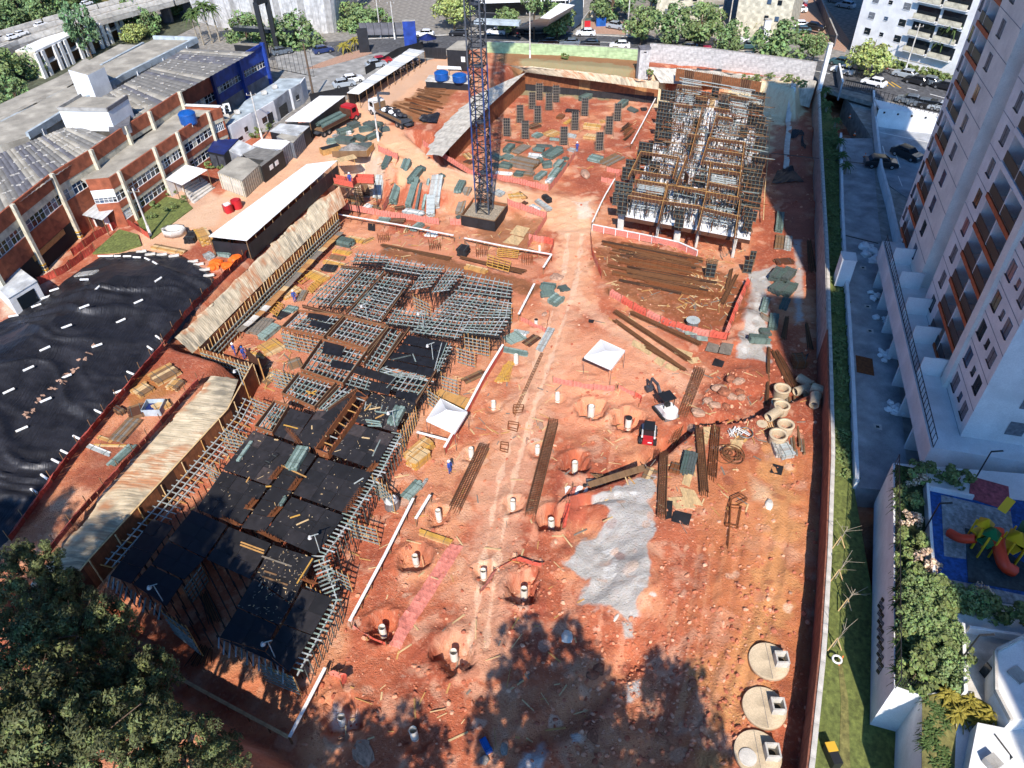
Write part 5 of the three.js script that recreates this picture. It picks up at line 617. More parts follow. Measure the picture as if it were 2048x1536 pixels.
{
const L=[];const rock=(p,s,m)=>{const g=new THREE.IcosahedronGeometry(1,1),a=g.attributes.position,o=rr(0,50);for(let i=0;i<a.count;i++){const k=.75+.5*vn(a.getX(i)*1.7+o,a.getY(i)*1.7+a.getZ(i)*2.3+o);a.setXYZ(i,a.getX(i)*k*s[0],a.getY(i)*k*s[1],a.getZ(i)*k*s[2]);}g.computeVertexNormals();const x=new THREE.Mesh(g,m);x.name=numbered('rock_slab');x.position.copy(p);x.rotation.y=rr(0,6);scene.add(x);tag(x,'','rock','broken rock slabs');L.push(x);};
for(const[f,x,y,a,b,c,k]of[[F,840,1120,.9,.35,.6,'soilPale'],[F,870,1150,.7,.4,.8,'soilClod'],[F,910,1170,.6,.3,.5,'soilPale'],[F,950,1090,.8,.4,.5,'soilPale'],[F,960,1140,.5,.3,.5,'soilClod'],[F,900,1080,.6,.3,.5,'soilClod'],[F,820,1210,.7,.3,.5,'soilPale'],[F,720,1240,.7,.3,.8,'soilPale'],[F,680,1290,.9,.3,.6,'soilPale'],[F,970,1170,.5,.3,.5,'soilPale'],[F,880,1210,.6,.3,.4,'soilClod'],[F,780,1180,.5,.3,.6,'soilPale'],[R3,1290,1005,1.9,.4,.8,'soilPale'],[E,1500,440,1.0,.25,.9,'soilPale'],[H,400,1420,.8,.12,.6,'soilPale'],[H,420,1455,1.1,.15,.7,'soilPale'],[I,965,395,.35,.25,.7,'concretePale'],[I,75,940,.5,.15,.6,'concretePale'],[H,1010,1490,.35,.25,.35,'rockGrey'],[H,1105,1435,.5,.15,.3,'rockGrey'],[I,200,1390,.6,.12,.5,'soilClod'],[I,220,1080,.5,.25,.5,'soilClod'],[I,190,1110,.6,.25,.4,'soilClod'],[I,630,1190,.4,.2,.3,'soilClod'],[I,295,865,.45,.1,.15,'concretePale'],[I,1060,795,.15,.12,.15,'soilPale'],[E,1410,1310,.6,.15,.3,'soilPale'],[E,1430,660,.5,.15,.3,'soilPale'],[E,1330,1390,.5,.12,.2,'soilPale']])rock(onG(f(x,y,.3),b*.4),[a,b,c],M[k]);
ordinals(L,(o,x)=>`broken ${x.material === M.soilClod ? 'reddish' : x.material === M.soilPale ? 'pale' : 'grey white'} rock slab on the pit floor, ${o} from the left among all`);
}
{
const ringG=(()=>{const p=[[.62,0],[.8,0],[.8,.95],[.86,.95],[.86,1.1],[.66,1.1],[.62,1.0],[.62,0]].map(a=>new THREE.Vector2(...a));return new THREE.LatheGeometry(p,28);})(),L=[];
for(const[x,y,s]of[[1210,1115,1.05],[1190,1200,.95],[1190,1275,.95],[1212,1385,1],[1168,1448,1.05]]){const p=onG(F(x,y,.8));const t=thing('concrete_ring','','concrete ring',p,'concrete rings by the boundary wall');t.scale.setScalar(s);t.rotation.y=rr(0,6);part('ring',ringG,M.precast,t);part('soil_inside',new THREE.CircleGeometry(.63,20).rotateX(-Math.PI/2),M.soilPale,t,V(0,.3,0));L.push(t);}
ordinalsY(L,'upright bell-lipped concrete ring beside the olive poles, # of the row'.replace('#','#'),'nearest the bottom');
const pipeG=(()=>{const p=[[.42,0],[.52,0],[.52,1.5],[.6,1.52],[.6,1.75],[.47,1.75],[.42,1.5],[.42,0]].map(a=>new THREE.Vector2(...a));return new THREE.LatheGeometry(p,22);})(),Q=[];
for(const[x,y,a,l]of[[1350,1050,.6,''],[1330,1100,1.9,''],[1390,1110,2.0,''],[1415,1165,.9,''],[1385,1230,2.7,''],[1145,1310,2.2,'']]){const p=onG(F(x,y,.8),.52),t=thing('concrete_pipe','','concrete pipe',p,'concrete pipes dumped by the boundary wall');const m=part('pipe',pipeG,M.precast,t);m.rotation.set(Math.PI/2,0,0);m.position.set(0,0,-.85);t.rotation.y=a;part('end_disc',new THREE.CircleGeometry(.43,18),M.concreteDark,t,V(0,0,-.2));Q.push(t);}
ordinals(Q,'concrete pipe lying on its side near the upright rings, #');
const P1=onG(F(1260,1120,.8)),poles=thing('pole_stack','stack of long olive brown poles beside the concrete rings','poles',P1);for(let i=0;i<6;i++){const a=onG(F(1245+i*15,1125+(i % 3)*12,.8),.14+(i % 2)*.12),b=onG(F(1258+i*14,1490+(i % 3)*20,.9),.14+(i % 2)*.12);mb().cyl(a,b,.15,.12,8).build('pole',i % 2?M.timberOld:M.timberGrey,poles);}
const disc=onG(F(1085,1345,.8),.05),dt=thing('round_cover','round pale cover lying on a slatted pallet','cover',disc);mb().cyl(disc,lift(disc,.08),.55,.55,20).build('disc',M.precast,dt);for(let i=0;i<5;i++)mb().bar(disc.clone().add(V(.3+i*.22,.02,-.6)),disc.clone().add(V(.3+i*.22,.02,.7)),.12,.05).build('slat',M.timberPale,dt);
const bp=onG(F(1200,1500,1)),bt=thing('block_pallet','pallet of grey hollow concrete blocks at the foot of the rings','blocks',bp);for(let i=0;i<6;i++)for(let j=0;j<4;j++)for(let k=0;k<2;k++)mb().box(bp.clone().add(V(-.7+i*.28,.05+k*.3,-.7+j*.42)),.24,.27,.38).build('block',(i+j+k)% 3?M.concrete:M.concretePale,bt);
[[970,1080,1.5,'uppermost'],[950,1285,1.55,'middle'],[920,1490,1.6,'lowest']].forEach(([x,y,r,w])=>{const p=onG(I(x,y,1.1),.02),t=thing('manhole_slab',`${w} of the three round concrete slabs with a square shaft neck`,'manhole',p);const s=new THREE.LatheGeometry([[0,0],[r,-.3],[r,.22],[r-.06,.27],[0,.27]].map(a=>new THREE.Vector2(...a)),40);part('slab',s,M.precast,t);const cx=r*.55,cz=.05,hh=.75;const b=mb();for(const[ox,oz,sx,sz]of[[-.42,0,.12,.96],[.42,0,.12,.96],[0,-.42,.72,.12],[0,.42,.72,.12]])b.box(V(cx+ox,.25,cz+oz),sx,hh,sz);const nk=new THREE.Mesh(b.geo(),M.concretePale);nk.name='shaft_neck';t.add(nk);const c=part('shaft_opening',new THREE.CircleGeometry(.3,20).rotateX(-Math.PI/2),M.rubber,t,V(cx,.29,cz));if(w==='lowest'){const d=new THREE.CylinderGeometry(.6,.6,.1,24);part('round_lid',d,M.concretePale,t,V(-.75,.32,.35));}const jt=mb();jt.bar(V(0,.275,-r+.1),V(0,.275,r-.1),.03,.012);const jm=new THREE.Mesh(jt.geo(),M.concreteDark);jm.name='joint';t.add(jm);t.rotation.y=-.08;});
const wb=onG(I(195,245,1)),wt=thing('wheelbarrow','tipped grey wheelbarrow at the head of the slurry','wheelbarrow',wb);const tr=mb();tr.hexa([V(-.4,.3,.25),V(.4,.3,.25),V(.4,.3,-.25),V(-.4,.3,-.25)].map(p=>p.add(wb)),[V(-.65,.65,.42),V(.6,.7,.42),V(.6,.7,-.42),V(-.65,.65,-.42)].map(p=>p.add(wb)));tr.build('tray',M.steelGrey,wt);mb().cyl(wb.clone().add(V(-.8,.2,-.06)),wb.clone().add(V(-.8,.2,.06)),.2,.2,12).build('wheel',M.rubber,wt);for(const z of[-.28,.28])mb().bar(wb.clone().add(V(-.8,.22,z*.3)),wb.clone().add(V(1.1,.6,z)),.05).build('handle',M.steelDark,wt);
const sb=onG(I(120,265,1),.04);const ss=mb();for(let i=0;i<6;i++)for(let j=0;j<4;j++){const f=(a,b)=>sb.clone().add(V((a/6-.5)*2.2,.12*Math.sin(a*2+b),(b/4-.5)*1.1));ss.quad(f(i,j+1),f(i+1,j+1),f(i+1,j),f(i,j));}single('white_sheet','crumpled white sheet beside the wheelbarrow','sheet',ss,M.canvasWhite,sb);
const bl=onG(H(1020,1435,0),.1);const bs=mb();bs.box(bl,.5,.35,1.1,.5);bs.box(lift(bl,.3),.36,.15,.8,.5);single('blue_barrel_bag','bright blue sack lying near the bottom edge','sack',bs,M.blueTank,bl);
const wr=onG(H(568,275,0)),wt2=thing('wrapped_pallet','wire-wrapped round white pallet beside the deck edge','pallet',wr);mb().cyl(wr,lift(wr,1.0),.75,.7,12).build('load',M.steelGrey,wt2);mb().cyl(lift(wr,1),lift(wr,1.15),.72,.5,12).build('top',M.whitePaint,wt2);
const wk=onG(I(835,60,1),.1),wkt=thing('scrap_heap','heap of white plastic offcuts with a round frame','scrap',wk);for(let i=0;i<16;i++)mb().bar(wk.clone().add(V(rr(-1,1),rr(0,.3),rr(-.7,.7))),wk.clone().add(V(rr(-1,1),rr(.1,.5),rr(-.7,.7))),.07).build('offcut',M.whitePaint,wkt);const tor=part('round_frame',new THREE.TorusGeometry(.75,.05,6,24).rotateX(Math.PI/2),M.steelGrey,wkt,V(.7,.2,.1));
const wd=onG(F(685,740,0)),wdt=thing('wire_drum','grey wire drum in front of the rebar yard','drum',wd);mb().cyl(wd,lift(wd,.9),.7,.7,16).build('coil',M.steelGrey,wdt);mb().cyl(lift(wd,.9),lift(wd,.95),.85,.85,16).build('flange',M.beamPale,wdt);
const cv=onG(F(560,720,0),.1),ct=thing('grey_sheet_stack','pile of bent grey sheets in front of the rebar yard','sheets',cv);for(let i=0;i<12;i++)mb().box(onG(F(500+i*22,700+i*11,0),.04+(i % 3)*.08),rr(.8,1.6),.05,rr(.5,.9),rr(-.6,.2)).build('sheet',pick([M.beamPale,M.steelGrey,M.greenPale]),ct);
}
{
const p=onG(F(525,1245,0)),t=thing('mini_excavator','white mini excavator with black canopy and raised dark arm','excavator',p);const g=(n,b,m)=>{const x=new THREE.Mesh(b.geo(),m);x.name=n;x.castShadow=true;t.add(x);return x;};
for(const z of[-.75,.75]){const s=new THREE.Shape();s.absarc(-.8,.3,.3,Math.PI/2,Math.PI*1.5);s.absarc(.8,.3,.3,-Math.PI/2,Math.PI/2);const e=new THREE.ExtrudeGeometry(s,{depth:.35,bevelEnabled:false,curveSegments:8});const m=part('track',e,M.rubber,t,V(0,0,z-.175));for(let i=0;i<8;i++)part('track_pad',new THREE.BoxGeometry(.12,.05,.37),M.steelDark,m,V(-.8+i*.23,.61,.175));}
g('undercarriage',mb().box(V(0,.25,0),.9,.35,1.2),M.steelDark);g('body',mb().hexa([V(-1.1,.65,.8),V(.9,.65,.8),V(.9,.65,-.8),V(-1.1,.65,-.8)],[V(-1.15,1.35,.75),V(.1,1.25,.75),V(.1,1.25,-.75),V(-1.15,1.35,-.75)]),M.whitePaint);g('counterweight',mb().cyl(V(-.9,.6,0),V(-.9,1.3,0),.85,.8,18),M.whitePaint);
for(const[x,z]of[[-.5,-.6],[-.5,.6],[.6,-.6],[.6,.6]])g('canopy_post',mb().bar(V(x,1.25,z),V(x,2.35,z),.07),M.frameDark);g('canopy',mb().box(V(.05,2.35,0),1.4,.1,1.5),M.frameDark);g('seat',mb().box(V(-.2,1.2,0),.5,.5,.5),M.rubber);
const arm=[V(.9,1.0,0),V(1.9,2.5,0),V(3.1,2.5,0),V(3.3,1.2,0)];g('boom',mb().bar(arm[0],arm[1],.22,.3),M.steelDark);g('boom_link',mb().bar(arm[1],arm[2],.2,.26),M.steelDark);g('dipper',mb().bar(arm[2],arm[3],.16,.22),M.steelDark);g('hydraulic_ram',mb().bar(V(1.1,1.6,.16),V(2.2,2.6,.16),.09),M.steelGrey);g('bucket',mb().hexa([V(3.1,.5,.3),V(3.6,.6,.3),V(3.6,.6,-.3),V(3.1,.5,-.3)],[V(3.0,1.2,.3),V(3.6,1.15,.3),V(3.6,1.15,-.3),V(3.0,1.2,-.3)]),M.steelDark);g('blade',mb().box(V(-1.35,.15,0),.1,.45,1.7),M.steelGrey);
t.rotation.y=1.95;t.scale.setScalar(1.0);
}
{
const p=onG(F(425,1400,0)),t=thing('skid_loader','red and white skid loader with black cab roof','loader',p);const g=(n,b,m)=>{const x=new THREE.Mesh(b.geo(),m);x.name=n;x.castShadow=true;t.add(x);return x;};
g('chassis',mb().hexa([V(-1.2,.35,.55),V(1.0,.35,.55),V(1.0,.35,-.55),V(-1.2,.35,-.55)],[V(-1.25,1.15,.5),V(.9,.95,.5),V(.9,.95,-.5),V(-1.25,1.15,-.5)]),M.red);g('rear_door',mb().box(V(-1.28,.5,0),.08,.6,.95),M.red);g('cab',mb().hexa([V(-.6,1.05,.5),V(.7,1.0,.5),V(.7,1.0,-.5),V(-.6,1.05,-.5)],[V(-.6,2.0,.45),V(.45,2.0,.45),V(.45,2.0,-.45),V(-.6,2.0,-.45)]),M.carGlass);g('cab_roof',mb().box(V(-.1,2.0,0),1.25,.1,1.1),M.frameDark);for(const z of[-.62,.62])g('lift_arm',mb().bar(V(-1.2,1.45,z),V(1.3,.75,z),.16,.24),M.whitePaint);for(const[x,z]of[[-.7,.75],[.65,.75],[-.7,-.75],[.65,-.75]]){const w=g('wheel',mb().cyl(V(x,.4,z-.15),V(x,.4,z+.15),.4,.4,16),M.rubber);const r=new THREE.Mesh(mb().cyl(V(x,.4,z-.16),V(x,.4,z+.16),.2,.2,10).geo(),M.whitePaint);r.name='rim';w.add(r);}g('bucket',mb().hexa([V(1.2,.1,.85),V(2.0,.1,.85),V(2.0,.1,-.85),V(1.2,.1,-.85)],[V(1.2,.75,.85),V(1.35,.75,.85),V(1.35,.75,-.85),V(1.2,.75,-.85)]),M.steelDark);g('marking',mb().box(V(-1.33,.75,.2),.015,.15,.4),M.whitePaint);
t.rotation.y=1.35;
}
const U1=frame(640,0,.2051),U2=frame(980,0,.2051),U3=frame(1300,0,.2051),U4=frame(0,0,.2051),U5=frame(400,60,.2992);
{
const out=[P(-160,700,UH),D(0,575,UH),D(200,475,UH),D(400,315,UH),D(480,260,UH),D(590,190,UH),D(830,150,UH),D(1080,190,UH),D(1230,280,UH),D(1270,345,UH),D(1130,490,UH),D(960,690,UH),D(740,945,UH),D(380,1380,UH),G(40,340,UH),P(-40,1130,UH),P(-300,1250,UH),P(-500,900,UH)];
const moundH=(x,z)=>{const s=-sdPoly(x,z,out);if(s<-.2)return-9;const e=smooth(0,13,s);const al=(x*.24-z*.97),ac=x*.97+z*.24;const fold=Math.abs(fbm(al*.42+fbm(x*.15,z*.15,2)*4,ac*.08+9,2)-.5)*2,fine=Math.abs(fbm(al*2.1+30,ac*.6+30,2)-.5)*2;return UH+.08+3.3*e+Math.min(1,s)*(.75*Math.pow(1-fold,3)*(.3+fbm(x*.15,z*.15,2))+.1*Math.pow(1-fine,2)+.5*(fbm(x*.12+4,z*.12,3)-.5));};
const t=thing('tarpaulin_mound','huge earth mound sheeted in wrinkled black plastic','tarpaulin',D(600,700,UH));const st=.27;let x0=1e9,x1=-1e9,z0=1e9,z1=-1e9;for(const p of out){x0=Math.min(x0,p.x);x1=Math.max(x1,p.x);z0=Math.min(z0,p.z);z1=Math.max(z1,p.z);}x0=Math.max(x0,-88);
const nx=Math.ceil((x1-x0)/st),nz=Math.ceil((z1-z0)/st),hs=new Float32Array((nx+1)*(nz+1)),pos=[],uv=[],idx=[];for(let j=0;j<=nz;j++)for(let i=0;i<=nx;i++){const x=x0+i*st,z=z0+j*st,h=moundH(x,z);hs[j*(nx+1)+i]=h;pos.push(x-t.position.x,(h<0?UH-.3:h)-UH,z-t.position.z);uv.push(x,z);}
for(let j=0;j<nz;j++)for(let i=0;i<nx;i++){const a=j*(nx+1)+i,b=a+1,c=a+nx+1,d=c+1;if(Math.max(hs[a],hs[b],hs[c],hs[d])<0)continue;idx.push(a,c,b,b,c,d);}
const g=new THREE.BufferGeometry();g.setAttribute('position',new THREE.Float32BufferAttribute(pos,3));g.setAttribute('uv',new THREE.Float32BufferAttribute(uv,2));g.setIndex(idx);g.computeVertexNormals();part('plastic_sheet',g,M.tarp,t);
const dirtG=[];
const PM=(f,x,y)=>{let h=UH+2,p;for(let i=0;i<8;i++){p=f(x,y,h);const m=moundH(p.x,p.z);h=m<0?UH:m;}p.y=h;return p;};
const cyl=new THREE.CylinderGeometry(.12,.12,1.05,12),capG=new THREE.CylinderGeometry(.085,.085,1.07,10);const rows=[['along the upper rim of the black tarpaulin',[[600,186,0],[642,187,0],[688,187,0],[748,188,0],[805,195,-.1],[865,205,-.6],[910,228,-.7]]],['on the upper slope of the black tarpaulin',[[498,325,0],[578,370,1.4],[930,330,1.1],[812,455,.8],[710,567,.8],[495,482,.7],[393,600,.7]]],['down the left rim of the black tarpaulin',[[320,385,.6],[270,430,.7],[215,478,.7],[88,545,.3]]],['across the middle of the black tarpaulin',[[572,713,.6],[390,893,.7],[272,1030,.7],[132,1200,.7],[265,728,.8],[170,845,.8],[55,978,.8]]],['at the foot of the black tarpaulin',[[930,665,-.7],[882,728,-.7],[768,873,-.5],[700,980,.6],[578,1098,-.5],[455,1250,-.5],[383,1335,-.5],[335,1395,-.5],[265,1480,-.6],[200,1560,-.6]]]];
for(const[pl,l]of rows){const L=[];for(const[x,y,a]of l){const p=PM(D,x,y),o=thing('tarp_weight','','weight',p,'white rolls weighing down the tarpaulin');const m=part('roll',cyl,M.whitePaint,o,V(0,.15,0));m.rotation.set(0,0,Math.PI/2);const e=part('roll_core',capG,M.concreteDark,o,V(0,.15,0));e.rotation.set(0,0,Math.PI/2);o.rotation.y=a;L.push(o);}ordinals(L,`white roll ${pl}, #`);}
const LB=[];for(const[x,y]of[[1132,218],[1165,235],[1200,267],[1225,300],[880,172],[950,178],[1020,185],[830,160]]){const p=PM(D,x,y),o=thing('concrete_block','','block',p,'concrete blocks along the mound edge');part('block',new RoundedBoxGeometry(1.3,.25,.35,2,.04),M.concretePale,o,V(0,.15,0));part('lifting_loop',new THREE.TorusGeometry(.08,.015,5,10),M.rust,o,V(0,.3,0));o.rotation.y=.2;LB.push(o);}ordinals(LB,'concrete block along the round upper edge of the mound, #');
const mud=mb();for(let i=0;i<34;i++){const k=rnd(),c=PM(D,130+440*k+rr(-32,32)*rnd(),1140-440*k+rr(-32,32)*rnd());const n=9;const pts=[];for(let a=0;a<n;a++){const q=V(c.x+Math.cos(a/n*6.28)*rr(.05,.3),0,c.z+Math.sin(a/n*6.28)*rr(.05,.26));q.y=Math.max(UH,moundH(q.x,q.z))+.05;pts.push(q);}c.y+=.07;for(let a=0;a<n;a++)mud.tri(c,pts[(a+1)% n],pts[a],[0,0],[1,0],[0,1]);}const mm=mud.build('dry_mud',M.soilPale,t);mm.userData.kind='stuff';
const pl=PM(D,560,280);bundle('grey flat panel stack lying on the top of the mound',pl,PM(D,450,295),1,.2,M.concrete,undefined,'panel_stack',2);
}
function shed(label,q,h,o={}){
const t=thing('shed',label,'shed',atY(q[3],UH));const n=o.n||Math.max(4,Math.round(q[0].distanceTo(q[1])/1.1));
for(let i=0;i<n;i++){const s=mb();const a=quadAt(q,i/n,0),b=quadAt(q,(i+.997)/n,0),c=quadAt(q,(i+.997)/n,1),d=quadAt(q,i/n,1);const k=(i % 2)*.012;s.hexa([lift(d,k),lift(c,k),lift(b,k),lift(a,k)],[lift(d,k+.05),lift(c,k+.05),lift(b,k+.05),lift(a,k+.05)]);s.build('roof_sheet',o.rm?(Array.isArray(o.rm)?pick(o.rm):o.rm):M.roofWhite,t);}
const m=o.posts||Math.round(q[3].distanceTo(q[2])/2.6);for(let i=0;i<=m;i++)for(const e of[0.02,.98]){const p=quadAt(q,i/m,e);mb().bar(atY(p,o.base??UH),lift(p,-.02),.1).build('post',M.timberOld,t);}
for(const e of o.walls||[]){const pr=[[0,1],[1,2],[2,3],[3,0]][e],a=lerp(q[pr[0]],quadAt(q,.5,.5),.02),b=lerp(q[pr[1]],quadAt(q,.5,.5),.02);const hb=o.wallH||1;const L=a.distanceTo(b),w=Math.max(1,Math.round(L/2.4));for(let i=0;i<w;i++){const p=lerp(a,b,i/w),r=lerp(a,b,(i+.99)/w);const top=Math.min(p.y,r.y)-.1;mb().bar(atY(p,UH+(top-UH)*hb/2),atY(r,UH+(top-UH)*hb/2),.04,(top-UH)*hb).build('wall_panel',o.wm||M.blackSheet,t);}}
return t;
}
const SHh=UH+2.7;
{const q=[D(1520,-300,0),D(0,0),D(0,0),D(0,0)];}
shed('long white roofed open shed above the fluted slope',[A(1790,950,SHh+.5),A(1970,940,SHh+.3),A(1445,1410,SHh),A(1220,1385,SHh+.2)].map((p,i,l)=>p)&&[A(1220,1385,SHh+.2),A(1795,962,SHh+.2),A(1975,940,SHh),A(1445,1410,SHh)],0,{walls:[2,3,0],wallH:.8,posts:12});
shed('smaller white roofed shed beside the loaded red truck',[A(1668,710,SHh+.3),A(1870,562,SHh+.3),A(2020,562,SHh),A(1815,715,SHh)],0,{walls:[1,2,3],wm:M.blackSheet});
shed('narrow motorcycle shelter with a long white roof along the street fence',[B(275,545,SHh),B(640,285,SHh),B(730,300,SHh-.2),B(345,552,SHh-.2)],0,{walls:[0],rm:[M.roofWhite,M.roofSheet]});
function cabin(label,q,h,wm,rm,o={}){
const t=thing(o.name||'site_cabin',label,o.cat||'cabin',atY(q[3],UH));const base=q.map(p=>atY(p,UH));for(let e=0;e<4;e++){const a=q[e],b=q[(e+1)% 4],L=a.distanceTo(b),n=o.flute?Math.round(L/.3):1;const s=mb();const d=b.clone().sub(a).normalize(),nr=V(-d.z,0,d.x);for(let i=0;i<n;i++){const k=(i % 2)*.06;const p=lerp(a,b,i/n).addScaledVector(nr,-k),r=lerp(a,b,(i+1)/n).addScaledVector(nr,-k);s.quad(atY(p,UH),atY(r,UH),r,p);}s.build('wall',wm,t);}
const s=mb();s.hexa(q.map(p=>lerp(p,quadAt(q,.5,.5),-.02)),q.map(p=>lift(lerp(p,quadAt(q,.5,.5),-.02),.08)));s.build('roof',rm,t);const ft=mb();ft.hexa(base.map(p=>lift(p,-.1)),base.map(p=>lift(p,.02)));ft.build('floor_frame',M.steelDark,t);for(const[e,f0,f1,y0,y1,m,n]of o.open||[]){const a=base[e],b=base[(e+1)% 4],d=b.clone().sub(a).normalize(),nr=V(-d.z,0,d.x),c=quadAt(base,.5,.5);if(nr.dot(c.clone().sub(a))>0)nr.negate();const p=lerp(a,b,f0).addScaledVector(nr,.03),r=lerp(a,b,f1).addScaledVector(nr,.03);mb().bar(atY(p,UH+(y0+y1)/2),atY(r,UH+(y0+y1)/2),.05,y1-y0).build(n||'window',m||M.glassDark,t);}
return t;
}
const CH=UH+2.6;
cabin('tan ribbed shipping container beside the entrance steps',[A(1390,920,CH),A(1545,940,CH),A(1415,1060,CH),A(1275,1010,CH)],0,M.cream,M.roofTan,{flute:1,name:'container',cat:'container',open:[[2,.1,.48,.2,2.4,M.concretePale,'door'],[2,.52,.9,.2,2.4,M.concretePale,'door']]});
cabin('dark grey cabin with a sheet roof between the containers',[A(1500,868,CH),A(1655,880,CH),A(1530,975,CH),A(1420,905,CH)],0,M.blackSheet,M.roofGrey,{open:[[1,.3,.45,1.2,1.9,M.whitePaint],[1,.55,.7,1.2,1.9,M.whitePaint]]});
cabin('cream container with a white sheet roof, middle of the row',[A(1530,815,CH),A(1705,825,CH),A(1630,890,CH),A(1480,850,CH)],0,M.wallGrey,M.roofWhite,{flute:1,name:'container',cat:'container'});
cabin('grey container at the far end of the cabin row',[A(1690,755,CH),A(1775,775,CH),A(1715,838,CH),A(1620,800,CH)],0,M.wallShade,M.roofTan,{flute:1,name:'container',cat:'container'});
cabin('small pale sheet roof behind the cabin row',[A(1640,725,CH),A(1810,740,CH),A(1740,800,CH),A(1580,770,CH)],0,M.blackSheet,M.roofSheet,{});
cabin('blue topped portable toilets block beside the factory',[A(1255,822,CH),A(1395,815,CH),A(1310,905,CH),A(1215,885,CH)],0,M.blackSheet,M.blueDark,{open:[[2,.05,.45,.1,2.2,M.steelDark,'door'],[2,.55,.95,.1,2.2,M.steelDark,'door']]});
cabin('white corrugated lean-to behind the blue topped toilets',[A(1400,822,CH-.2),A(1495,865,CH-.2),A(1410,915,CH-.2),A(1335,880,CH-.2)],0,M.wallGrey,M.roofSheet,{});
cabin('black gatehouse cabin with a flat pale roof by the street wall',[B(925,240,UH+4),B(985,240,UH+4),B(975,296,UH+4),B(858,290,UH+4)],0,M.blackSheet,M.roofTan,{open:[[2,.1,.3,1.8,2.8,M.frameWhite]]});
{
const y=UH+3,q=[A(1085,965,y),A(1215,995,y),A(1065,1085,y-.2),A(968,1050,y-.2)];const t=shed('white entrance canopy over steps on the factory front',q,0,{n:5,posts:2,walls:[3],wm:M.whitePaint});for(let i=0;i<6;i++){const k=i/6,a=lerp(A(1190,1070,UH),A(1265,1105,UH),k),b=lerp(A(1080,1130,UH),A(1140,1200,UH),k);mb().bar(atY(a,UH+.9-i*.15-.4),atY(b,UH+.9-i*.15-.4),.5,.8).build('step',M.concretePale,t);}
const y2=UH+2.6,q2=[A(530,1185,y2),A(680,1215,y2),A(600,1290,y2-.2),A(425,1245,y2-.2)];const t2=shed('pale metal canopy over white doors at the factory corner',q2,0,{n:6,rm:M.roofSheet,posts:2});for(const f of[.1,.35,.55,.75]){const a=A(440+f*250,1290+f*60,UH),b=A(490+f*230,1305+f*60,UH);mb().bar(lift(a,1.1),lift(b,1.1),.05,2.2).build('door',f===.55?M.frameDark:M.whitePaint,t2);}
}
function facade(t,a,b,bands,nr,o={}){
const d=b.clone().sub(a).normalize(),L=a.distanceTo(b);
for(const[y0,y1,k,n]of bands){
const p=atY(a,0),r=atY(b,0),ym=(y0+y1)/2,h=y1-y0;
if(k==='win'){mb().bar(atY(p,ym).addScaledVector(nr,-.25),atY(r,ym).addScaledVector(nr,-.25),.08,h).build('window_backing',M.glassDark,t);const m=n||Math.max(3,Math.round(L/.95));for(let i=0;i<m;i++){const x0=lerp(p,r,(i+.06)/m),x1=lerp(p,r,(i+.94)/m);const op=rnd();const w=mb();w.bar(atY(x0,ym).addScaledVector(nr,-.12),atY(x1,ym).addScaledVector(nr,-.12),.03,h*.94);w.build('window_pane',op<.18?M.cream:op<.4?M.glassBlue:op<.52?M.shadeBlind:M.glassDark,t);}const s=mb();for(let i=0;i<=m;i++){const x=lerp(p,r,i/m);s.bar(atY(x,y0).addScaledVector(nr,-.08),atY(x,y1).addScaledVector(nr,-.08),.07);}s.bar(atY(p,y0+.03).addScaledVector(nr,-.06),atY(r,y0+.03).addScaledVector(nr,-.06),.1,.06);s.bar(atY(p,y0+h*.62).addScaledVector(nr,-.08),atY(r,y0+h*.62).addScaledVector(nr,-.08),.05,.05);s.build('window_frame',M.frameWhite,t);}
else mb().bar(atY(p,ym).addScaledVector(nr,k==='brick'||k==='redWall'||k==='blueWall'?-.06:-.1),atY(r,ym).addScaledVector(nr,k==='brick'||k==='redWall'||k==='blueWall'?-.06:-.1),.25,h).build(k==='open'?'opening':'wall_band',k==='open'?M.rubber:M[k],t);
}
}
const fac=thing('factory_building','long two storey brick factory with cream columns and window strips','building',atY(A(455,1400,UH),UH));
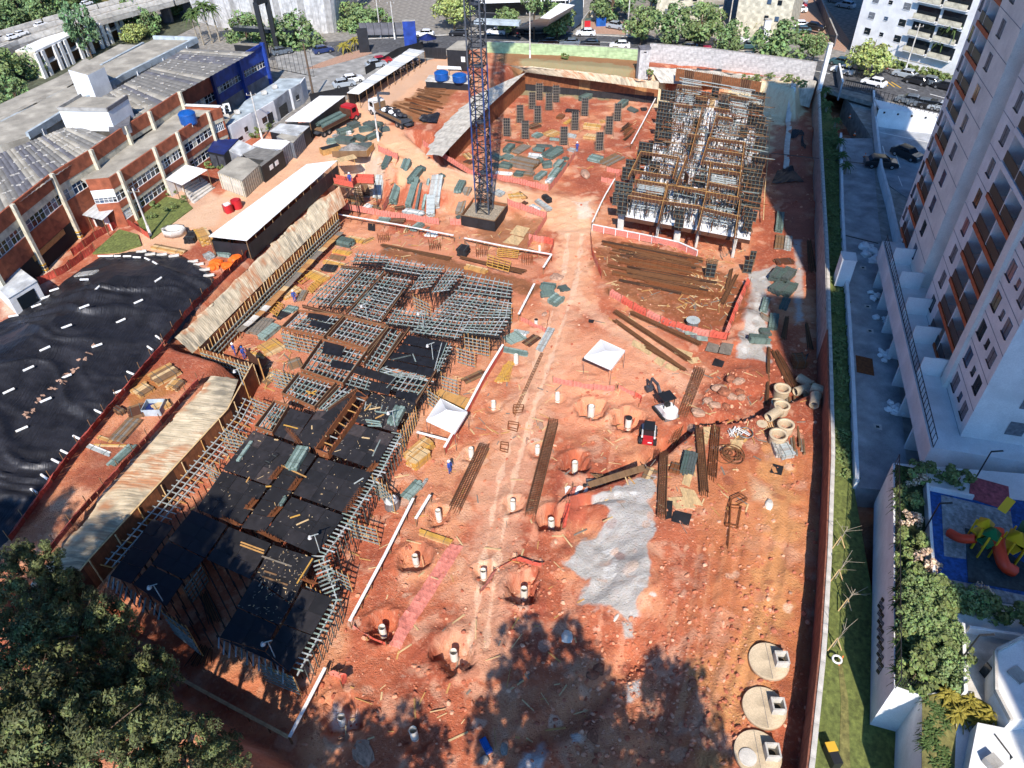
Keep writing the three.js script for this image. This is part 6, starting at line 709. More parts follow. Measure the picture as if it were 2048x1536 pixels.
{
const TY=UH+9.2,rt=[A(-160,1380,TY),A(60,1200,TY),A(290,1020,TY),A(520,880,TY),A(722,740,TY),A(862,655,TY),A(1040,540,TY)].map(p=>atY(p,0));
const dr=rt[6].clone().sub(rt[0]).normalize(),nr=V(-dr.z,0,dr.x);if(nr.x<0)nr.negate();
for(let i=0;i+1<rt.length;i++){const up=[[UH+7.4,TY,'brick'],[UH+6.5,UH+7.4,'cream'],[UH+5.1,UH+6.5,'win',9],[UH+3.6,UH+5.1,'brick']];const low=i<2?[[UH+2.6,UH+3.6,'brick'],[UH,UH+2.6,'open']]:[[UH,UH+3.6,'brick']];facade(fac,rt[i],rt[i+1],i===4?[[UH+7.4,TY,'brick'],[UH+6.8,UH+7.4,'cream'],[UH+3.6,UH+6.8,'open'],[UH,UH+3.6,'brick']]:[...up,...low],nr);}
for(const p of rt){const c=mb(),q=p.clone().addScaledVector(nr,.28);c.box(atY(q,UH-.2),.45,9.5,.5,Math.atan2(nr.x,nr.z));c.build('column',M.cream,fac);}
for(let i=1;i<3;i++){const q=rt[i].clone().addScaledVector(nr,.28);for(let k=0;k<3;k++)mb().box(atY(q,UH+.2+k*.36),.5,.18,.55,Math.atan2(nr.x,nr.z)).build('hazard_stripe',k % 2?M.frameDark:M.yellowPaint,fac);}
mb().bar(atY(lerp(rt[0],rt[1],.9),UH+2.2).addScaledVector(nr,.05),atY(lerp(rt[1],rt[2],.75),UH+2.2).addScaledVector(nr,.05),.1,.7).build('board_band',M.timber,fac);
const AY=UH+6.9,at=[A(640,1050,AY),A(690,1018,AY),A(895,878,AY),A(1030,788,AY),A(1210,668,AY),A(1292,632,AY)].map(p=>atY(p,0)),na=nr;
for(let i=0;i+1<at.length;i++){const low=[[UH+2.2,UH+2.7,'cream'],[UH+.9,UH+2.2,'win',8],[UH,UH+.9,'brick']];facade(fac,at[i],at[i+1],[[UH+5.5,AY+.2,'brick'],[UH+4.9,UH+5.5,'cream'],[UH+3.6,UH+4.9,'win',i?8:2],[UH+2.7,UH+3.6,'brick'],...low],na);}
for(const p of at.slice(1,5)){const q=p.clone().addScaledVector(na,.25);mb().box(atY(q,UH-.2),.42,7.5,.45,Math.atan2(na.x,na.z)).build('column',M.cream,fac);}
const back=at.map(p=>p.clone().addScaledVector(na,-7));const end=[at[0],A(505,1062,AY)].map(p=>atY(p,0));facade(fac,end[1],end[0],[[UH+5.6,AY+.2,'brick'],[UH+4.4,UH+5.6,'wallWhite'],[UH+3.6,UH+4.4,'win',5],[UH,UH+3.6,'brick']],V(.3,0,1).normalize());
const roof=mb();roof.prism([end[1],...at,...back.slice(1).reverse()].map(p=>p),AY-.5,AY-.35);roof.build('annex_roof',M.roofTan,fac);facade(fac,at[5],back[5],[[UH,AY+.2,'brick']],V(.2,0,-1).normalize());mb().bar(atY(at[5],AY+.25),atY(back[5],AY+.25),.8,.1).build('roof_capping',M.whitePaint,fac);
const strips=(a0,a1,b0,b1,y0,y1,n)=>{for(let i=0;i<n;i++){const s=mb();s.uo=i;const p=lerp(a0,a1,i/n),q=lerp(a0,a1,(i+.99)/n),r=lerp(b0,b1,(i+.99)/n),u=lerp(b0,b1,i/n);const m=6;for(let k=0;k<m;k++){const f=(x,v)=>{const z=lerp(lerp(p,q,x),lerp(u,r,x),v);z.y=y0+(y1-y0)*v+Math.sin(x*3.1416)*.07;return z;};s.quad(f(k/m,0),f((k+1)/m,0),f((k+1)/m,1),f(k/m,1));}s.build('roof_sheet',pick([M.roofTan,M.roofGrey,M.roofGrey,M.concreteDark]),fac);const c=mb();for(let j=0;j<5;j++){if(rnd()<.35)continue;const z=lerp(lerp(p,u,0),lerp(p,u,1),(j+rr(.2,.6))/5);z.y=y0+(y1-y0)*(j+.4)/5+.05;c.box(z,rr(.25,.6),.1,rr(.12,.3),rr(0,1));}const rc=c.build('ridge_caps',M.concretePale,fac);if(rc)rc.userData.kind='stuff';}};
const A9=(x,y)=>atY(A(x,y,TY-.3),0);strips(A9(-150,1370),A9(640,800),A9(-250,1010),A9(430,735),TY-.4,TY-.1,30);strips(A9(770,700),A9(1490,300),A9(600,575),A9(1085,290),TY-.4,TY-.1,26);
const rq=[A(480,570,TY+2.3),A(750,578,TY+2.3),A(632,655,TY+2.3),A(345,650,TY+2.3)].map(p=>p);const rh=mb();for(let e=0;e<4;e++)rh.quad(atY(rq[e],TY-.5),atY(rq[(e+1)% 4],TY-.5),rq[(e+1)% 4],rq[e]);rh.build('roof_house',M.wallWhite,fac);const rr2=mb();rr2.hexa(rq,rq.map(p=>lift(p,.15)));rr2.build('roof_house_top',M.roofTan,fac);mb().bar(lift(rq[0],.3),lift(rq[3],.3),.2,.5).build('parapet',M.concrete,fac);mb().bar(lift(rq[2],.3),lift(rq[3],.3),.2,.5).build('parapet',M.concrete,fac);mb().bar(lift(rq[1],.3),lift(rq[2],.3),.2,.5).build('parapet',M.concreteDark,fac);
mb().prism([A(630,690,TY),A(770,640,TY),A(760,735,TY),A(640,770,TY)].map(p=>atY(p,0)),TY-1,TY+.2).build('gutter_box',M.concreteDark,fac);
}
const fac2=thing('clad_building','red and royal blue clad end of the factory with window strips','building',A(1430,585,UH));
{
const TY=UH+7.2,P0=A(1040,548,TY),P1=A(1228,445,TY),P2=A(1385,352,TY),P3=A(1530,275,TY);const l=[P0,P1,P2,P3].map(p=>atY(p,0)),dr=l[3].clone().sub(l[0]).normalize(),nr=V(-dr.z,0,dr.x);if(nr.x<0)nr.negate();
facade(fac2,l[0],l[1],[[UH+4.6,TY,'redWall'],[UH+3.2,UH+4.6,'win',9],[UH,UH+3.2,'redWall']],nr);for(const[a,b]of[[l[1],l[2]],[l[2],l[3]]])facade(fac2,a,b,[[UH+4.9,TY+.6,'blueWall'],[UH+3.7,UH+4.9,'win',9],[UH+2.2,UH+3.7,'blueWall'],[UH,UH+2.2,'wallShade']],nr);for(const p of l.slice(1))mb().box(atY(p,UH-.2).addScaledVector(nr,.3),.5,8.2,.7,Math.atan2(nr.x,nr.z)).build('pilaster',p===l[1]?M.blueDark:M.blueWall,fac2);mb().bar(atY(l[1],TY+.2).addScaledVector(nr,.1),atY(l[3],TY+.2).addScaledVector(nr,.1),.3,.25).build('cornice',M.blueDark,fac2);
const bk=l.map(p=>p.clone().addScaledVector(nr,-6));mb().bar(atY(l[3],(UH+TY)/2),atY(bk[3],(UH+TY)/2),.25,TY-UH).build('end_wall',M.blackSheet,fac2);
}
{
const y=UH+3.6,f=(x,yy)=>U5(x,yy,y);const q=[f(520,318),f(690,318),f(190,640),f(155,645)];const t=thing('low_office','low white office with pale flat roof beside the blue cladding','building',atY(f(200,680),UH));
const roof=[f(530,320),f(690,320),f(660,360),f(580,400),f(480,480),f(365,545),f(200,640),f(160,640),f(300,470),f(500,345)];const s=mb();s.prism(roof.map(p=>atY(p,0)),y-.2,y-.1);s.build('roof',M.roofPale,t);const w=[f(155,650),f(195,645),f(340,560),f(372,550),f(490,480),f(590,405),f(605,400),f(670,362),f(700,320)].map(p=>atY(p,0));for(let i=0;i+1<w.length;i++){mb().bar(atY(w[i],UH+1.85),atY(w[i+1],UH+1.85),.2,3.8).build('wall',i % 2?M.wallWhite:M.wallGrey,t);}
for(const[i,f0,f1,y0,y1]of[[1,.55,.7,1.4,2.2],[1,.2,.4,.6,1.2],[3,.2,.45,1.2,2.2],[3,.5,.8,.4,2.3],[4,.2,.7,.2,2.2],[6,.3,.6,1.4,2.2]]){const a=lerp(w[i],w[i+1],f0),b=lerp(w[i],w[i+1],f1),d=b.clone().sub(a).normalize(),n=V(-d.z,0,d.x);if(n.z<0)n.negate();a.addScaledVector(n,.1);b.addScaledVector(n,.1);mb().bar(atY(a,UH+(y0+y1)/2),atY(b,UH+(y0+y1)/2),.06,y1-y0).build('window',M.glassDark,t);mb().bar(atY(a,UH+y0-.05),atY(b,UH+y0-.05),.2,.08).build('sill',M.whitePaint,t);}
for(const[x,yy]of[[500,390],[430,430],[250,560],[180,590]]){const p=f(x,yy);mb().box(p,.9,.6,.5,.5).build('roof_vent',M.concretePale,t);}
const L=[];for(const[x,yy]of[[150,545],[185,525],[125,565]]){const p=lift(f(x,yy+20),0),a=thing('condenser_unit','','air conditioner',p,'condensers on the office roof');mb().box(p,1.1,1.3,.5,.5).build('casing',M.whitePaint,a);for(const k of[.35,.95]){const c=p.clone().add(V(.13,k,.28));mb().cyl(c,c.clone().add(V(.03,0,.05)),.26,.26,12).build('fan_grille',M.frameDark,a);}L.push(a);}ordinals(L,'white air condenser at the near end of the low office roof, #');
}
function tank(label,p,r,h,m=M.blueTank){const t=thing('water_tank',label,'tank',p);part('body',new THREE.LatheGeometry([[0,0],[r*.92,0],[r,h*.15],[r,h*.8],[r*.97,h*.86]].map(a=>new THREE.Vector2(...a)),24),m,t);part('rim',new THREE.TorusGeometry(r,.05,6,24).rotateX(Math.PI/2),m,t,V(0,h*.8,0));part('lid',new THREE.LatheGeometry([[r*1.02,h*.82],[r*.8,h*.95],[r*.35,h],[r*.3,h*1.05],[0,h*1.06]].map(a=>new THREE.Vector2(...a)),24),m,t);return t;}
tank('blue water tank on the factory annex roof',A(1110,725,UH+6.6),1.25,2.0);tank('blue water tank beside the gatehouse, left one',B(830,468,UH+1.4),1.35,1.7);tank('blue water tank beside the gatehouse, right one',B(935,478,UH+1.4),1.35,1.5);
{const q=[B(760,440,UH+1.3),B(1000,440,UH+1.3),B(980,490,UH+1.3),B(735,475,UH+1.3)].map(p=>atY(p,0));const t=thing('tank_platform','black sided platform carrying the two blue tanks','platform',atY(q[3],UH));mb().prism(q,UH,UH+1.25).build('base',M.blackSheet,t);mb().prism(q.map(p=>lerp(p,quadAt(q,.5,.5),-.03)),UH+1.25,UH+1.35).build('deck',M.concretePale,t);shed('small white sheet roof behind the blue tanks',[B(805,385,UH+2.6),B(940,392,UH+2.6),B(945,408,UH+2.5),B(800,402,UH+2.5)],0,{n:4,posts:2});}
for(const[x,y,l]of[[1340,1240,'red square drum beside the long white shed'],[1390,1215,'red round drum beside the long white shed']]){const p=A(x,y,UH);const t=thing('red_drum',l,'drum',p);mb().cyl(p,lift(p,1.2),.75,.75,x===1340?4:16).build('body',M.red,t);mb().cyl(lift(p,1.2),lift(p,1.28),.7,.6,x===1340?4:16).build('lid',x===1340?M.whitePaint:M.red,t);}
{
const p=A(1025,1370,UH),t=thing('concrete_trough','octagonal concrete trough standing on the yard','trough',p);const g=new THREE.LatheGeometry([[0,.25],[.9,.25],[1.0,.9],[1.35,.9],[1.3,0],[0,0]].map(a=>new THREE.Vector2(...a)),8);part('basin',g,M.concretePale,t).scale.set(1.25,1,.9);
const lw=mb();lw.prism([A(800,1290,0),A(960,1150,0),A(1090,1180,0),A(1130,1220,0),A(890,1400,0),A(840,1370,0)].map((q,i)=>atY(A([800,960,1090,1130,890,840][i],[1290,1150,1180,1220,1400,1370][i],UH),0)),UH,UH+.12);struct('lawn',lw,M.lawn);const l2=mb();l2.prism([[545,1490],[700,1350],[810,1380],[830,1440],[700,1480]].map(([x,y])=>atY(A(x,y,UH),0)),UH,UH+.25);struct('lawn',l2,M.lawn);
const L=[];for(const[x,y,r]of[[905,1215,.9],[1005,1230,.9],[890,1280,.8],[995,1140,.9],[1240,985,1],[1075,1180,.7],[1300,990,.7],[1540,760,1.3],[1500,800,1.2],[1680,640,1.3],[1640,670,1.1],[1590,720,1.1]]){L.push([A(x,y,UH),r]);}globalThis.SHRUBS=L;
netFence('brick red ramp fence across the lawn below the factory',[A(430,1500,UH),A(560,1400,UH),A(700,1320,UH),A(760,1320,UH),A(880,1400,UH)],{y:UH,h:1.1,m:'netDark',m2:'net'});netFence('brick red fence beside the parked motorcycles',[D(235,350,UH),D(380,280,UH),D(560,150,UH)],{y:UH,h:1.1,m:'netDark',m2:'net'});
const st=thing('site_stair','red sided steel stair stepping down from the platform','stair',R4(290,280,0));const sp=[R4(130,150,UH),R4(290,185,UH),R4(320,145,UH-.6),R4(465,150,UH-.7)];for(let i=0;i<3;i++){mb().bar(sp[i],sp[i+1],1.3,.12).build('deck',M.timberOld,st);for(const o of[-.6,.6])mb().bar(lift(sp[i],.6).add(V(0,0,o)),lift(sp[i+1],.6).add(V(0,0,o)),.05,.9).build('side_panel',M.net,st);}for(const p of[...sp,lerp(sp[0],sp[1],.6)])for(const o of[-.5,.5])mb().bar(atY(p,0).add(V(0,0,o)),lift(p,1.1).add(V(0,0,o)),.1).build('post',M.frameDark,st);for(let i=0;i<10;i++){const k=i/9,p=lerp(R4(320,200,UH-.6),R4(350,330,0),k);mb().bar(p.clone().add(V(-.6,0,0)),p.clone().add(V(.6,0,0)),.3,.06).build('tread',M.timberOld,st);}
}
function truck(label,p,ry,o){
const t=thing('truck',label,'truck',p);const g=(n,b,m,par=t)=>{const x=new THREE.Mesh(b.geo(),m);x.name=n;x.castShadow=true;par.add(x);return x;};
const L=o.L||8.5;g('chassis',mb().box(V(-.6,.65,0),L,.25,1.0),M.steelDark);g('cab',mb().hexa([V(L/2-1.9,.7,1.15),V(L/2+.1,.7,1.15),V(L/2+.1,.7,-1.15),V(L/2-1.9,.7,-1.15)],[V(L/2-1.9,2.7,1.1),V(L/2-.3,2.7,1.1),V(L/2-.3,2.7,-1.1),V(L/2-1.9,2.7,-1.1)]),o.cab);g('windscreen',mb().hexa([V(L/2+.06,1.55,1.0),V(L/2+.1,1.55,1.0),V(L/2+.1,1.55,-1),V(L/2+.06,1.55,-1)],[V(L/2-.23,2.5,1.0),V(L/2-.18,2.5,1.0),V(L/2-.18,2.5,-1),V(L/2-.23,2.5,-1)]),M.carGlass);for(const z of[-1.14,1.14])g('side_window',mb().box(V(L/2-1.1,1.6,z),1.0,.75,.05),M.carGlass);g('bumper',mb().box(V(L/2+.15,.5,0),.15,.4,2.2),M.steelDark);for(const z of[-.8,.8])g('headlight',mb().box(V(L/2+.12,1.0,z),.08,.2,.35),M.lampW);
g('bed',mb().box(V(-1.3,1.05,0),L-2.6,.15,2.4),o.bed||M.timberOld);for(const z of[-1.2,1.2])g('side_board',mb().box(V(-1.3,1.2,z),L-2.6,.5,.06),o.side||M.plyDark);g('headboard',mb().box(V(L/2-2.15,1.2,0),.08,1.2,2.4),o.side||M.plyDark);
for(const x of[L/2-.9,-L/2+.3,-L/2+1.5])for(const z of[-1.05,1.05]){const w=g('wheel',mb().cyl(V(x,.5,z-.16),V(x,.5,z+.16),.5,.5,16),M.rubber);g('rim',mb().cyl(V(x,.5,z-.17),V(x,.5,z+.17),.25,.25,10),M.chrome,w);}
t.rotation.y=ry;return t;
}
{const p0=B(110,800,UH),p1=B(320,690,UH),mid=lerp(p0,p1,.5),ry=Math.atan2(-(p1.z-p0.z),p1.x-p0.x);truck('red truck loaded with green beam bundles beside the small yard',mid,ry,{cab:M.red,L:9.5,side:M.plyDark});for(const k of[-.5,0,.5]){const d=p1.clone().sub(p0).normalize(),s=V(-d.z,0,d.x),a=mid.clone().addScaledVector(d,-4).addScaledVector(s,k*1.5).setY(UH+1.4+(k===0?.35:0)),b=a.clone().addScaledVector(d,5.5);bundle(`long green beam bundle on the red truck, ${k < 0 ? 'far side' : k ? 'near side' : 'middle and highest'}`,a,b,.8,.5,gm.g,'load of the red truck','beam_bundle',3);}}
{const p0=B(660,770,UH-.2),p1=B(410,640,UH),mid=lerp(p0,p1,.5),ry=Math.atan2(-(p1.z-p0.z),p1.x-p0.x);truck('white cab flatbed truck with crane arm carrying black sheeting',mid,ry,{cab:M.whitePaint,L:10.5,bed:M.steelDark,side:M.timberOld});const d=p1.clone().sub(p0).normalize();const t=thing('sheet_load','crumpled black and white sheeting heaped on the flatbed truck','load',mid.clone().addScaledVector(d,-1.5).setY(UH+1.2));for(let i=0;i<16;i++){const g=new THREE.IcosahedronGeometry(.5,1),a=g.attributes.position;for(let j=0;j<a.count;j++){const k=.6+.7*vn(a.getX(j)*3+i*9,a.getY(j)*3+a.getZ(j)*3);a.setXYZ(j,a.getX(j)*k*1.3,a.getY(j)*k*.7,a.getZ(j)*k);}g.computeVertexNormals();part('sheet_heap',g,i % 4===1?M.canvasWhite:M.tarp,t,V(0,.3,0).addScaledVector(d,rr(-2.5,2.5)).add(V(-d.z*rr(-.8,.8),rr(0,.4),d.x*rr(-.8,.8))));}const cr=thing('truck_crane_arm','folded loader arm behind the flatbed truck cab','crane arm',mid.clone().addScaledVector(d,3.2).setY(UH+1.2));const c0=cr.position;mb().bar(c0,lift(c0,2.6),.35).build('column',M.steelDark,cr);mb().bar(lift(c0,2.6),c0.clone().add(V(2.2,2.9,1.2)),.35,.4).build('arm',M.steelDark,cr);}
{const p=B(310,890,UH),t=thing('gravel_bin','grey gravel heap in a plank walled bin','gravel bin',p);const g=new THREE.ConeGeometry(2.6,1.5,18,6),a=g.attributes.position;for(let i=0;i<a.count;i++)a.setXYZ(i,a.getX(i)*(1+.2*vn(a.getX(i)*3+9,a.getZ(i)*3)),a.getY(i),a.getZ(i)*(.7+.2*vn(a.getX(i)*2,a.getZ(i)*3+7)));g.computeVertexNormals();part('gravel',g,M.rockGrey,t,V(0,.75,-.2));for(let i=0;i<4;i++)mb().bar(p.clone().add(V(-3,.15+i*.25,1.8)),p.clone().add(V(2.6,.15+i*.25,2.0)),.06,.22).build('plank',M.timberOld,t);for(let i=0;i<4;i++)mb().bar(p.clone().add(V(2.6,.15+i*.25,2)),p.clone().add(V(3.4,.15+i*.25,-1)),.06,.22).build('plank',M.timber,t);
const b=B(180,890,UH),bt=thing('timber_bin','long timber sided bin with a black cover on the yard','bin',b);mb().box(b,3.2,.9,1.4,.6).build('side',M.timber,bt);mb().box(lift(b,.91),3.0,.05,1.2,.6).build('cover',M.plyBlack,bt);const tp=B(270,960,UH),tt=thing('work_table','pale plank table below the gravel bin','table',tp);mb().box(lift(tp,.85),3.4,.08,1.6,.5).build('top',M.timberPale,tt);for(const[x,z]of[[-1.4,0],[1.4,0],[-1.2,.8],[1.2,-.8]])mb().bar(tp.clone().add(V(x,0,z)),tp.clone().add(V(x,.85,z)),.1).build('leg',M.timber,tt);
}
const mLeaf=new THREE.MeshStandardMaterial({color:0xffffff,vertexColors:true,roughness:.9,side:THREE.DoubleSide});
function crownGeo(o){
const pos=[],col=[],c=new THREE.Color(),q=V(0,0,0);const clumps=[];
while(clumps.length<o.n){q.set(rr(-1,1),rr(-1,1),rr(-1,1));const L=q.length();if(L>1||L<.35)continue;clumps.push([q.clone().multiply(V(1,o.flat||.75,1)),rr(.16,.36)*(o.cl||1),rr(-.5,.5)]);}
for(const[p,r,tone]of clumps)for(let i=0;i<o.m;i++){
const d=V(rr(-1,1),rr(-1,1),rr(-1,1)).normalize(),a=p.clone().addScaledVector(d,r*Math.cbrt(rr(.25,1)));const n=V(rr(-1,1),rr(-.3,1.2),rr(-1,1)).add(d).normalize();const t=V(0,0,0).crossVectors(n,V(rr(-1,1),rr(-1,1),rr(-1,1))).normalize(),b=V(0,0,0).crossVectors(n,t),s=o.s*rr(.6,1.3),e=o.e||.6;
const v=[a.clone().addScaledVector(t,-s),a.clone().addScaledVector(b,s*e),a.clone().addScaledVector(t,s),a.clone().addScaledVector(b,-s*e)];for(const k of[0,2,1,0,3,2]){pos.push(v[k].x,v[k].y,v[k].z);}
c.setHSL(o.h+rr(-.025,.025)+tone*.02,o.sat*rr(.8,1.15),o.l*rr(.7,1.4)*(1+tone*(o.tv||.35)));for(let k=0;k<6;k++)col.push(c.r,c.g,c.b);
}
const g=new THREE.BufferGeometry();g.setAttribute('position',new THREE.Float32BufferAttribute(pos,3));g.setAttribute('color',new THREE.Float32BufferAttribute(col,3));g.computeVertexNormals();return g;
}
const crowns={a:crownGeo({n:46,m:60,s:.085,h:.235,sat:.5,l:.15}),b:crownGeo({n:40,m:60,s:.085,h:.25,sat:.48,l:.14,flat:.85}),c:crownGeo({n:52,m:56,s:.08,h:.2,sat:.55,l:.2,flat:.55}),d:crownGeo({n:36,m:60,s:.09,h:.29,sat:.4,l:.13,flat:1.1}),shrub:crownGeo({n:16,m:40,s:.14,h:.22,sat:.55,l:.13,tv:.8}),pine:crownGeo({n:150,m:130,s:.038,e:.4,cl:.5,h:.2,sat:.5,l:.085,flat:.95,tv:1.1}),dry:crownGeo({n:14,m:40,s:.12,h:.08,sat:.35,l:.42})};  // pine: wide clump tone spread paints sunlit tufts over a shaded mass
const trunkG=(()=>{const b=mb();b.cyl(V(0,0,0),V(.02,.55,0),.07,.05,8);for(let i=0;i<6;i++){const a=i*1.05;b.cyl(V(.02,.4+i*.04,0),V(Math.cos(a)*.42,.85+(i % 3)*.08,Math.sin(a)*.42),.03,.012,6);}return b.geo();})();
const TREES=[];
function tree(p,h,r,k,o={}){const t=thing(o.name||'tree',o.label||'',o.cat||'tree',p,o.group||'trees along the street');const c=part('crown',crowns[k],mLeaf,t,V(0,h-r*(o.f||.72),0),rr(0,6));c.scale.set(r*rr(.92,1.08),r*(o.sy||1),r*rr(.92,1.08));const tk=part('trunk',trunkG,o.bark||M.bark,t);tk.scale.set(Math.max(1.4,r*.85),h,Math.max(1.4,r*.85));if(!o.label)TREES.push(t);return t;}
const px5=(u,v)=>P(u,v,UH);
const fam=(list,phrase,f)=>{const n0=TREES.length;list.forEach(a=>f(...a));ordinals(TREES.slice(n0),phrase);};
fam([[909,61,7.5,4,'c'],[1014,77,6,2.8,'a'],[1113,79,7,3.8,'a'],[1281,92,7.5,3.7,'a'],[1222,46,9,5,'b'],[1341,97,8,4,'b'],[1396,103,9,4.3,'a'],[1456,109,6,3.4,'b'],[1556,128,7,5.6,'b'],[1622,133,6,2.4,'a'],[1730,156,6.5,3.8,'c'],[1300,40,8,2.6,'d'],[1250,30,8,3,'d'],[1350,32,8,2.6,'a']],'leafy tree along the street behind the site, #',(u,v,h,r,k)=>tree(px5(u,v),h,r,k));
tree(px5(1068,82),13,4,'b',{label:'tall thin trunked tree high over the street',f:.7});
fam([[495,80,5,4.2,'b'],[598,94,6,5.2,'b'],[560,88,4.6,3.8,'b'],[270,60,6,3.6,'b'],[300,70,5,3.6,'b'],[272,84,4,2.8,'c'],[15,175,7,4,'a'],[72,155,5,3,'b'],[350,28,8,5,'b'],[40,215,5,3,'b'],[700,55,5,4,'a'],[760,60,4,3.5,'b'],[730,62,4.5,4,'b']],'leafy tree behind the factory and car park, #',(u,v,h,r,k)=>tree(px5(u,v),h,r,k,{group:'trees behind the factory'}));
tree(px5(185,118),10,3,'d',{label:'dark upright tree in front of the white office block',sy:1.5,f:1});
fam([[10,25],[45,38],[80,26],[20,50],[120,12],[65,8],[150,2],[5,40],[95,36],[190,-5]],'dark tree on the hillside above the highway, #',(u,v)=>tree(P(u,v,9),rr(4,6),rr(3.5,5),pick(['b','d','b']),{group:'hillside trees'}));
const frondG=(()=>{const b=mb();for(let f=0;f<15;f++){const a=f/15*6.283+rr(-.2,.2),e=rr(.15,1.0),L=rr(.85,1.1);let prev=null;for(let i=0;i<=6;i++){const s=i/6,x=s*L*Math.cos(e*.6),y=Math.sin(e)*s*L-s*s*L*.85;const c=V(Math.cos(a)*x,y,Math.sin(a)*x),w=.11*Math.sin(Math.min(1,s*1.2+.15)*3.0)+.01,o=V(-Math.sin(a)*w,-w*.5,Math.cos(a)*w),l=c.clone().add(o),r=c.clone().add(V(-o.x,o.y,-o.z));if(prev){b.quad(prev[0],prev[1],c,l);b.quad(prev[1],prev[2],r,c);}prev=[l,c,r];}}return b.geo();})();
mat('frond','#56702f',.8,texSpeck,.5);mat('frondYellow','#a89a35',.8,texSpeck,.5);mat('frondDry','#8a8a50',.8);
const palmTrunk=mb().cyl(V(0,0,0),V(0,1,0),.5,.35,9).geo();
function palm(p,h,r,label,m=M.frond,group){const t=thing('palm_tree',label,'palm',p,group);const k=part('trunk',palmTrunk,M.barkPale,t);k.scale.set(.4,h,.4);const c=part('fronds',frondG,m,t,V(0,h,0),rr(0,6));c.scale.setScalar(r);const c2=part('young_fronds',frondG,m,t,V(0,h+.2,0),rr(0,6));c2.scale.set(r*.6,r*1.1,r*.6);return t;}
{const L=[];for(const[u,v,h,r]of[[1769,108,9,3],[1779,110,8,2.6],[1825,122,10,3],[1843,130,10,3],[1863,147,6,2.4],[1874,150,9,3],[1908,130,12,3.2],[1889,132,10,2.8]])L.push(palm(px5(u,v),h,r,'',M.frond,'palms before the white apartment block'));ordinals(L,'tall palm in front of the white apartment block, #');
const Q=[];for(const[u,v,h,r]of[[408,92,7,3.4],[425,88,8,3.4],[440,84,7,3],[395,80,5,2.6]])Q.push(palm(px5(u,v),h,r,'',M.frond,'palms behind the warehouse'));ordinals(Q,'palm between the warehouse and the concrete arena, #');
palm(px5(690,107),1.6,2.4,'yellow green palm on the bare verge, left one',M.frondYellow);palm(px5(713,102),2.2,2.6,'yellow green palm on the bare verge, right one',M.frondYellow);
const S=[];for(const[u,v]of[[1490,68],[1515,72],[1540,70],[1555,74]])S.push(palm(px5(u,v),2.8,2.2,'',M.frondDry,'grey green palms before the tan block'));ordinals(S,'grey green palm in front of the tan block, #');}
const carProto=(()=>{const t=new THREE.Group();const sh=new THREE.Shape([[-2.1,.3],[2.1,.3],[2.12,.62],[1.95,.82],[1.1,.95],[-1.75,.98],[-2.1,.9],[-2.15,.6]].map(a=>new THREE.Vector2(...a)));const ex=(s,w,b=.08)=>{const g=new THREE.ExtrudeGeometry(s,{depth:w-2*b,bevelEnabled:true,bevelSize:b,bevelThickness:b,bevelSegments:2});g.translate(0,0,-(w-2*b)/2);return g;};
const gl=new THREE.Shape([[1.2,.92],[.45,1.4],[-1.2,1.42],[-1.85,.94]].map(a=>new THREE.Vector2(...a))),rf=new THREE.Shape([[.42,1.38],[.3,1.46],[-1.15,1.48],[-1.3,1.4]].map(a=>new THREE.Vector2(...a)));const body=part('body',ex(sh,1.72),M.whitePaint,t);part('glasshouse',ex(gl,1.5),M.carGlass,t);part('roof',ex(rf,1.42),M.whitePaint,t);for(const z of[-.74,.74])for(const[x0,x1]of[[.42,1.12],[-1.22,-1.78],[-.3,-.32]]){const p=mb().bar(V(x0,1.4,z*.95),V(x1,.95,z),.07,.07);part('pillar',p.geo(),M.whitePaint,t);}
for(const x of[-1.3,1.3])for(const z of[-.8,.8]){const w=part('wheel',new THREE.CylinderGeometry(.33,.33,.22,14).rotateX(Math.PI/2),M.rubber,t,V(x,.33,z));part('rim',new THREE.CylinderGeometry(.19,.19,.24,10).rotateX(Math.PI/2),M.chrome,w);}for(const z of[-.6,.6]){part('headlight',new THREE.BoxGeometry(.1,.14,.32),M.lampW,t,V(2.08,.72,z));part('tail_light',new THREE.BoxGeometry(.1,.16,.3),M.lampR,t,V(-2.12,.8,z));}return t;})();
const carMats={};for(const[k,h]of[['white','#e4e4e2'],['silver','#9aa1a5'],['black','#17181b'],['grey','#5a636b'],['teal','#39565a'],['red','#a02028'],['blue','#22335f']])carMats[k]=new THREE.MeshPhysicalMaterial({color:h,roughness:.35,clearcoat:.7});
function car(u,v,k,label,y,dir,sc=1){const p=P(u,v,y);const o=carProto.clone();o.name=numbered('parked_car');o.traverse(m=>{if(m.isMesh&&['body','roof','pillar'].includes(m.name))m.material=carMats[k];});o.position.copy(p);o.rotation.y=Math.atan2(-dir.z,dir.x);o.scale.setScalar(sc);scene.add(o);tag(o,label,'car','cars on the streets and car parks');return o;}
const RY=UH+.2,dW=P(1000,70,UH).sub(P(1200,72,UH)).normalize(),dE=P(1700,130,UH).sub(P(1860,166,UH)).normalize(),dS=P(1590,10,UH).sub(P(1620,14,UH)).normalize(),flip=d=>d.clone().negate();
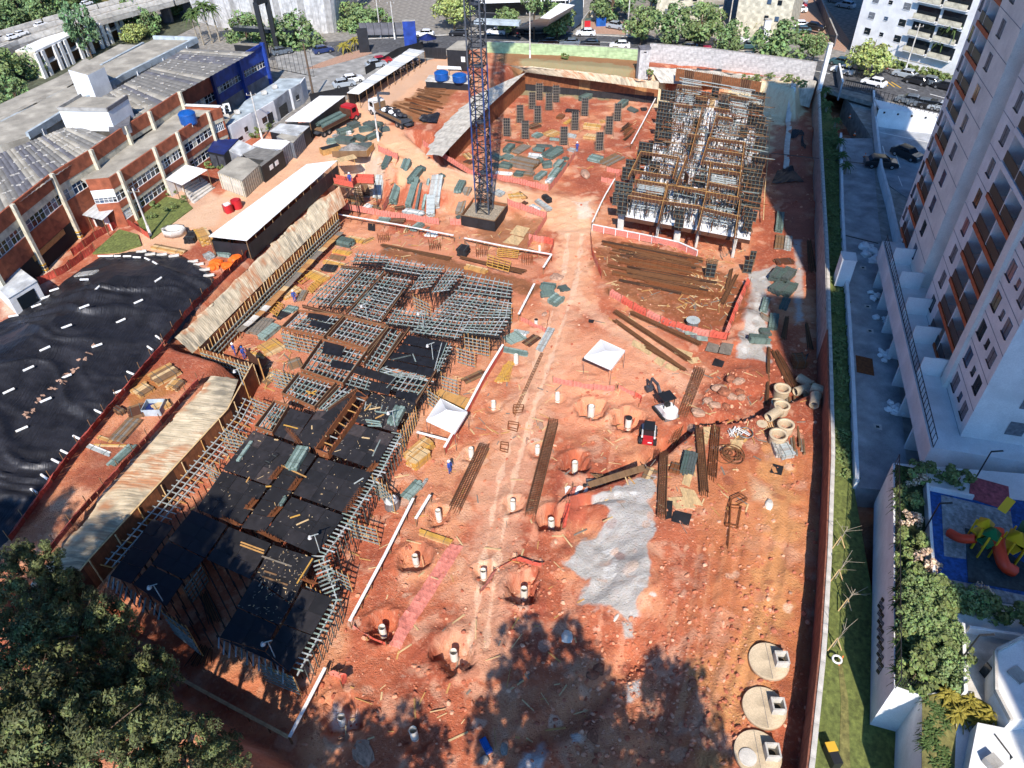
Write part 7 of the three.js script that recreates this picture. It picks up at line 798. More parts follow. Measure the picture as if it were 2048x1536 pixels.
for(const[u,v,k,l,d]of[[849,73,'white','white car on the street beside the blue gate pillar',dW],[918,71,'black','black car parked under the broad tree left of the crane',dW],[992,69,'white','white car right behind the crane mast',dW],[1029,68,'black','black car beside the motorbike behind the crane',dW],[1171,71,'white','white hatchback driving on the street behind the green wall',dW],[1097,88,'black','dark car roof behind the green wall, leftmost',dW],[1139,91,'grey','grey car roof behind the green wall, middle',dW],[1179,93,'black','dark car roof behind the green wall, right',dW],[1239,96,'white','white car parked behind the green wall corner',dW],[1232,57,'silver','silver car parked nose out beside the blue bin',flip(dS)],[1390,84,'black','black car in the shade under two street trees',dW],[1374,100,'black','dark car behind the stained white wall, left',dW],[1408,108,'red','red car behind the stained white wall',dW],[1433,107,'silver','silver blue car behind the stained white wall',dW],[1496,97,'teal','dark green hatchback on the far kerb',dW],[1489,122,'white','white car roof behind the stained white wall',dW],[1679,130,'teal','grey green sedan waiting behind the ramp gate',dE],[1684,146,'white','white car with dark roof by the ramp gate',dE],[1628,59,'black','black car alone in the sunlit alley',flip(dS)],[1596,55,'white','white car parked along the tan block, front',dW],[1600,66,'teal','teal car parked along the tan block',dW],[1593,16,'red','red car in the alley row beside the tan block',dW],[1594,24,'white','white car below the red one in the alley',dW],[1595,7,'silver','silver car at the top of the alley row',dW],[1690,15,'silver','silver car in the shaded alley, front one',dE],[1672,5,'grey','grey car in the shaded alley, back one',dE],[1808,154,'silver','silver sedan parked before the hedge of the apartment block',dE],[1831,167,'black','black sedan on the street below the hedge',dE],[1853,168,'grey','grey sedan beside the black one on the street',dE],[1888,178,'black','black car at the tower edge on the street',dE],[1746,171,'white','white car under the tree beside the ramp gate',dE],[1816,206,'grey','grey car nose on to the white wall, first',dS],[1840,213,'grey','grey car nose on to the white wall, second',dS],[1860,217,'black','black car nose on to the white wall, third',dS],[1881,221,'silver','silver car nose on to the white wall, fourth',dS],[647,105,'blue','dark blue car in the car park left of the palms',V(.9,0,-.5)],[565,108,'grey','grey car behind the wire fence of the car park',V(.9,0,-.5)],[689,173,'silver','silver car parked at the low fence, front',V(.9,0,-.4)],[706,164,'white','white car parked at the low fence, behind',V(.9,0,-.4)],[764,127,'red','red car parked along the shelter fence',V(.9,0,-.4)],[753,134,'silver','pale blue car parked along the shelter fence',V(.9,0,-.4)]])car(u,v,k,l,RY,d);
for(const[u,v,d,k,l,y]of[[1760,333,V(1,0,.22),'black','black estate car halfway down the neighbour ramp',NH+.05],[1812,315,V(.5,0,.85),'black','dark car in the neighbour car park bay',NH+.05]])car(u,v,k,l,y,d,1.12);
const motoProto=(()=>{const t=new THREE.Group();for(const x of[-.65,.65]){const w=part('wheel',new THREE.TorusGeometry(.27,.07,6,16),M.rubber,t,V(x,.34,0));part('hub',new THREE.CylinderGeometry(.1,.1,.1,8).rotateX(Math.PI/2),M.chrome,w);}part('engine',new RoundedBoxGeometry(.5,.35,.28,1,.05),M.steelGrey,t,V(0,.45,0));part('tank',new RoundedBoxGeometry(.5,.25,.3,2,.09),M.red,t,V(.15,.8,0));part('seat',new RoundedBoxGeometry(.65,.12,.26,2,.05),M.rubber,t,V(-.4,.78,0));part('fork',mb().bar(V(.65,.34,0),V(.42,1.0,0),.08).geo(),M.chrome,t);part('handlebar',mb().bar(V(.42,1.02,-.35),V(.42,1.02,.35),.04).geo(),M.frameDark,t);return t;})();
function motos(label,f,x0,y0,x1,y1,n,ry,group){const L=[];for(let i=0;i<n;i++){const p=f(x0+(x1-x0)*i/(n-1),y0+(y1-y0)*i/(n-1),UH);p.y=UH+.06;const o=motoProto.clone();o.name=numbered('motorcycle');const m=pick([carMats.red,carMats.black,carMats.white,carMats.black]);o.traverse(k=>{if(k.name==='tank')k.material=m;});o.position.copy(p);o.rotation.y=ry+rr(-.2,.2);scene.add(o);tag(o,'','motorcycle',group);L.push(o);}ordinals(L,label);}
motos('motorcycle parked under the narrow white shelter, #',B,555,445,690,375,9,.6,'motorcycles under the shelter');motos('motorcycle parked between the factory columns, #',D,235,190,360,95,9,1.0,'motorcycles by the factory columns');
{const o=motoProto.clone();o.name=numbered('motorcycle');o.position.copy(P(1036,75,RY));o.rotation.y=2;scene.add(o);tag(o,'lone motorbike riding behind the crane mast','motorcycle');const o2=motoProto.clone();o2.name=numbered('motorcycle');o2.position.copy(P(1772,146,RY));o2.rotation.y=2;scene.add(o2);tag(o2,'lone motorbike parked at the hedge of the apartment block','motorcycle');}
const pl=(l,y=UH)=>l.map(([u,v])=>atY(P(u,v,y),0));
{
const pv=mb();pv.prism(pl([[-400,-100],[2500,-100],[2500,380],[1900,250],[1740,205],[1660,182],[1640,160],[1285,102],[985,95],[925,102],[845,124],[690,202],[640,230],[420,300],[-400,640]]),UH-.6,UH+.12);struct('pavement',pv,M.pavement);
const rd=mb();rd.prism(pl([[540,96],[720,80],[900,71],[1100,67],[1300,77],[1500,105],[1620,120],[1760,134],[1900,167],[2300,255],[2300,330],[1880,234],[1740,192],[1645,170],[1560,145],[1400,116],[1200,98],[980,96],[840,106],[700,112],[540,122]]),UH,UH+.16);struct('street',rd,M.asphalt);
const pz=mb();pz.prism(pl([[545,98],[625,93],[690,125],[760,106],[830,108],[820,125],[690,192],[640,205],[560,150]]),UH,UH+.18);struct('car_park',pz,M.paveLight);const vg=mb();vg.prism(pl([[612,140],[640,128],[690,110],[725,101],[745,108],[690,125],[640,138]]),UH,UH+.24);struct('verge',vg,M.soilPale);
const al=mb();al.prism(pl([[1575,0],[1640,-5],[1700,85],[1690,105],[1600,85]]),UH,UH+.17);struct('alley',al,M.soilPale);const fl=mb();fl.prism(pl([[1180,45],[1270,45],[1300,72],[1180,68]]),UH,UH+.17);struct('forecourt',fl,M.soilPale);
const kb=mb();const kl=[[720,79],[900,70],[1100,66],[1300,76],[1500,104],[1620,119],[1760,133],[1900,166]].map(([u,v])=>P(u,v,UH+.14));for(let i=0;i+1<kl.length;i++)kb.bar(kl[i],kl[i+1],.25,.24);struct('kerb',kb,M.concretePale);
const L=[];for(const[a,b,c,d]of[[1000,83,1060,83],[1090,82,1160,83],[1200,84,1260,86],[1460,112,1500,116],[1620,140,1660,147],[1815,176,1835,181],[1830,194,1850,199],[1860,188,1890,196]]){const s=mb();s.bar(P(a,b,UH+.168),P(c,d,UH+.168),.18,.012);s.build&&L.push(struct('road_marking',s,M.paint));}for(let i=0;i<5;i++){const s=mb();s.bar(P(1735+i*12,152+i*3,UH+.168),P(1750+i*13,168+i*2,UH+.168),.25,.012);struct('road_marking',s,M.yellowPaint);const s2=mb();s2.bar(P(1290+i*9,90+i*2,UH+.168),P(1312+i*9,97+i*2,UH+.168),.25,.012);struct('road_marking',s2,M.yellowPaint);}
}
function streetWall(name,label,pts,h,m,n,o={}){const t=thing(name,label,'wall',atY(pts[0],UH-1));const L=polyLen(pts);for(let i=0;i<n;i++){const s=mb();s.uo=i*2.3;const a=along(pts,L*i/n),b=along(pts,L*(i+.998)/n);s.bar(atY(a,UH+h/2-.6),atY(b,UH+h/2-.6),.22,h+1.2);s.build('wall_panel',m,t);mb().bar(atY(a,UH+h+.04),atY(b,UH+h+.04),.3,.08).build('coping',o.c||M.concrete,t);}return t;}
mat('greenWall','#b9cf9a',.9,texStreak,5);mat('stainWall','#cfcac4',.9,texStreak,3);
streetWall('street_wall','long pale green wall along the street',pl([[975,105],[1100,110],[1200,115],[1275,121]]),2.2,M.greenWall,10);streetWall('street_wall','stained white wall along the street behind the rear frame',pl([[1297,124],[1400,133],[1500,146],[1580,157],[1625,164]]),3.6,M.stainWall,12);
{const b=P(1284,148,UH),t=thing('gate_pillar','white weathered square pillar between the green and white walls','pillar',b);mb().box(lift(b,-.8),2.0,5.6,1.6,.1).build('shaft',M.stainWall,t);mb().box(lift(b,4.8),2.2,.35,1.8,.1).build('cap',M.concreteDark,t);mb().box(b.clone().add(V(.1,4.2,.8)),.5,.22,.06).build('slot',M.frameDark,t);}
{const t=thing('blue_gate_pillar','tall royal blue slab pillar at the site entrance','pillar',U1(890,460,UH)),b=U1(890,460,UH);mb().box(b,2.7,5.4,.9,.05).build('shaft',M.blueWall,t);mb().box(lift(b,5.4),2.8,.12,1.0,.05).build('cap',M.concrete,t);
const g=thing('site_gate','black sheet gate and fence beside the gatehouse','gate',U1(1030,570,UH));for(let i=0;i<5;i++){const a=lerp(U1(1020,568,UH),U1(1235,578,UH),i/5),c=lerp(U1(1020,568,UH),U1(1235,578,UH),(i+.98)/5);mb().bar(lift(a,1.1),lift(c,1.1),.06,2.2).build('gate_panel',M.blackSheet,g);}for(const[a,c]of[[U1(450,735,UH),U1(770,545,UH)],[U1(770,545,UH),U1(1010,480,UH)],[P(622,205,UH),P(700,190,UH)]])for(let i=0;i<6;i++)mb().bar(lift(lerp(a,c,i/6),.8),lift(lerp(a,c,(i+.99)/6),.8),.06,1.6).build('fence_panel',M.blackSheet,g);
const f=thing('blue_parasol','blue canopy stall behind the site gate','canopy',U1(1060,480,UH)),fp=U1(1060,480,UH);mb().cyl(lift(fp,2.3),lift(fp,3.2),2.2,.15,6).build('canopy',M.blueDark,f);for(const[x,z]of[[-1.3,0],[1.3,0],[0,1.2]])mb().bar(fp.clone().add(V(x,0,z)),fp.clone().add(V(x,2.4,z)),.06).build('leg',M.frameDark,f);
const fr=thing('portal_frame','tall black steel portal frame behind the blue cladding','frame',U5(440,180,UH)),c=[U5(455,190,UH),U5(525,160,UH)];for(const p of c)mb().box(p,.9,11,.9).build('leg',M.frameDark,fr);mb().bar(lift(c[0],11),lift(c[1],11),.9,1.2).build('beam',M.frameDark,fr);
const wf=thing('wire_fence','tall wire mesh fence on leaning posts beside the low office','fence',U5(760,470,UH));const q0=U5(470,260,UH),q1=U5(765,320,UH);for(let i=0;i<=10;i++){const p=lerp(q0,q1,i/10);mb().bar(p,lift(p,5),.06).build('wire_post',M.frameDark,wf);}for(const y of[0.3,5])mb().bar(lift(q0,y),lift(q1,y),.07).build('rail',M.frameDark,wf);const pp=U5(765,470,UH);mb().cyl(pp,lift(pp,10),.22,.15,8).build('timber_pole',M.bark,wf);
const pm=thing('advert_panel','long dark mesh panel on the fence by the street','fence',U1(400,360,UH));for(let i=0;i<6;i++){const a=lerp(U1(400,385,UH),U1(815,380,UH),i/6),b2=lerp(U1(400,385,UH),U1(815,380,UH),(i+.99)/6);mb().bar(lift(a,2.2),lift(b2,2.2),.05,2.6).build('mesh_panel',M.concreteDark,pm);mb().bar(a,lift(a,3.5),.1).build('post',M.frameDark,pm);}const pl2=U1(440,520,UH);mb().box(pl2,2.2,5,.5,.1).build('side_pillar',M.blackSheet,pm);}
const LP=[];for(const[u,v,h,l]of[[1060,116,9,'concrete street pole with white foot behind the green wall'],[1254,73,12,'tall white footed power pole on the far kerb'],[1456,62,10,'pale power pole beside the tan block'],[762,76,8,'dark power pole by the bushes on the street'],[790,80,8,'pale street lamp beside the blue pillar'],[1808,148,9,'power pole with transformer before the apartment block'],[757,282,7,'pale concrete pole in the small red-fenced yard'],[525,280,8,'pale post with cables in front of the low office'],[302,472,7,'white pole on the lawn below the factory'],[402,335,7,'concrete pole by the factory entrance canopy'],[1110,74,10,'dark slim pole left of the white wedge building']]){const p=px5(u,v),t=thing('utility_pole',l,'pole',p);mb().cyl(p,lift(p,h),.16,.11,8).build('shaft',M.concretePale,t);mb().cyl(p,lift(p,1.6),.2,.19,8).build('foot',M.whitePaint,t);mb().bar(p.clone().add(V(-.8,h-.5,0)),p.clone().add(V(.8,h-.5,0)),.1).build('crossarm',M.timberGrey,t);for(const x of[-.7,0,.7])mb().cyl(p.clone().add(V(x,h-.45,0)),p.clone().add(V(x,h-.2,0)),.06,.05,6).build('insulator',M.whitePaint,t);}
function windows(t,a,b,y0,fh,nf,list,nr,m=M.glassDark,fr=M.frameDark){const d=b.clone().sub(a).normalize();for(let f=0;f<nf;f++)for(const[s,w,h,sill]of list){const p=a.clone().addScaledVector(d,s).addScaledVector(nr,.03),r=p.clone().addScaledVector(d,w),y=y0+f*fh+sill;const bl=rnd();const q=mb().bar(atY(p,y+h/2),atY(r,y+h/2),.05,h).build('window',bl<.3?M.shadeBlind:bl<.45?M.glassBlue:m,t);mb().bar(atY(p,y-.04),atY(r,y-.04),.12,.07).build('sill',fr,t);mb().bar(atY(lerp(p,r,.5),y+h/2),atY(lerp(p,r,.5),y+h/2+.01),.06,h).build('mullion',fr,t);}}
function block(t,q,y0,y1,m,name='wall',rm){const s=mb();for(let e=0;e<4;e++)s.quad(atY(q[e],y0),atY(q[(e+1)% 4],y0),atY(q[(e+1)% 4],y1),atY(q[e],y1));s.build(name,m,t);const r=mb();r.quad(...[3,2,1,0].map(i=>atY(q[i],y1)));r.build('roof',rm||M.roofTan,t);}
{
const a=P(1699,104,UH),b=P(1930,168,UH),d=b.clone().sub(a).normalize(),n=V(-d.z,0,d.x);if(n.z<0)n.negate();const q=[a.clone().addScaledVector(n,-16),b.clone().addScaledVector(n,-16),b,a];const t=thing('apartment_block','white apartment block with balconies behind the palms','building',a);block(t,q,UH,UH+34,M.wallWhite);windows(t,a,b,UH+3,2.9,10,[[2,1.3,1.2,1],[5.4,.8,.7,1.3],[8.6,1.4,1.2,1],[24.5,1.3,1.2,1],[27.5,.8,.7,1.3],[30.5,1.4,1.2,1]],n,M.glassDark,M.frameWhite);
for(let f=0;f<10;f++)for(const s of[11.5,16.5]){const p=a.clone().addScaledVector(d,s).addScaledVector(n,.05),r=p.clone().addScaledVector(d,4.4),y=UH+3+f*2.9;mb().bar(atY(p,y+1.3),atY(r,y+1.3),.1,2.1).build('balcony_recess',M.glassDark,t);mb().bar(atY(p,y+.15).addScaledVector(n,.5),atY(r,y+.15).addScaledVector(n,.5),1,.15).build('balcony_slab',M.whitePaint,t);mb().bar(atY(p,y+.7).addScaledVector(n,1),atY(r,y+.7).addScaledVector(n,1),.05,.9).build('balcony_railing',M.cream,t);}
const h=thing('clipped_hedge','clipped dark hedge along the foot of the apartment block','hedge',P(1775,130,UH));const h0=P(1770,133,UH),h1=P(1900,165,UH);for(let i=0;i<14;i++){const c=part('hedge_clump',crowns.shrub,mLeaf,h,lerp(h0,h1,i/13).sub(h.position).add(V(0,.7,0)),i);c.scale.set(1.6,1,1.2);}
streetWall('garden_wall','white garden wall before the apartment block',pl([[1705,108],[1800,135],[1850,148]]),1.6,M.wallWhite,5);}
{
const a=P(1466,70,UH),b=P(1572,82,UH),d=b.clone().sub(a).normalize(),n=V(-d.z,0,d.x);if(n.z<0)n.negate();const t=thing('tan_block','plain tan apartment block with four small windows','building',a);block(t,[a.clone().addScaledVector(n,-14),b.clone().addScaledVector(n,-14),b,a],UH,UH+24,M.cream);windows(t,a,b,UH+2.5,3.2,5,[[6,.9,.9,1.2],[8.2,.9,.9,1.2]],n);mb().bar(atY(a,UH+12).addScaledVector(n,.1),atY(a,UH+12.01).addScaledVector(n,.1),1.2,24).build('grey_joint',M.concrete,t);  // thin concrete-grey strip at the front of the tan block
const c=P(1310,44,UH),e=P(1400,50,UH),t2=thing('tan_block','low tan building behind the street trees','building',c);block(t2,[P(1310,5,UH),P(1400,8,UH),e,c],UH,UH+10,M.cream);windows(t2,c,e,UH+1,3,3,[[2,1,1,1],[5,1,1,1],[8,1,1,1]],V(0,0,1));const t3=thing('tan_block','sloping tan gable between the low building and the tan block','building',P(1405,60,UH));block(t3,[P(1410,5,UH),P(1450,6,UH),P(1440,50,UH),P(1400,45,UH)],UH,UH+4,M.cream);
streetWall('far_wall','tan perimeter wall on the far kerb',pl([[1300,58],[1400,66],[1440,78]]),2,M.cream,5);streetWall('far_wall','white sign wall before the tan block',pl([[1470,90],[1496,93]]),1.8,M.wallWhite,2);const pil=P(1528,84,UH),pt=thing('gate_pillar','white slab pillar before the tan block','pillar',pil);mb().box(pil,1.3,4.5,.8).build('shaft',M.wallWhite,pt);mb().box(lift(pil,4.5),1.5,.15,1).build('cap',M.concrete,pt);
const ag=thing('alley_gate','dark barred gate across the alley','gate',P(1608,84,UH));const g0=P(1610,88,UH),g1=P(1665,100,UH);for(let i=0;i<=16;i++)mb().bar(lerp(g0,g1,i/16),lift(lerp(g0,g1,i/16),2.6),.08).build('bar',M.frameDark,ag);mb().bar(lift(g0,2.6),lift(g1,2.6),.2,.3).build('beam',M.frameDark,ag);streetWall('alley_wall','brown alley wall between the two car rows',pl([[1632,5],[1650,50],[1668,95]]),2.4,M.concreteDark,4);const wp=P(1640,172,UH),wt=thing('gate_pillar','tall slender white pillar at the corner of the street wall','pillar',wp);mb().box(lift(wp,-1),.7,8.5,.7).build('shaft',M.wallWhite,wt);mb().box(lift(wp,7.5),.85,.12,.85).build('cap',M.concretePale,wt);}
{
const t=thing('wedge_building','white modern building with slanting wall and dark glass base','building',U2(300,280,UH));block(t,[P(870,-40,UH),P(1150,-40,UH),P(1135,40,UH),P(960,46,UH)],UH+4.2,UH+13,M.wallWhite,'wall',M.roofWhite);mb().bar(P(955,44,UH+2),P(1035,46,UH+2),.3,4).build('glass_base',M.glassDark,t);mb().bar(P(950,42,UH+4.6),P(1040,46,UH+4.6),2,.8).build('canopy',M.roofPale,t);const s=mb();s.hexa([P(1020,62,UH),P(1090,62,UH),P(1130,40,UH),P(1090,36,UH)],[P(1080,36,UH+8),P(1100,38,UH+8),P(1150,10,UH+9),P(1120,6,UH+9)]);s.build('slanting_wall',M.wallWhite,t);mb().bar(P(1128,44,UH+3),P(1165,15,UH+4),.3,6).build('glass_side',M.glassBlue,t);for(let i=0;i<6;i++){const p=lerp(P(1128,44,UH),P(1165,15,UH),i/5).add(V(.2,0,.2));mb().bar(p,lift(p,6),.15).build('fin',M.wallWhite,t);}
const b=U2(1078,255,UH),bt=thing('waste_bin','blue wheeled waste bin in the forecourt','bin',b);mb().box(b,2.2,1.8,1.6).build('body',M.blueTank,bt);mb().box(lift(b,1.8),2.3,.15,1.7).build('lid',M.blueTank,bt);const c=U2(938,260,UH),ct=thing('waste_bin','green lidded red waste skip in the forecourt','bin',c);mb().box(c,1.8,1.5,1.4).build('body',M.red,ct);mb().box(lift(c,1.5),1.9,.2,1.5).build('lid',M.greenDark,ct);streetWall('forecourt_wall','low tan wall round the forecourt bins',[U2(895,300,UH),U2(965,200,UH),U2(1150,205,UH)].map(p=>atY(p,0)),2.2,M.cream,6);}
{
const t=thing('concrete_arena','huge flaring board-marked concrete arena wall','building',P(560,52,UH));const base=[[396,44],[440,56],[500,64],[560,68],[620,70],[672,66],[700,40],[714,5]].map(([u,v])=>P(u,v,UH)),c=P(560,-40,UH),L=polyLen(base),n=46;mat('board','#e3e0da',.95,texStreak,6);mat('board2','#bdb9b2',.95,texStreak,6);for(let i=0;i<n;i++){const s=mb();s.uo=i*1.3;const a=along(base,L*i/n),b=along(base,L*(i+.99)/n),o=p=>{const d=p.clone().sub(c).setY(0).normalize();return p.clone().addScaledVector(d,5).setY(UH+24);};const k=(i % 3)*.05;a.addScaledVector(a.clone().sub(c).setY(0).normalize(),k);b.addScaledVector(b.clone().sub(c).setY(0).normalize(),k);s.quad(a,b,o(b),o(a));s.build('concrete_panel',i % 4===2?M.board2:M.board,t);}const bd=mb();bd.bar(P(470,56,UH+4),P(590,64,UH+4),1.6,.8);bd.build('window_band',M.glassDark,t);}
{
const wh=(label,roof,y,edges)=>{const t=thing('warehouse',label,'building',atY(roof[0],UH));const s=mb();s.prism(roof.map(p=>atY(p,0)),UH,y);s.build('roof',M.roofTan,t);for(const[i,j]of edges){const a=roof[i],b=roof[j],n=Math.max(2,Math.round(a.distanceTo(b)/7));for(let k=0;k<n;k++){mb().bar(atY(lerp(a,b,k/n),y+.1),atY(lerp(a,b,(k+.99)/n),y+.1),.5,1.0).build('fascia',M.roofPale,t);mb().box(atY(lerp(a,b,(k+.5)/n),y-1),.5,1,.9).build('bracket',M.wallWhite,t);}}return t;};
const y=UH+7,a1=(x,v)=>atY(A(x,v,y),y);wh('nearer long flat warehouse roof with white fascia',[a1(-100,780),a1(0,850),a1(165,798),a1(720,455),a1(1155,235),a1(900,228),a1(560,400),a1(0,690)],y,[[2,3],[3,4],[4,5]]);wh('farther long flat warehouse roof with white fascia',[a1(-100,745),a1(0,712),a1(420,498),a1(600,372),a1(838,246),a1(690,240),a1(330,430),a1(-100,630)],y-.6,[[1,2],[2,3],[3,4]]);
const t=thing('roof_plant_room','grey plant room box on the warehouse roof','plant room',A(505,495,y));block(t,[A(500,340,y+4),A(610,392,y+4),A(512,440,y+4),A(398,408,y+4)].map(p=>atY(p,0)),y-1,y+4,M.wallWhite,'wall',M.roofTan);
const oy=UH+5.4,o=thing('office_block','slim white office block with tall concrete fins near the highway','building',A(250,400,UH));const f0=atY(A(205,300,oy),0),f1=atY(A(690,72,oy),0),fd=f1.clone().sub(f0).normalize(),fn=V(-fd.z,0,fd.x);if(fn.z<0)fn.negate();const bk=[f0,f1].map(p=>p.clone().addScaledVector(fn,-4.5));block(o,[bk[0],bk[1],f1.clone().addScaledVector(fn,-1.5),f0.clone().addScaledVector(fn,-1.5)],UH,oy-.4,M.timberOld,'core',M.roofWhite);mb().prism([bk[0],bk[1],f1,f0].map(p=>p),oy-.4,oy).build('roof_slab',M.roofWhite,o);mb().prism([bk[0],bk[1],f1,f0],UH+2.4,UH+2.65).build('floor_slab',M.whitePaint,o);mb().bar(atY(lerp(bk[0],f0,0),UH+2.7),atY(f0,UH+2.7),.3,5.2).build('end_wall',M.cream,o);for(let i=0;i<=16;i++){if(i % 4===2)continue;mb().box(atY(lerp(f0,f1,i/16),UH),.45,oy-UH-.4,.9,Math.atan2(fd.x,fd.z)).build('fin',M.whitePaint,o);}
const hw=thing('highway_viaduct','elevated concrete highway crossing the top left corner','highway',P(60,90,UH));const hy=UH+5,c=[[-150,155],[0,92],[120,55],[240,22],[330,0],[450,-35]].map(([u,v])=>P(u,v,hy)),Lh=polyLen(c),n=12;for(let i=0;i<n;i++){const a=along(c,Lh*i/n),b=along(c,Lh*(i+.995)/n);mb().bar(a,b,10,1).build('deck',M.concrete,hw);for(const e of[-4.8,0,4.8]){const d=b.clone().sub(a).normalize(),s=V(-d.z,0,d.x);mb().bar(lift(a,1).addScaledVector(s,e),lift(b,1).addScaledVector(s,e),.35,.9).build('barrier',M.concretePale,hw);}mb().box(atY(a,UH),2,hy-UH-.5,1.5).build('pier',M.concreteDark,hw);}
const LC=[];for(const[x,v]of[[740,160],[410,258],[215,345],[130,378],[850,50],[5,395]])LC.push(car(x*.2051,v*.2051,'white','',hy+.65,c[3].clone().sub(c[1]).normalize(),.65));ordinals(LC,'white car driving on the elevated highway, #');
const hb=mb();const hg=[[-300,120],[0,75],[120,40],[230,10],[330,-20],[400,-60],[0,-70],[-400,-40]].map(([u,v])=>P(u,v,UH));const hp=hg.map((p,i)=>i>4?lift(p,14):lift(p,.3));const cc=hp.reduce((s,p)=>s.add(p),V(0,0,0)).multiplyScalar(1/hp.length).add(V(0,3,0));for(let i=0;i<hp.length;i++){const j=(i+1)% hp.length;hb.tri(cc,hp[i],hp[j],[cc.x,cc.z],[hp[i].x,hp[i].z],[hp[j].x,hp[j].z]);}struct('hillside',hb,mat('hillGrass','#8d8448',.95,texSpeck,9));const gl=mb();gl.prism(pl([[-200,200],[60,110],[240,55],[340,30],[400,50],[300,100],[60,200],[-200,300]]),UH,UH+.2);struct('rough_ground',gl,mat('roughGrass','#6b6f55',.95,texSpeck,9));}
{const L=[];for(const[p,r]of globalThis.SHRUBS){const t=thing('shrub','','shrub',p,'shrubs about the factory yard');const c=part('foliage',crowns.shrub,mLeaf,t,V(0,r*.6,0),rr(0,6));c.scale.set(r,r*.8,r);part('stem',mb().cyl(V(0,0,0),V(0,r*.6,0),.06,.04,6).geo(),M.bark,t);L.push(t);}ordinals(L,'green shrub about the factory yard, #');const w=[];for(const[u,v]of[[1235,102],[1130,116],[1490,160],[1595,165],[1575,160],[1605,172],[1300,148],[1540,155],[1512,160]]){const p=P(u,v,UH+.3),t=thing('weed_tuft','','weeds',p,'weeds under the street walls');const c=part('foliage',crowns.shrub,mLeaf,t,V(0,.4,0),rr(0,6));c.scale.set(rr(.8,1.6),.7,.8);part('stem',mb().cyl(V(0,0,0),V(0,.5,0),.03,.02,5).geo(),M.bark,t);w.push(t);}ordinals(w,'weed tuft growing under the street walls, #');}
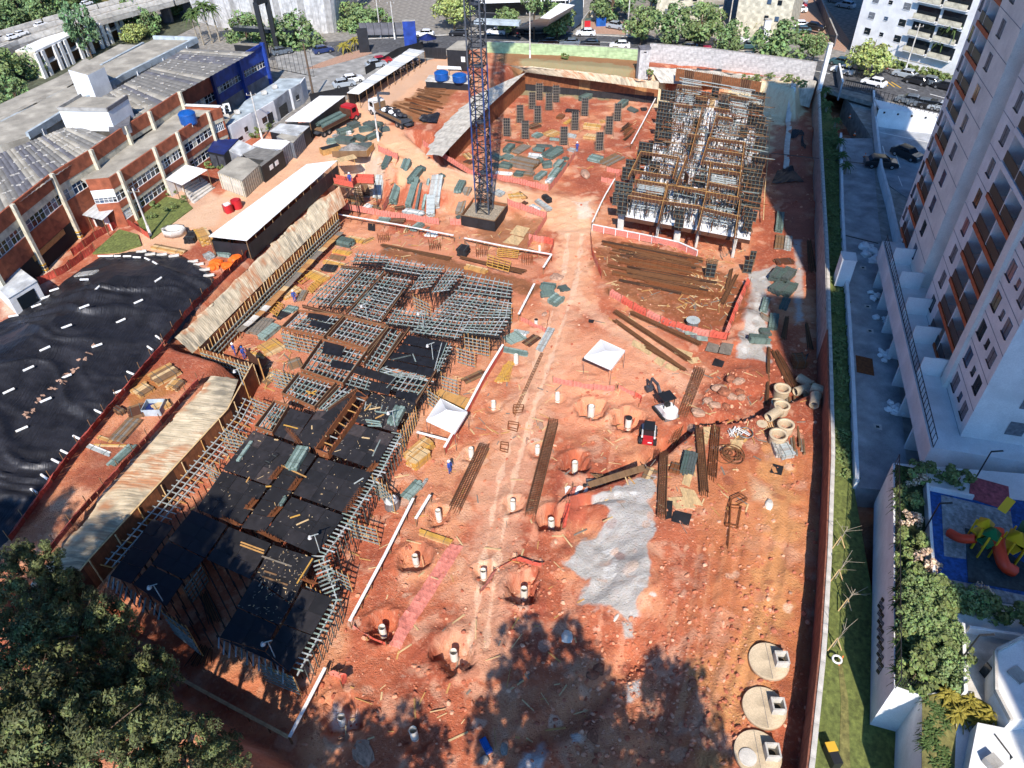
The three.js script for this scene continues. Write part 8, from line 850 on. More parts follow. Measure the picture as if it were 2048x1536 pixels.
{
const slab=(name,l,y,m,y0=-.5)=>{const s=mb();s.prism(l.map(p=>atY(p,0)),y0,y);return struct(name,s,m);};
const w=i=>rightWall[i].clone().add(V(.2,0,0));
mat('ramp','#bcbdbd',.95,texGrime,7);mat('carDeck','#b4b8bc',.9,texGrime,9);mat('hedgeSoil','#4d5a30',.95,texSpeck,3);
const edge=(f,l,y=NH)=>l.map(([x,v])=>f(x,v,y));
const rl=edge(J,[[345,-330],[352,60],[362,300],[385,640],[405,1000],[425,1536]]),rrt=edge(J,[[520,-330],[548,60],[575,260],[625,600],[665,1000],[705,1420],[715,1560]]);
slab('lawn_strip',[w(0),w(1),w(2),w(3),w(4),w(5),w(6),w(7),w(8),V(32,0,-4),P(1800,1500,NH),...rl.slice().reverse()],NH-.12,M.lawn);
slab('ramp',[...rl,...rrt.slice().reverse()],NH,M.ramp);
slab('neighbour_ground',[...rrt,V(40,0,-25),V(32,0,-4),V(75.4,0,-4),V(75.4,0,-150),P(1690,190,NH)],NH-.06,M.concrete);
const dk=mb();dk.prism([C(1330,600),C(1640,640),C(1600,800),C(1500,950),C(1400,900),C(1345,780)].map((_,i)=>C([1330,1660,1640,1520,1400,1345][i],[600,645,800,980,900,780][i],NH)),NH-.1,NH+.05);struct('car_deck',dk,M.carDeck);
for(const[a,b]of[[[1365,705],[1390,790]],[[1420,715],[1450,810]],[[1355,640],[1600,690]],[[1440,850],[1460,900]]]){const s=mb();s.bar(C(a[0],a[1],NH+.06),C(b[0],b[1],NH+.06),.12,.012);struct('bay_marking',s,M.paint);}
for(const[a,b]of[[[360,185],[552,232]],[[-20,-250],[520,-190]]]){const s=mb();s.bar(J(a[0],a[1],NH+.02),J(b[0],b[1],NH+.02),.25,.03);struct('drain_channel',s,M.frameDark);}
const cw=(label,l,h,m=M.wallWhite,th=.25,y0=NH)=>{const t=thing('low_wall',label,'wall',l[0].clone().setY(y0));for(let i=0;i+1<l.length;i++){mb().bar(atY(l[i],y0+h/2-.1),atY(l[i+1],y0+h/2-.1),th,h+.2).build('wall_length',m,t);mb().bar(atY(l[i],y0+h+.03),atY(l[i+1],y0+h+.03),th+.08,.06).build('coping',M.wallWhite,t);}return t;};
cw('low white wall along the left side of the ramp',rl,.9);cw('white wall on the right side of the upper ramp',edge(C,[[1310,480],[1320,620],[1335,760],[1345,850],[1385,1000],[1440,1268]]),1.6);cw('tall grey flank wall beside the ramp gate',edge(C,[[1135,390],[1150,480]]),3.2,M.wallGrey);
const bx=J(350,440,NH),bt=thing('white_box_housing','tall white box housing on the low ramp wall','housing',bx);mb().box(bx,1.6,3.6,1.9,-.27).build('body',M.wallWhite,bt);mb().box(lift(bx,3.6),1.7,.1,2,-.27).build('cap',M.wallWhite,bt);
const gt=thing('ramp_gate','black barred gate across the head of the ramp','gate',C(1160,470,NH));for(const[y0,u0,v0,u1,v1]of[[0,1170,450,1310,480],[0,1155,385,1290,410]]){const a=C(u0,v0,NH),b=C(u1,v1,NH);for(let i=0;i<=14;i++)mb().bar(lerp(a,b,i/14),lift(lerp(a,b,i/14),2.4),.07).build('bar',M.frameDark,gt);mb().bar(lift(a,2.4),lift(b,2.4),.2,.25).build('beam',M.frameDark,gt);mb().bar(lift(a,.3),lift(b,.3),.15,.2).build('beam',M.frameDark,gt);}
const ww=thing('car_park_wall','bright white retaining wall with lamp brackets behind the car deck','wall',C(1330,600,NH));const a=C(1322,610,NH),b=C(1670,655,NH);for(let i=0;i<5;i++)mb().bar(atY(lerp(a,b,i/5),NH+1.5),atY(lerp(a,b,(i+.998)/5),NH+1.5),.3,3.2).build('wall_panel',M.wallWhite,ww);const tp=[C(1325,480,NH+3.1),C(1650,565,NH+3.1)];mb().prism([atY(a,0),atY(b,0),atY(tp[1],0),atY(tp[0],0)],NH+2.9,NH+3.15).build('roof_slab',M.roofWhite,ww);for(let i=0;i<5;i++){const p=lerp(a,b,.08+i*.19).add(V(-.02,0,.2));mb().bar(atY(p,NH+2.4),atY(p,NH+2.7),.12,.3).build('lamp_bracket',M.frameDark,ww);}for(let i=0;i<=16;i++){const p=lerp(tp[0],tp[1],i/16);mb().bar(p,lift(p,1.6),.06).build('fence_post',M.frameDark,ww);}mb().bar(lift(tp[0],1.5),lift(tp[1],1.5),.05).build('fence_rail',M.frameDark,ww);
const e=V(.27,0,-.963),n=V(-.963,0,-.27),O=V(38.1,0,-43.4),at=(s,o=0,y=0)=>O.clone().addScaledVector(e,s).addScaledVector(n,o).setY(y);const PH=NH+5;
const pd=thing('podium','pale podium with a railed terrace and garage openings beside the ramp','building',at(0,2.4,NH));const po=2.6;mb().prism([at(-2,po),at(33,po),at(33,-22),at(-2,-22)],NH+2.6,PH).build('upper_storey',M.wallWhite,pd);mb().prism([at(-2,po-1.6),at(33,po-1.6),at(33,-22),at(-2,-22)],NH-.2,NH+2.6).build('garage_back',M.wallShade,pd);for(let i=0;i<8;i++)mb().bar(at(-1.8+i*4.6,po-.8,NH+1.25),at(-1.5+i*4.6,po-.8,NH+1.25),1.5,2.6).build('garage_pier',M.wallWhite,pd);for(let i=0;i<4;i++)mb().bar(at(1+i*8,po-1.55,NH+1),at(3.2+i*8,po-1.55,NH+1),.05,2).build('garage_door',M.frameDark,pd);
for(let i=0;i<46;i++)mb().bar(at(-2+i*.76,po-.15,PH),at(-2+i*.76,po-.15,PH+1.1),.04).build('railing_bar',M.frameDark,pd);for(const y of[.1,1.1])mb().bar(at(-2,po-.15,PH+y),at(32.5,po-.15,PH+y),.06).build('railing_rail',M.frameDark,pd);for(let i=0;i<5;i++)mb().bar(at(8+i*5,0,PH+1),at(8+i*5,po-.3,PH+1),.15,2).build('terrace_divider',M.wallWhite,pd);
const t=thing('apartment_tower','tall pale grey apartment tower with orange balcony bands','building',at(0,0,PH));const TH=PH+53;mat('towerGrey','#ecebe7',.85,texFaint,6);mat('towerWarm','#efebe0',.85,texFaint,6);
const vol=(s0,s1,o,m,nm='wall')=>{mb().prism([at(s0,o),at(s1,o),at(s1,-18),at(s0,-18)],PH-.2,TH+rnd()).build(nm,m,t);};
vol(0,6.4,0,M.towerGrey);vol(6.4,7.6,.35,M.towerWarm,'white_column');vol(7.6,15.8,-1.7,M.towerGrey,'balcony_core');vol(15.8,20.4,0,M.towerGrey);vol(20.4,23.4,-1.9,M.towerGrey,'recess');vol(23.4,31,.25,M.towerWarm);vol(31,36.4,-1.5,M.towerGrey,'balcony_core');vol(36.4,38.5,0,M.towerGrey);
const FH=2.9,NF=20;const win=(s,w,h,sill,o,f)=>{const y=PH+f*FH+sill,k=rnd();mb().bar(at(s,o+.02,y+h/2),at(s+w,o+.02,y+h/2),.06,h).build('window',k<.45?M.shadeBlind:k<.75?M.glassDark:M.glassBlue,t);mb().bar(at(s-.05,o+.05,y-.04),at(s+w+.05,o+.05,y-.04),.14,.07).build('sill',M.frameDark,t);mb().bar(at(s+w/2,o+.04,y),at(s+w/2,o+.04,y+h),.06).build('mullion',M.frameDark,t);};
for(let f=0;f<NF;f++){win(.9,1.2,1.3,1,0,f);win(2.9,.6,.7,1.4,0,f);win(4.6,1.3,1.4,1,0,f);win(17.2,1.2,1.4,1,0,f);win(21.3,1.2,1.4,1,-1.9,f);win(27.6,1.2,1.4,1,.25,f);win(37,.8,1.4,1,0,f);
for(const[s0,s1,mid,dp]of[[7.6,15.8,11.7,1.7],[31,36.4,34.6,1.5]]){const y=PH+f*FH,ob=s0>20?f % 6!==5:f<5||f % 4===1;mb().prism([at(s0,.1),at(s1,.1),at(s1,-dp),at(s0,-dp)],y-.12,y+.08).build('balcony_slab',M.towerWarm,t);mb().bar(at(s0,.15,y+.1),at(s1,.15,y+.1),.14,.45).build('balcony_band',ob?M.orange:M.wallWhite,t);mb().bar(at(s0+.1,.1,y+.85),at(s1-.1,.1,y+.85),.04,.85).build('balcony_railing',M.frameDark,t);mb().bar(at(s0+.5,-dp+.05,y+1.2),at(s1-.5,-dp+.05,y+1.2),.05,2.1).build('balcony_glazing',rnd()<.5?M.glassDark:M.glassBlue,t);mb().bar(at(mid,-dp,y+1.45),at(mid,.12,y+1.45),.18,FH).build('balcony_divider',M.towerGrey,t);if(f % 3===0)mb().bar(at(mid-.8,.25,y-.15),at(mid-.4,.25,y-.15),.15,.2).build('outlet',M.whitePaint,t);}}
for(let f=0;f<NF;f++)for(const[s0,s1,o]of[[.02,6.38,0],[15.82,20.38,0],[23.42,30.98,.25]])mb().bar(at(s0,o+.005,PH+f*FH),at(s1,o+.005,PH+f*FH),.03,.06).build('floor_joint',M.wallGrey,t);
const fa=at(0,0),fr=V(.963,0,.27),fn=V(-.27,0,.963);for(let f=0;f<8;f++)for(const x of[3,8]){const p=fa.clone().addScaledVector(fr,x).addScaledVector(fn,.03),y=PH+f*FH+1;mb().bar(atY(p,y+.7),atY(p.clone().addScaledVector(fr,1.3),y+.7),.06,1.4).build('window',M.shadeBlind,t);}
const tw=thing('sister_tower','sister apartment tower standing beyond the right edge','building',V(44,NH,8));mb().prism([V(29.5,0,-7),V(55,0,-2),V(51,0,26),V(27.5,0,21)],NH,PH+58).build('wall',M.towerGrey,tw);for(let f=0;f<20;f++)mb().bar(V(29.4,PH+f*FH+1,-6.4),V(27.6,PH+f*FH+1,18),.12,.5).build('balcony_band',M.orange,tw);
const L=[];for(const[x,y,k]of[[520,290,2],[542,520,1],[578,650,1.1],[592,838,.9],[625,1118,1.1],[500,250,.7]]){const p=J(x,y,NH),g=thing('white_sack_heap','','sacks',p,'white sack heaps on the ramp');for(let i=0;i<11;i++){const q=new THREE.IcosahedronGeometry(.32*k,1),a2=q.attributes.position;for(let j=0;j<a2.count;j++){const c=.6+.8*vn(a2.getX(j)*7+i*9,a2.getY(j)*7+a2.getZ(j)*7);a2.setXYZ(j,a2.getX(j)*c,a2.getY(j)*c*.7,a2.getZ(j)*c);}q.computeVertexNormals();part('sack',q,M.canvasWhite,g,V(rr(-.7,.7)*k,rr(.1,.35),rr(-.9,.9)*k));}L.push(g);}ordinals(L,'heap of crumpled white sacks on the grey ramp, #');
const D2=[];for(const[x,y]of[[470,362],[495,570],[507,700],[548,1212]]){const p=J(x,y,NH+.01),g=thing('floor_drain','','drain',p,'square drains in the ramp');mb().box(p,.75,.02,.75,-.27).build('surround',M.concretePale,g);mb().box(lift(p,.02),.3,.02,.3,-.27).build('grate',M.frameDark,g);D2.push(g);}ordinals(D2,'small square drain in the grey ramp, #');const pp=J(480,885,NH);const ps=mb();ps.prism([J(430,830,NH),J(520,850,NH),J(530,940,NH),J(437,920,NH)].map(p=>atY(p,0)),NH+.01,NH+.05);single('rusty_plate','rust brown square plate lying on the ramp','plate',ps,M.rust,pp);
const cn=[];for(const[x,y]of[[1228,655],[1278,760],[1205,570]]){const p=C(x,y,NH),g=thing('traffic_cone','','cone',p,'cones on the ramp');mb().cyl(p,lift(p,.75),.2,.04,10).build('cone',M.orangeNet,g);mb().box(p,.5,.04,.5).build('foot',M.rubber,g);mb().cyl(lift(p,.3),lift(p,.5),.14,.1,10).build('stripe',M.whitePaint,g);cn.push(g);}ordinals(cn,'traffic cone on the upper ramp, #');
const hp=[];for(const[f,x,y,k]of[[C,1085,470,'p'],[C,1090,540,'p'],[C,1130,620,'p'],[C,1145,720,'p'],[C,1160,790,'p'],[C,1180,840,'p']])hp.push(palm(f(x,y,NH),1.4,1.6,'',M.frond,'small palms in the planting strip'));ordinalsY(hp,'small palm in the planting strip beside the ramp, #','nearest the bottom');
const hd=new THREE.InstancedMesh(crowns.shrub,mLeaf,150),ob=new THREE.Object3D();for(let i=0;i<150;i++){const k=i/150,a3=along(rl,polyLen(rl)*k),b3=along(rightWall,polyLen(rightWall)*Math.min(.78,k*.74+.02));ob.position.copy(lerp(a3,b3,rr(.15,.8))).setY(NH+.1);ob.scale.set(rr(.4,.8),rr(.2,.5),rr(.5,.9));ob.rotation.y=rr(0,6);ob.updateMatrix();hd.setMatrixAt(i,ob.matrix);}hd.name='ground_cover';hd.userData={kind:'stuff',label:'dark ground cover in the strip beside the boundary wall',category:'plants'};scene.add(hd);
}
{
const GY=NH+5,k=(x,y)=>K(x,y,GY);const t=thing('garden_building','white garden building with planted roof beside the lawn','building',atY(K(310,260,NH),NH));
const q=[k(450,62),k(455,1150),k(590,1185),k(585,1700),k(1500,1700),k(1500,150)];mb().prism(q.map(p=>atY(p,0)),NH-.2,GY).build('wall',M.wallWhite,t);const vp=k(455,700);
const a=k(450,620),b=k(450,980);for(let i=0;i<9;i++)for(let j=0;j<3;j++){const p=lerp(a,b,(i+.5)/9).add(V(-.03,0,0)).setY(GY-2.4-j*.42);mb().box(p,.06,.3,.3,.25).build('vent_block',(i+j)% 2?M.concreteDark:M.frameDark,t);}
const dk=(nm,l,m,dy)=>{const s=mb();s.prism(l.map(([x,y])=>atY(k(x,y),0)),GY-.1,GY+dy);s.build(nm,m,t);};mat('playBlue','#2c69bd',.9,texSpeck,3);mat('playGrey','#b6c0c4',.9,texSpeck,3);mat('playRed','#d06a75',.9,texSpeck,3);mat('playDark','#4a5d62',.9,texSpeck,3);
dk('play_surface',[[615,190],[1100,250],[1100,720],[630,660]],M.playBlue,.06);dk('play_surface',[[680,220],[1015,300],[1035,440],[800,380],[800,530],[695,515]],M.playGrey,.09);dk('play_surface',[[825,130],[1005,180],[1015,300],[815,235]],M.playRed,.1);dk('play_surface',[[795,380],[945,415],[945,470],[1100,560],[1100,690],[810,640]],M.playDark,.11);dk('play_surface',[[945,415],[1035,435],[1040,500],[945,480]],M.playRed,.13);dk('play_surface',[[635,610],[1100,710],[1100,760],[640,680]],M.playGrey,.1);dk('planter_soil',[[460,70],[610,100],[600,620],[640,700],[750,900],[760,1150],[590,1185],[460,1140]],M.hedgeSoil,.03);
const wl=(a,b,h,m=M.wallWhite)=>mb().bar(lift(k(...a),h/2),lift(k(...b),h/2),.2,h).build('parapet',m,t);wl([600,190],[632,670],.8);wl([765,870],[775,1200],.9);wl([600,190],[830,240],.5);wl([800,880],[1050,920],.7);dk('patio',[[795,885],[1040,915],[900,1030],[890,1230],[800,1210]],M.concretePale,.05);
for(let i=0;i<36;i++){const p=lerp(k(458,70),k(460,1150),i/35);mb().bar(p,lift(p,1.2),.04).build('railing_bar',M.frameDark,t);}mb().bar(lift(k(458,70),1.2),lift(k(460,1150),1.2),.05).build('railing_rail',M.frameDark,t);for(let i=0;i<10;i++){const p=lerp(k(470,1140),k(590,1160),i/9);mb().bar(p,lift(p,1),.04).build('railing_bar',M.frameDark,t);}
const b2=thing('garden_annex','white flat roofed annex at the bottom right corner','building',k(900,1240));mb().prism([k(890,1040),k(1200,880),k(1300,1300),k(960,1370),k(890,1230)].map(p=>atY(p,0)),GY-.2,GY+1.6).build('wall',M.wallWhite,b2);mb().prism([k(820,1360),k(970,1390),k(970,1700),k(750,1700)].map(p=>atY(p,0)),GY-.2,GY+1.2).build('porch',M.wallWhite,b2);for(const[x,y,w]of[[1000,1150,.9],[1080,1080,.6],[880,1560,.7]])mb().box(lift(k(x,y),1.2),w,.5,w,.4).build('roof_hatch',M.concrete,b2);for(const[u,v]of[[[890,1040],[1200,880]],[[890,1040],[890,1230]],[[890,1230],[960,1370]]])mb().bar(lift(k(...u),1.75),lift(k(...v),1.75),.18,.3).build('parapet',M.concretePale,b2);for(const[x,y]of[[905,1120],[940,1470]]){const p=k(x,y);mb().box(p,.1,1.2,1.4,.25).build('window',M.glassDark,b2);}
const L=[];const plant=(x,y,r,kk,sy=.8)=>{const p=k(x,y),g=thing('garden_shrub','','shrub',p,'shrubs on the garden roof');const c=part('foliage',crowns[kk],mLeaf,g,V(0,r*.6,0),rr(0,6));c.scale.set(r,r*sy,r);part('stem',mb().cyl(V(0,0,0),V(0,r*.6,0),.05,.04,6).geo(),M.bark,g);L.push(g);};
for(const[x,y,r]of[[560,700,1.3],[620,700,1.3],[560,790,1.4],[640,780,1.3],[560,880,1.4],[640,880,1.3],[700,830,1.2],[560,970,1.3],[640,980,1.3],[700,920,1.1],[600,1060,1.4],[690,1080,1.3],[540,1110,1.2],[740,1000,1],[520,250,1.1],[560,140,1.2],[680,130,1.2],[760,160,1.1],[540,450,1.1],[560,640,1.1],[510,560,1],[700,730,1.1],[800,760,1.2],[900,790,1.2],[1000,800,1.3]])plant(x,y,r,pick(['shrub','shrub','a']));for(const[x,y,r]of[[535,360,.9],[590,570,1.1],[560,165,.9],[850,720,.9]])plant(x,y,r,'dry',1);ordinals(L.slice(0,25),'green shrub in the roof garden planting, #');ordinals(L.slice(25),'rusty brown dry bush in the roof garden, #');
const y=[];for(const[x,v]of[[710,1195],[810,1225],[755,1285],[860,1310],[915,1280]])y.push(palm(k(x,v),.3,1.2,'',M.frondYellow,'spiky plants in the roof garden'));ordinals(y,'spiky yellow green rosette plant by the garden annex, #');
const gr=new THREE.InstancedMesh(frondG,M.frond,90),ob=new THREE.Object3D();for(let i=0;i<90;i++){const p=i<60?k(rr(465,520),rr(90,1130)):k(rr(600,720),rr(1200,1530));ob.position.copy(p);ob.scale.set(.6,rr(.7,1.2),.6);ob.rotation.y=rr(0,6);ob.updateMatrix();gr.setMatrixAt(i,ob.matrix);}gr.name='blade_grass';gr.userData={kind:'stuff',label:'long bladed grasses along the garden railing',category:'grass'};scene.add(gr);const s3=mb();s3.prism([k(590,1190),k(760,1160),k(740,1700),k(586,1700)].map(p=>atY(p,0)),GY-.1,GY+.04);s3.build('planter_soil',M.lawnDry,t);
const pg=thing('play_slide','red and yellow play set with green roof and curved slide','playground',k(900,520));const sl=[k(715,412),k(760,460),k(815,480)].map((p,i)=>lift(p,.3+i*.5));const tubeS=(pts,m,r)=>{const g=new THREE.TubeGeometry(new THREE.CatmullRomCurve3(pts.map(p=>p.clone().sub(pg.position))),16,r,8);part('slide',g,m,pg);};mat('playOrange','#d8411c',.5);mat('playYellow','#d9b01c',.5);mat('playGreen','#0f6b3f',.5);tubeS(sl,M.playOrange,.35);tubeS([lift(k(910,450),1.6),lift(k(930,530),1.2),lift(k(965,590),.8),lift(k(1020,600),.4)],M.playOrange,.45);for(const[x,v,s,m]of[[835,455,.9,M.playYellow],[985,520,1.1,M.playYellow],[1060,510,1.8,M.playGreen],[865,500,.9,M.playGreen]]){const p=k(x,v);mb().box(lift(p,1.3),s,.15,s,.4).build('platform',m,pg);for(const[i,j]of[[-1,-1],[1,1],[-1,1],[1,-1]])mb().bar(p.clone().add(V(i*s/2.2,0,j*s/2.2)),p.clone().add(V(i*s/2.2,2.4,j*s/2.2)),.1).build('post',M.playYellow,pg);mb().cyl(lift(p,2.3),lift(p,2.9),s*.8,.1,4).build('roof',m,pg);}mb().bar(lift(k(905,400),2.5),lift(k(935,370),3.2),.6,.08).build('flag_panel',M.playYellow,pg);
const lp=[];for(const[x,v,x2,v2]of[[595,400,690,290],[765,1030,880,945],[840,150,830,100]]){const p=k(x,v),g=thing('garden_lamp','','lamp',p,'garden lamps');mb().cyl(p,lift(p,3.4),.06,.05,6).build('mast',M.frameDark,g);const h=lift(p,3.4);mb().bar(h,h.clone().add(V(.9,.05,0)),.12,.06).build('lamp_head',M.frameDark,g);lp.push(g);}ordinalsY(lp,'black garden lamp mast by the playground, #','nearest the bottom');
const bn=K(150,1490,NH),bg=thing('waste_cart','black cart with a yellow lid on the lawn','cart',bn);mb().box(bn,.6,.8,1.3,.1).build('body',M.frameDark,bg);mb().box(bn.clone().add(V(-.05,.8,-.4)),.65,.08,.6,.1).build('lid',M.yellowPaint,bg);const lb=K(170,1028,NH),lg=thing('life_ring','white life ring on an orange stand on the lawn','ring',lb);part('ring',new THREE.TorusGeometry(.3,.08,8,18).rotateX(Math.PI/2),M.whitePaint,lg,V(0,.5,0));part('stand',mb().bar(V(.2,0,.2),V(.5,.6,-.2),.06).geo(),M.orangeNet,lg);
const bt=[];for(const[x,y2]of[[200,430],[190,590],[230,730],[180,920]]){const p=K(x-20,y2+30,NH),g=thing('bare_sapling','','sapling',p,'bare saplings on the lawn');const top=p.clone().add(V(.2,2.4,0));mb().cyl(p,top,.05,.03,5).build('trunk',M.barkPale,g);for(let i=0;i<7;i++){const s=lerp(p,top,rr(.4,1));mb().cyl(s,s.clone().add(V(rr(-1,1.2),rr(.3,1),rr(-.9,.9))),.025,.01,4).build('branch',M.barkPale,g);}for(const s of[-1,1])mb().bar(p.clone().add(V(s*.5,0,.3)),p.clone().add(V(0,1.2,0)),.06).build('stake',M.timberPale,g);bt.push(g);}ordinalsY(bt,'bare staked sapling on the narrow lawn, #','nearest the bottom');
const ps=mb();ps.prism([K(185,1020,NH),K(200,1000,NH),K(235,1200,NH),K(245,1536,NH),K(190,1536,NH),K(200,1200,NH)].map(p=>atY(p,0)),NH-.2,NH-.09);struct('worn_path',ps,M.lawnDry);
}
{
const g=(u,v,h,r,label)=>{const c=P(u,v,h);const b=V(c.x+.6,UH-1,c.z+.8);const t=thing('pine_tree',label,'tree',b,'tall trees at the near left corner');const k=part('crown',crowns.pine,mLeaf,t,V(c.x-b.x,h-b.y,c.z-b.z),rr(0,6));k.scale.set(r,r*1.25,r);const tk=mb();tk.cyl(b,lift(b,h-b.y),.22,.1,8);tk.build('trunk',M.bark,t);const br=mb();for(let i=0;i<12;i++){const y=rr(-r,r*.7),a=rr(0,6.28),s=V(b.x+(c.x-b.x)*.9,h+y,b.z+(c.z-b.z)*.9);br.cyl(s,s.clone().add(V(Math.cos(a)*r*.7,r*.2,Math.sin(a)*r*.7)),.06,.02,5);}br.build('limbs',M.bark,t);};
for(const[u,v,h,r,l]of[[60,1170,11,2.8,'dark leafy tree topmost at the left edge'],[30,1320,14,3.3,'leafy tree at the left edge below the net fence'],[175,1300,13,3.0,'leafy tree with bright tufts beside the deck corner'],[95,1440,16,3.4,'leafy tree filling the bottom left, second from the edge'],[260,1400,13,2.8,'leafy tree overhanging the pit corner rail'],[230,1510,16,3.2,'leafy tree at the bottom edge, middle of the clump'],[370,1500,12,2.3,'leafy tree at the bottom edge, rightmost of the clump'],[15,1520,18,3.4,'leafy tree in the extreme bottom left corner'],[120,1210,9,2.3,'smaller leafy tree nearest the plywood wall end'],[440,1525,8,1.7,'low leafy tree beside the whitish bank']])g(u,v,h,r,l);
const back=(u,v,h,r,sy,label)=>{const s=P(u,v,.5),k=(h)/Math.tan(SUN_EL),c=V(s.x-SHADOW_AZ.x*k,h,s.z-SHADOW_AZ.y*k),b=V(c.x,.5,c.z);const t=thing('pine_tree',label,'tree',b,'trees behind the viewpoint');const cr=part('crown',crowns.a,mLeaf,t,V(0,h-.5,0),rr(0,6));cr.scale.set(r,r*sy,r);const tk=mb();tk.cyl(b,atY(b,h),.25,.12,8);tk.build('trunk',M.bark,t);};
back(1090,1390,25,5.0,1.1,'tree below the view whose crown shades the bottom centre');back(1190,1480,22,3.4,.9,'tree below the view shading the ground right of centre');back(1360,1420,24,2.7,1.9,'slender tree below the view shading the ground by the manholes');back(790,1520,22,3.6,.8,'tree below the view shading the bottom edge left of centre');back(640,1510,20,3.2,.9,'tree below the view shading the bottom rail corner');back(1330,1530,22,3,1,'tree below the view shading the bottom right of centre');
back(250,1100,34,4,1,'tall tree left of the view shading the blue decks');back(420,1060,36,3.6,1,'tall tree left of the view shading the middle deck');back(330,1260,30,4,1,'tall tree left of the view shading the deck notch');back(150,1020,34,3.6,1,'tall tree left of the view shading the near slope');
}
{
const L=[];const sheet=(f,q,y,dy)=>{const c=q.map(([x,v])=>{const p=f(x,v,y);return y>3?p:onG(p,.05);}),s=mb(),n=7,g=(i,j)=>{const p=quadAt(c,i/n,j/n);if(y<=3)p.y=heightAt(p.x,p.z)+.04;p.y+=dy*vn(i*1.3+q[0][0],j*1.1);return p;};for(let i=0;i<n;i++)for(let j=0;j<n;j++)s.quad(g(i,j+1),g(i+1,j+1),g(i+1,j),g(i,j));L.push(single('plastic_sheet','','sheet',s,M.tarp,c[0].clone(),'black plastic sheets on the banks'));};
sheet(C,[[860,815],[920,800],[990,865],[830,880]],.6,.5);sheet(C,[[925,640],[975,650],[985,665],[920,660]],.6,.3);sheet(C,[[970,660],[1000,690],[995,710],[975,690]],.6,.3);sheet(R1,[[1100,45],[1390,55],[1370,120],[1110,105]],4.9,.3);sheet(R1,[[1600,95],[1770,125],[1740,185],[1590,150]],4.4,.3);sheet(F,[[1280,880],[1370,890],[1350,960],[1280,930]],.5,.5);sheet(B,[[710,690],[820,670],[800,730],[690,715]],UH,.7);ordinals(L,'crumpled black plastic sheet on the earth banks, #');
const gt=mb(),gl=[C(905,530,0),C(908,640,0),C(900,740,0),C(895,825,0)].map(p=>onG(p,.1));for(let i=0;i<12;i++){const k=polyLen(gl);gt.bar(onG(along(gl,k*i/12),.12),onG(along(gl,k*(i+1)/12),.12),.9,.14);}struct('gutter',gt,M.concretePale);
cabin('open white kiosk at the left edge below the factory',[D(-80,300,UH+2.6),D(75,225,UH+2.6),D(215,330,UH+2.6),D(50,430,UH+2.6)],0,M.wallWhite,M.roofSheet,{open:[[1,.1,.45,.4,2.1,M.clothRed,'display_panel'],[1,.55,.9,.4,2.1,M.glassBlue,'display_panel'],[2,.2,.8,.4,2.1,M.glassDark]]});
}
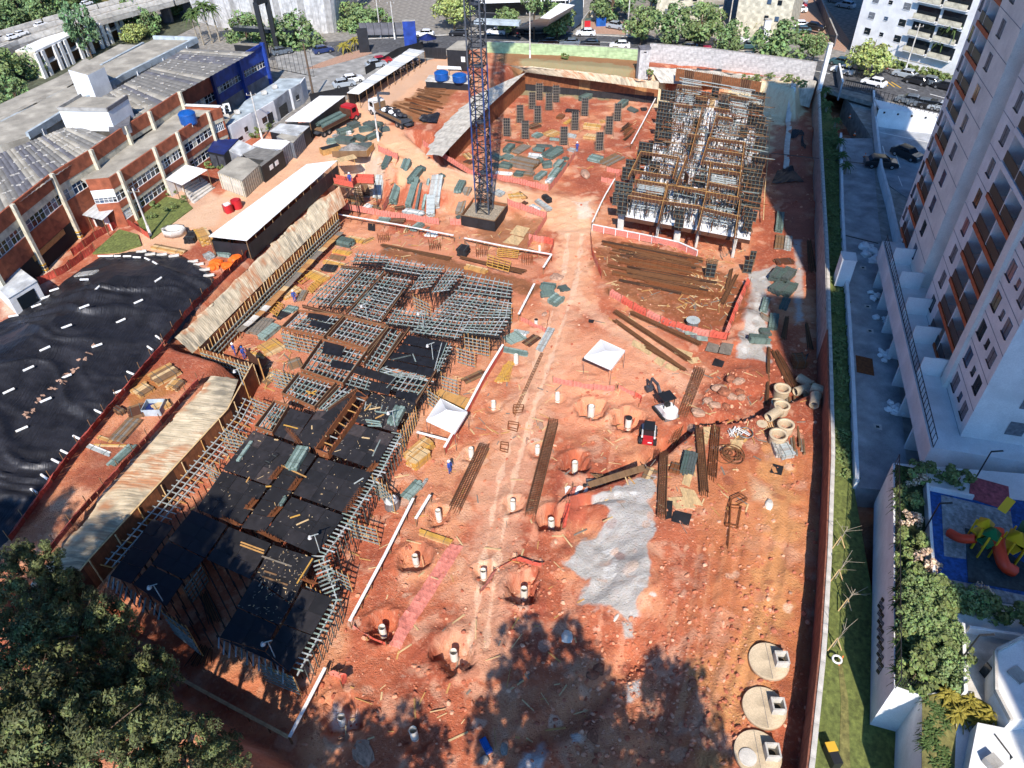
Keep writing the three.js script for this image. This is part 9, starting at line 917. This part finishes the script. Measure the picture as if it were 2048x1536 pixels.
{
const N=44,mc=new MarchingCubes(N,new THREE.MeshBasicMaterial(),false,false,60000);mc.isolation=0;const S=1.0;
const B2=[[[0,.98,0],[0,1.38,0],.15,.17],[[0,1.45,0],[0,1.58,.01],.06,.06],[[0,1.66,.02],[0,1.72,.02],.1,.1],[[-.1,.95,0],[-.11,.52,.03],.09,.065],[[-.11,.52,.03],[-.12,.1,0],.065,.045],[[.1,.95,0],[.12,.52,.06],.09,.065],[[.12,.52,.06],[.13,.1,.02],.065,.045],[[-.12,.06,0],[-.12,.05,.14],.045,.04],[[.13,.06,.02],[.14,.05,.16],.045,.04],[[-.2,1.4,0],[-.29,1.12,.05],.06,.048],[[-.29,1.12,.05],[-.24,.9,.2],.045,.035],[[.2,1.4,0],[.3,1.12,.05],.06,.048],[[.3,1.12,.05],[.22,.95,.22],.045,.035],[[-.18,1.4,0],[.18,1.4,0],.07,.07]].map(([a,b,r,s])=>[V(...a),V(...b),r,s]);
const p=V(0,0,0),q=V(0,0,0);for(let z=0;z<N;z++)for(let y=0;y<N;y++)for(let x=0;x<N;x++){p.set((x/N*2-1),(y/N*2-1)+.95,(z/N*2-1));let d=9;for(const[a,b,r,s]of B2){q.subVectors(b,a);const L=q.lengthSq(),t=Math.max(0,Math.min(1,p.clone().sub(a).dot(q)/L)),e=p.distanceTo(a.clone().addScaledVector(q,t))-(r+(s-r)*t),h=Math.max(0,Math.min(1,.5+.5*(e-d)/.05));d=e+(d-e)*h-.05*h*(1-h);}mc.field[z*N*N+y*N+x]=-d;}mc.update();
const n=mc.count,pos=mc.positionArray.slice(0,n*3),nor=mc.normalArray.slice(0,n*3).map(v=>v),col=[];const cs=['#2c4a93','#2c4a93','#8a5a3e','#26262a'].map(h=>new THREE.Color(h));for(let i=0;i<n;i++){pos[i*3+1]+=.95;const y=pos[i*3+1],hand=Math.hypot(pos[i*3],0)>.17&&y<.98&&y>.8;const c=y>1.5||hand?cs[2]:y<.12?cs[3]:cs[0];col.push(c.r,c.g,c.b);}
const g=new THREE.BufferGeometry();g.setAttribute('position',new THREE.BufferAttribute(new Float32Array(pos),3));g.setAttribute('color',new THREE.Float32BufferAttribute(col,3));g.computeVertexNormals();const mm=new THREE.MeshStandardMaterial({vertexColors:true,roughness:.85,side:THREE.DoubleSide});const hel=new THREE.LatheGeometry([[.17,1.72],[.13,1.73],[.125,1.8],[.08,1.86],[0,1.875]].map(a=>new THREE.Vector2(...a)),14);
const who=(l,p0,ry,hm)=>{const t=thing('person',l,'person',p0);part('body',g,mm,t);part('hard_hat',hel,hm,t);t.rotation.y=ry;};
who('worker in blue overalls and white hard hat by the beam grid edge',S1(200,570,0).setY(.1),.5,M.helmet);who('worker in blue at the inner wall corner, left one',S2(305,390,0).setY(.1),2,M.helmet);who('worker in blue at the inner wall corner, right one',S2(385,420,0).setY(.1),1,M.blueTank);who('worker in blue on the red stair landing',R4(262,165,UH).setY(UH+.06),0,M.helmet);who('worker in blue beside the lowest white rail fork',onG(H(845,110,0)),1,M.helmet);who('worker in blue at the far end of the yard behind the crane',onG(R3(1220,820,0)),3,M.helmet);who('worker in blue between the column forms',onG(R3(835,425,0)),2,M.helmet);
}
renderer.render(scene,camera);
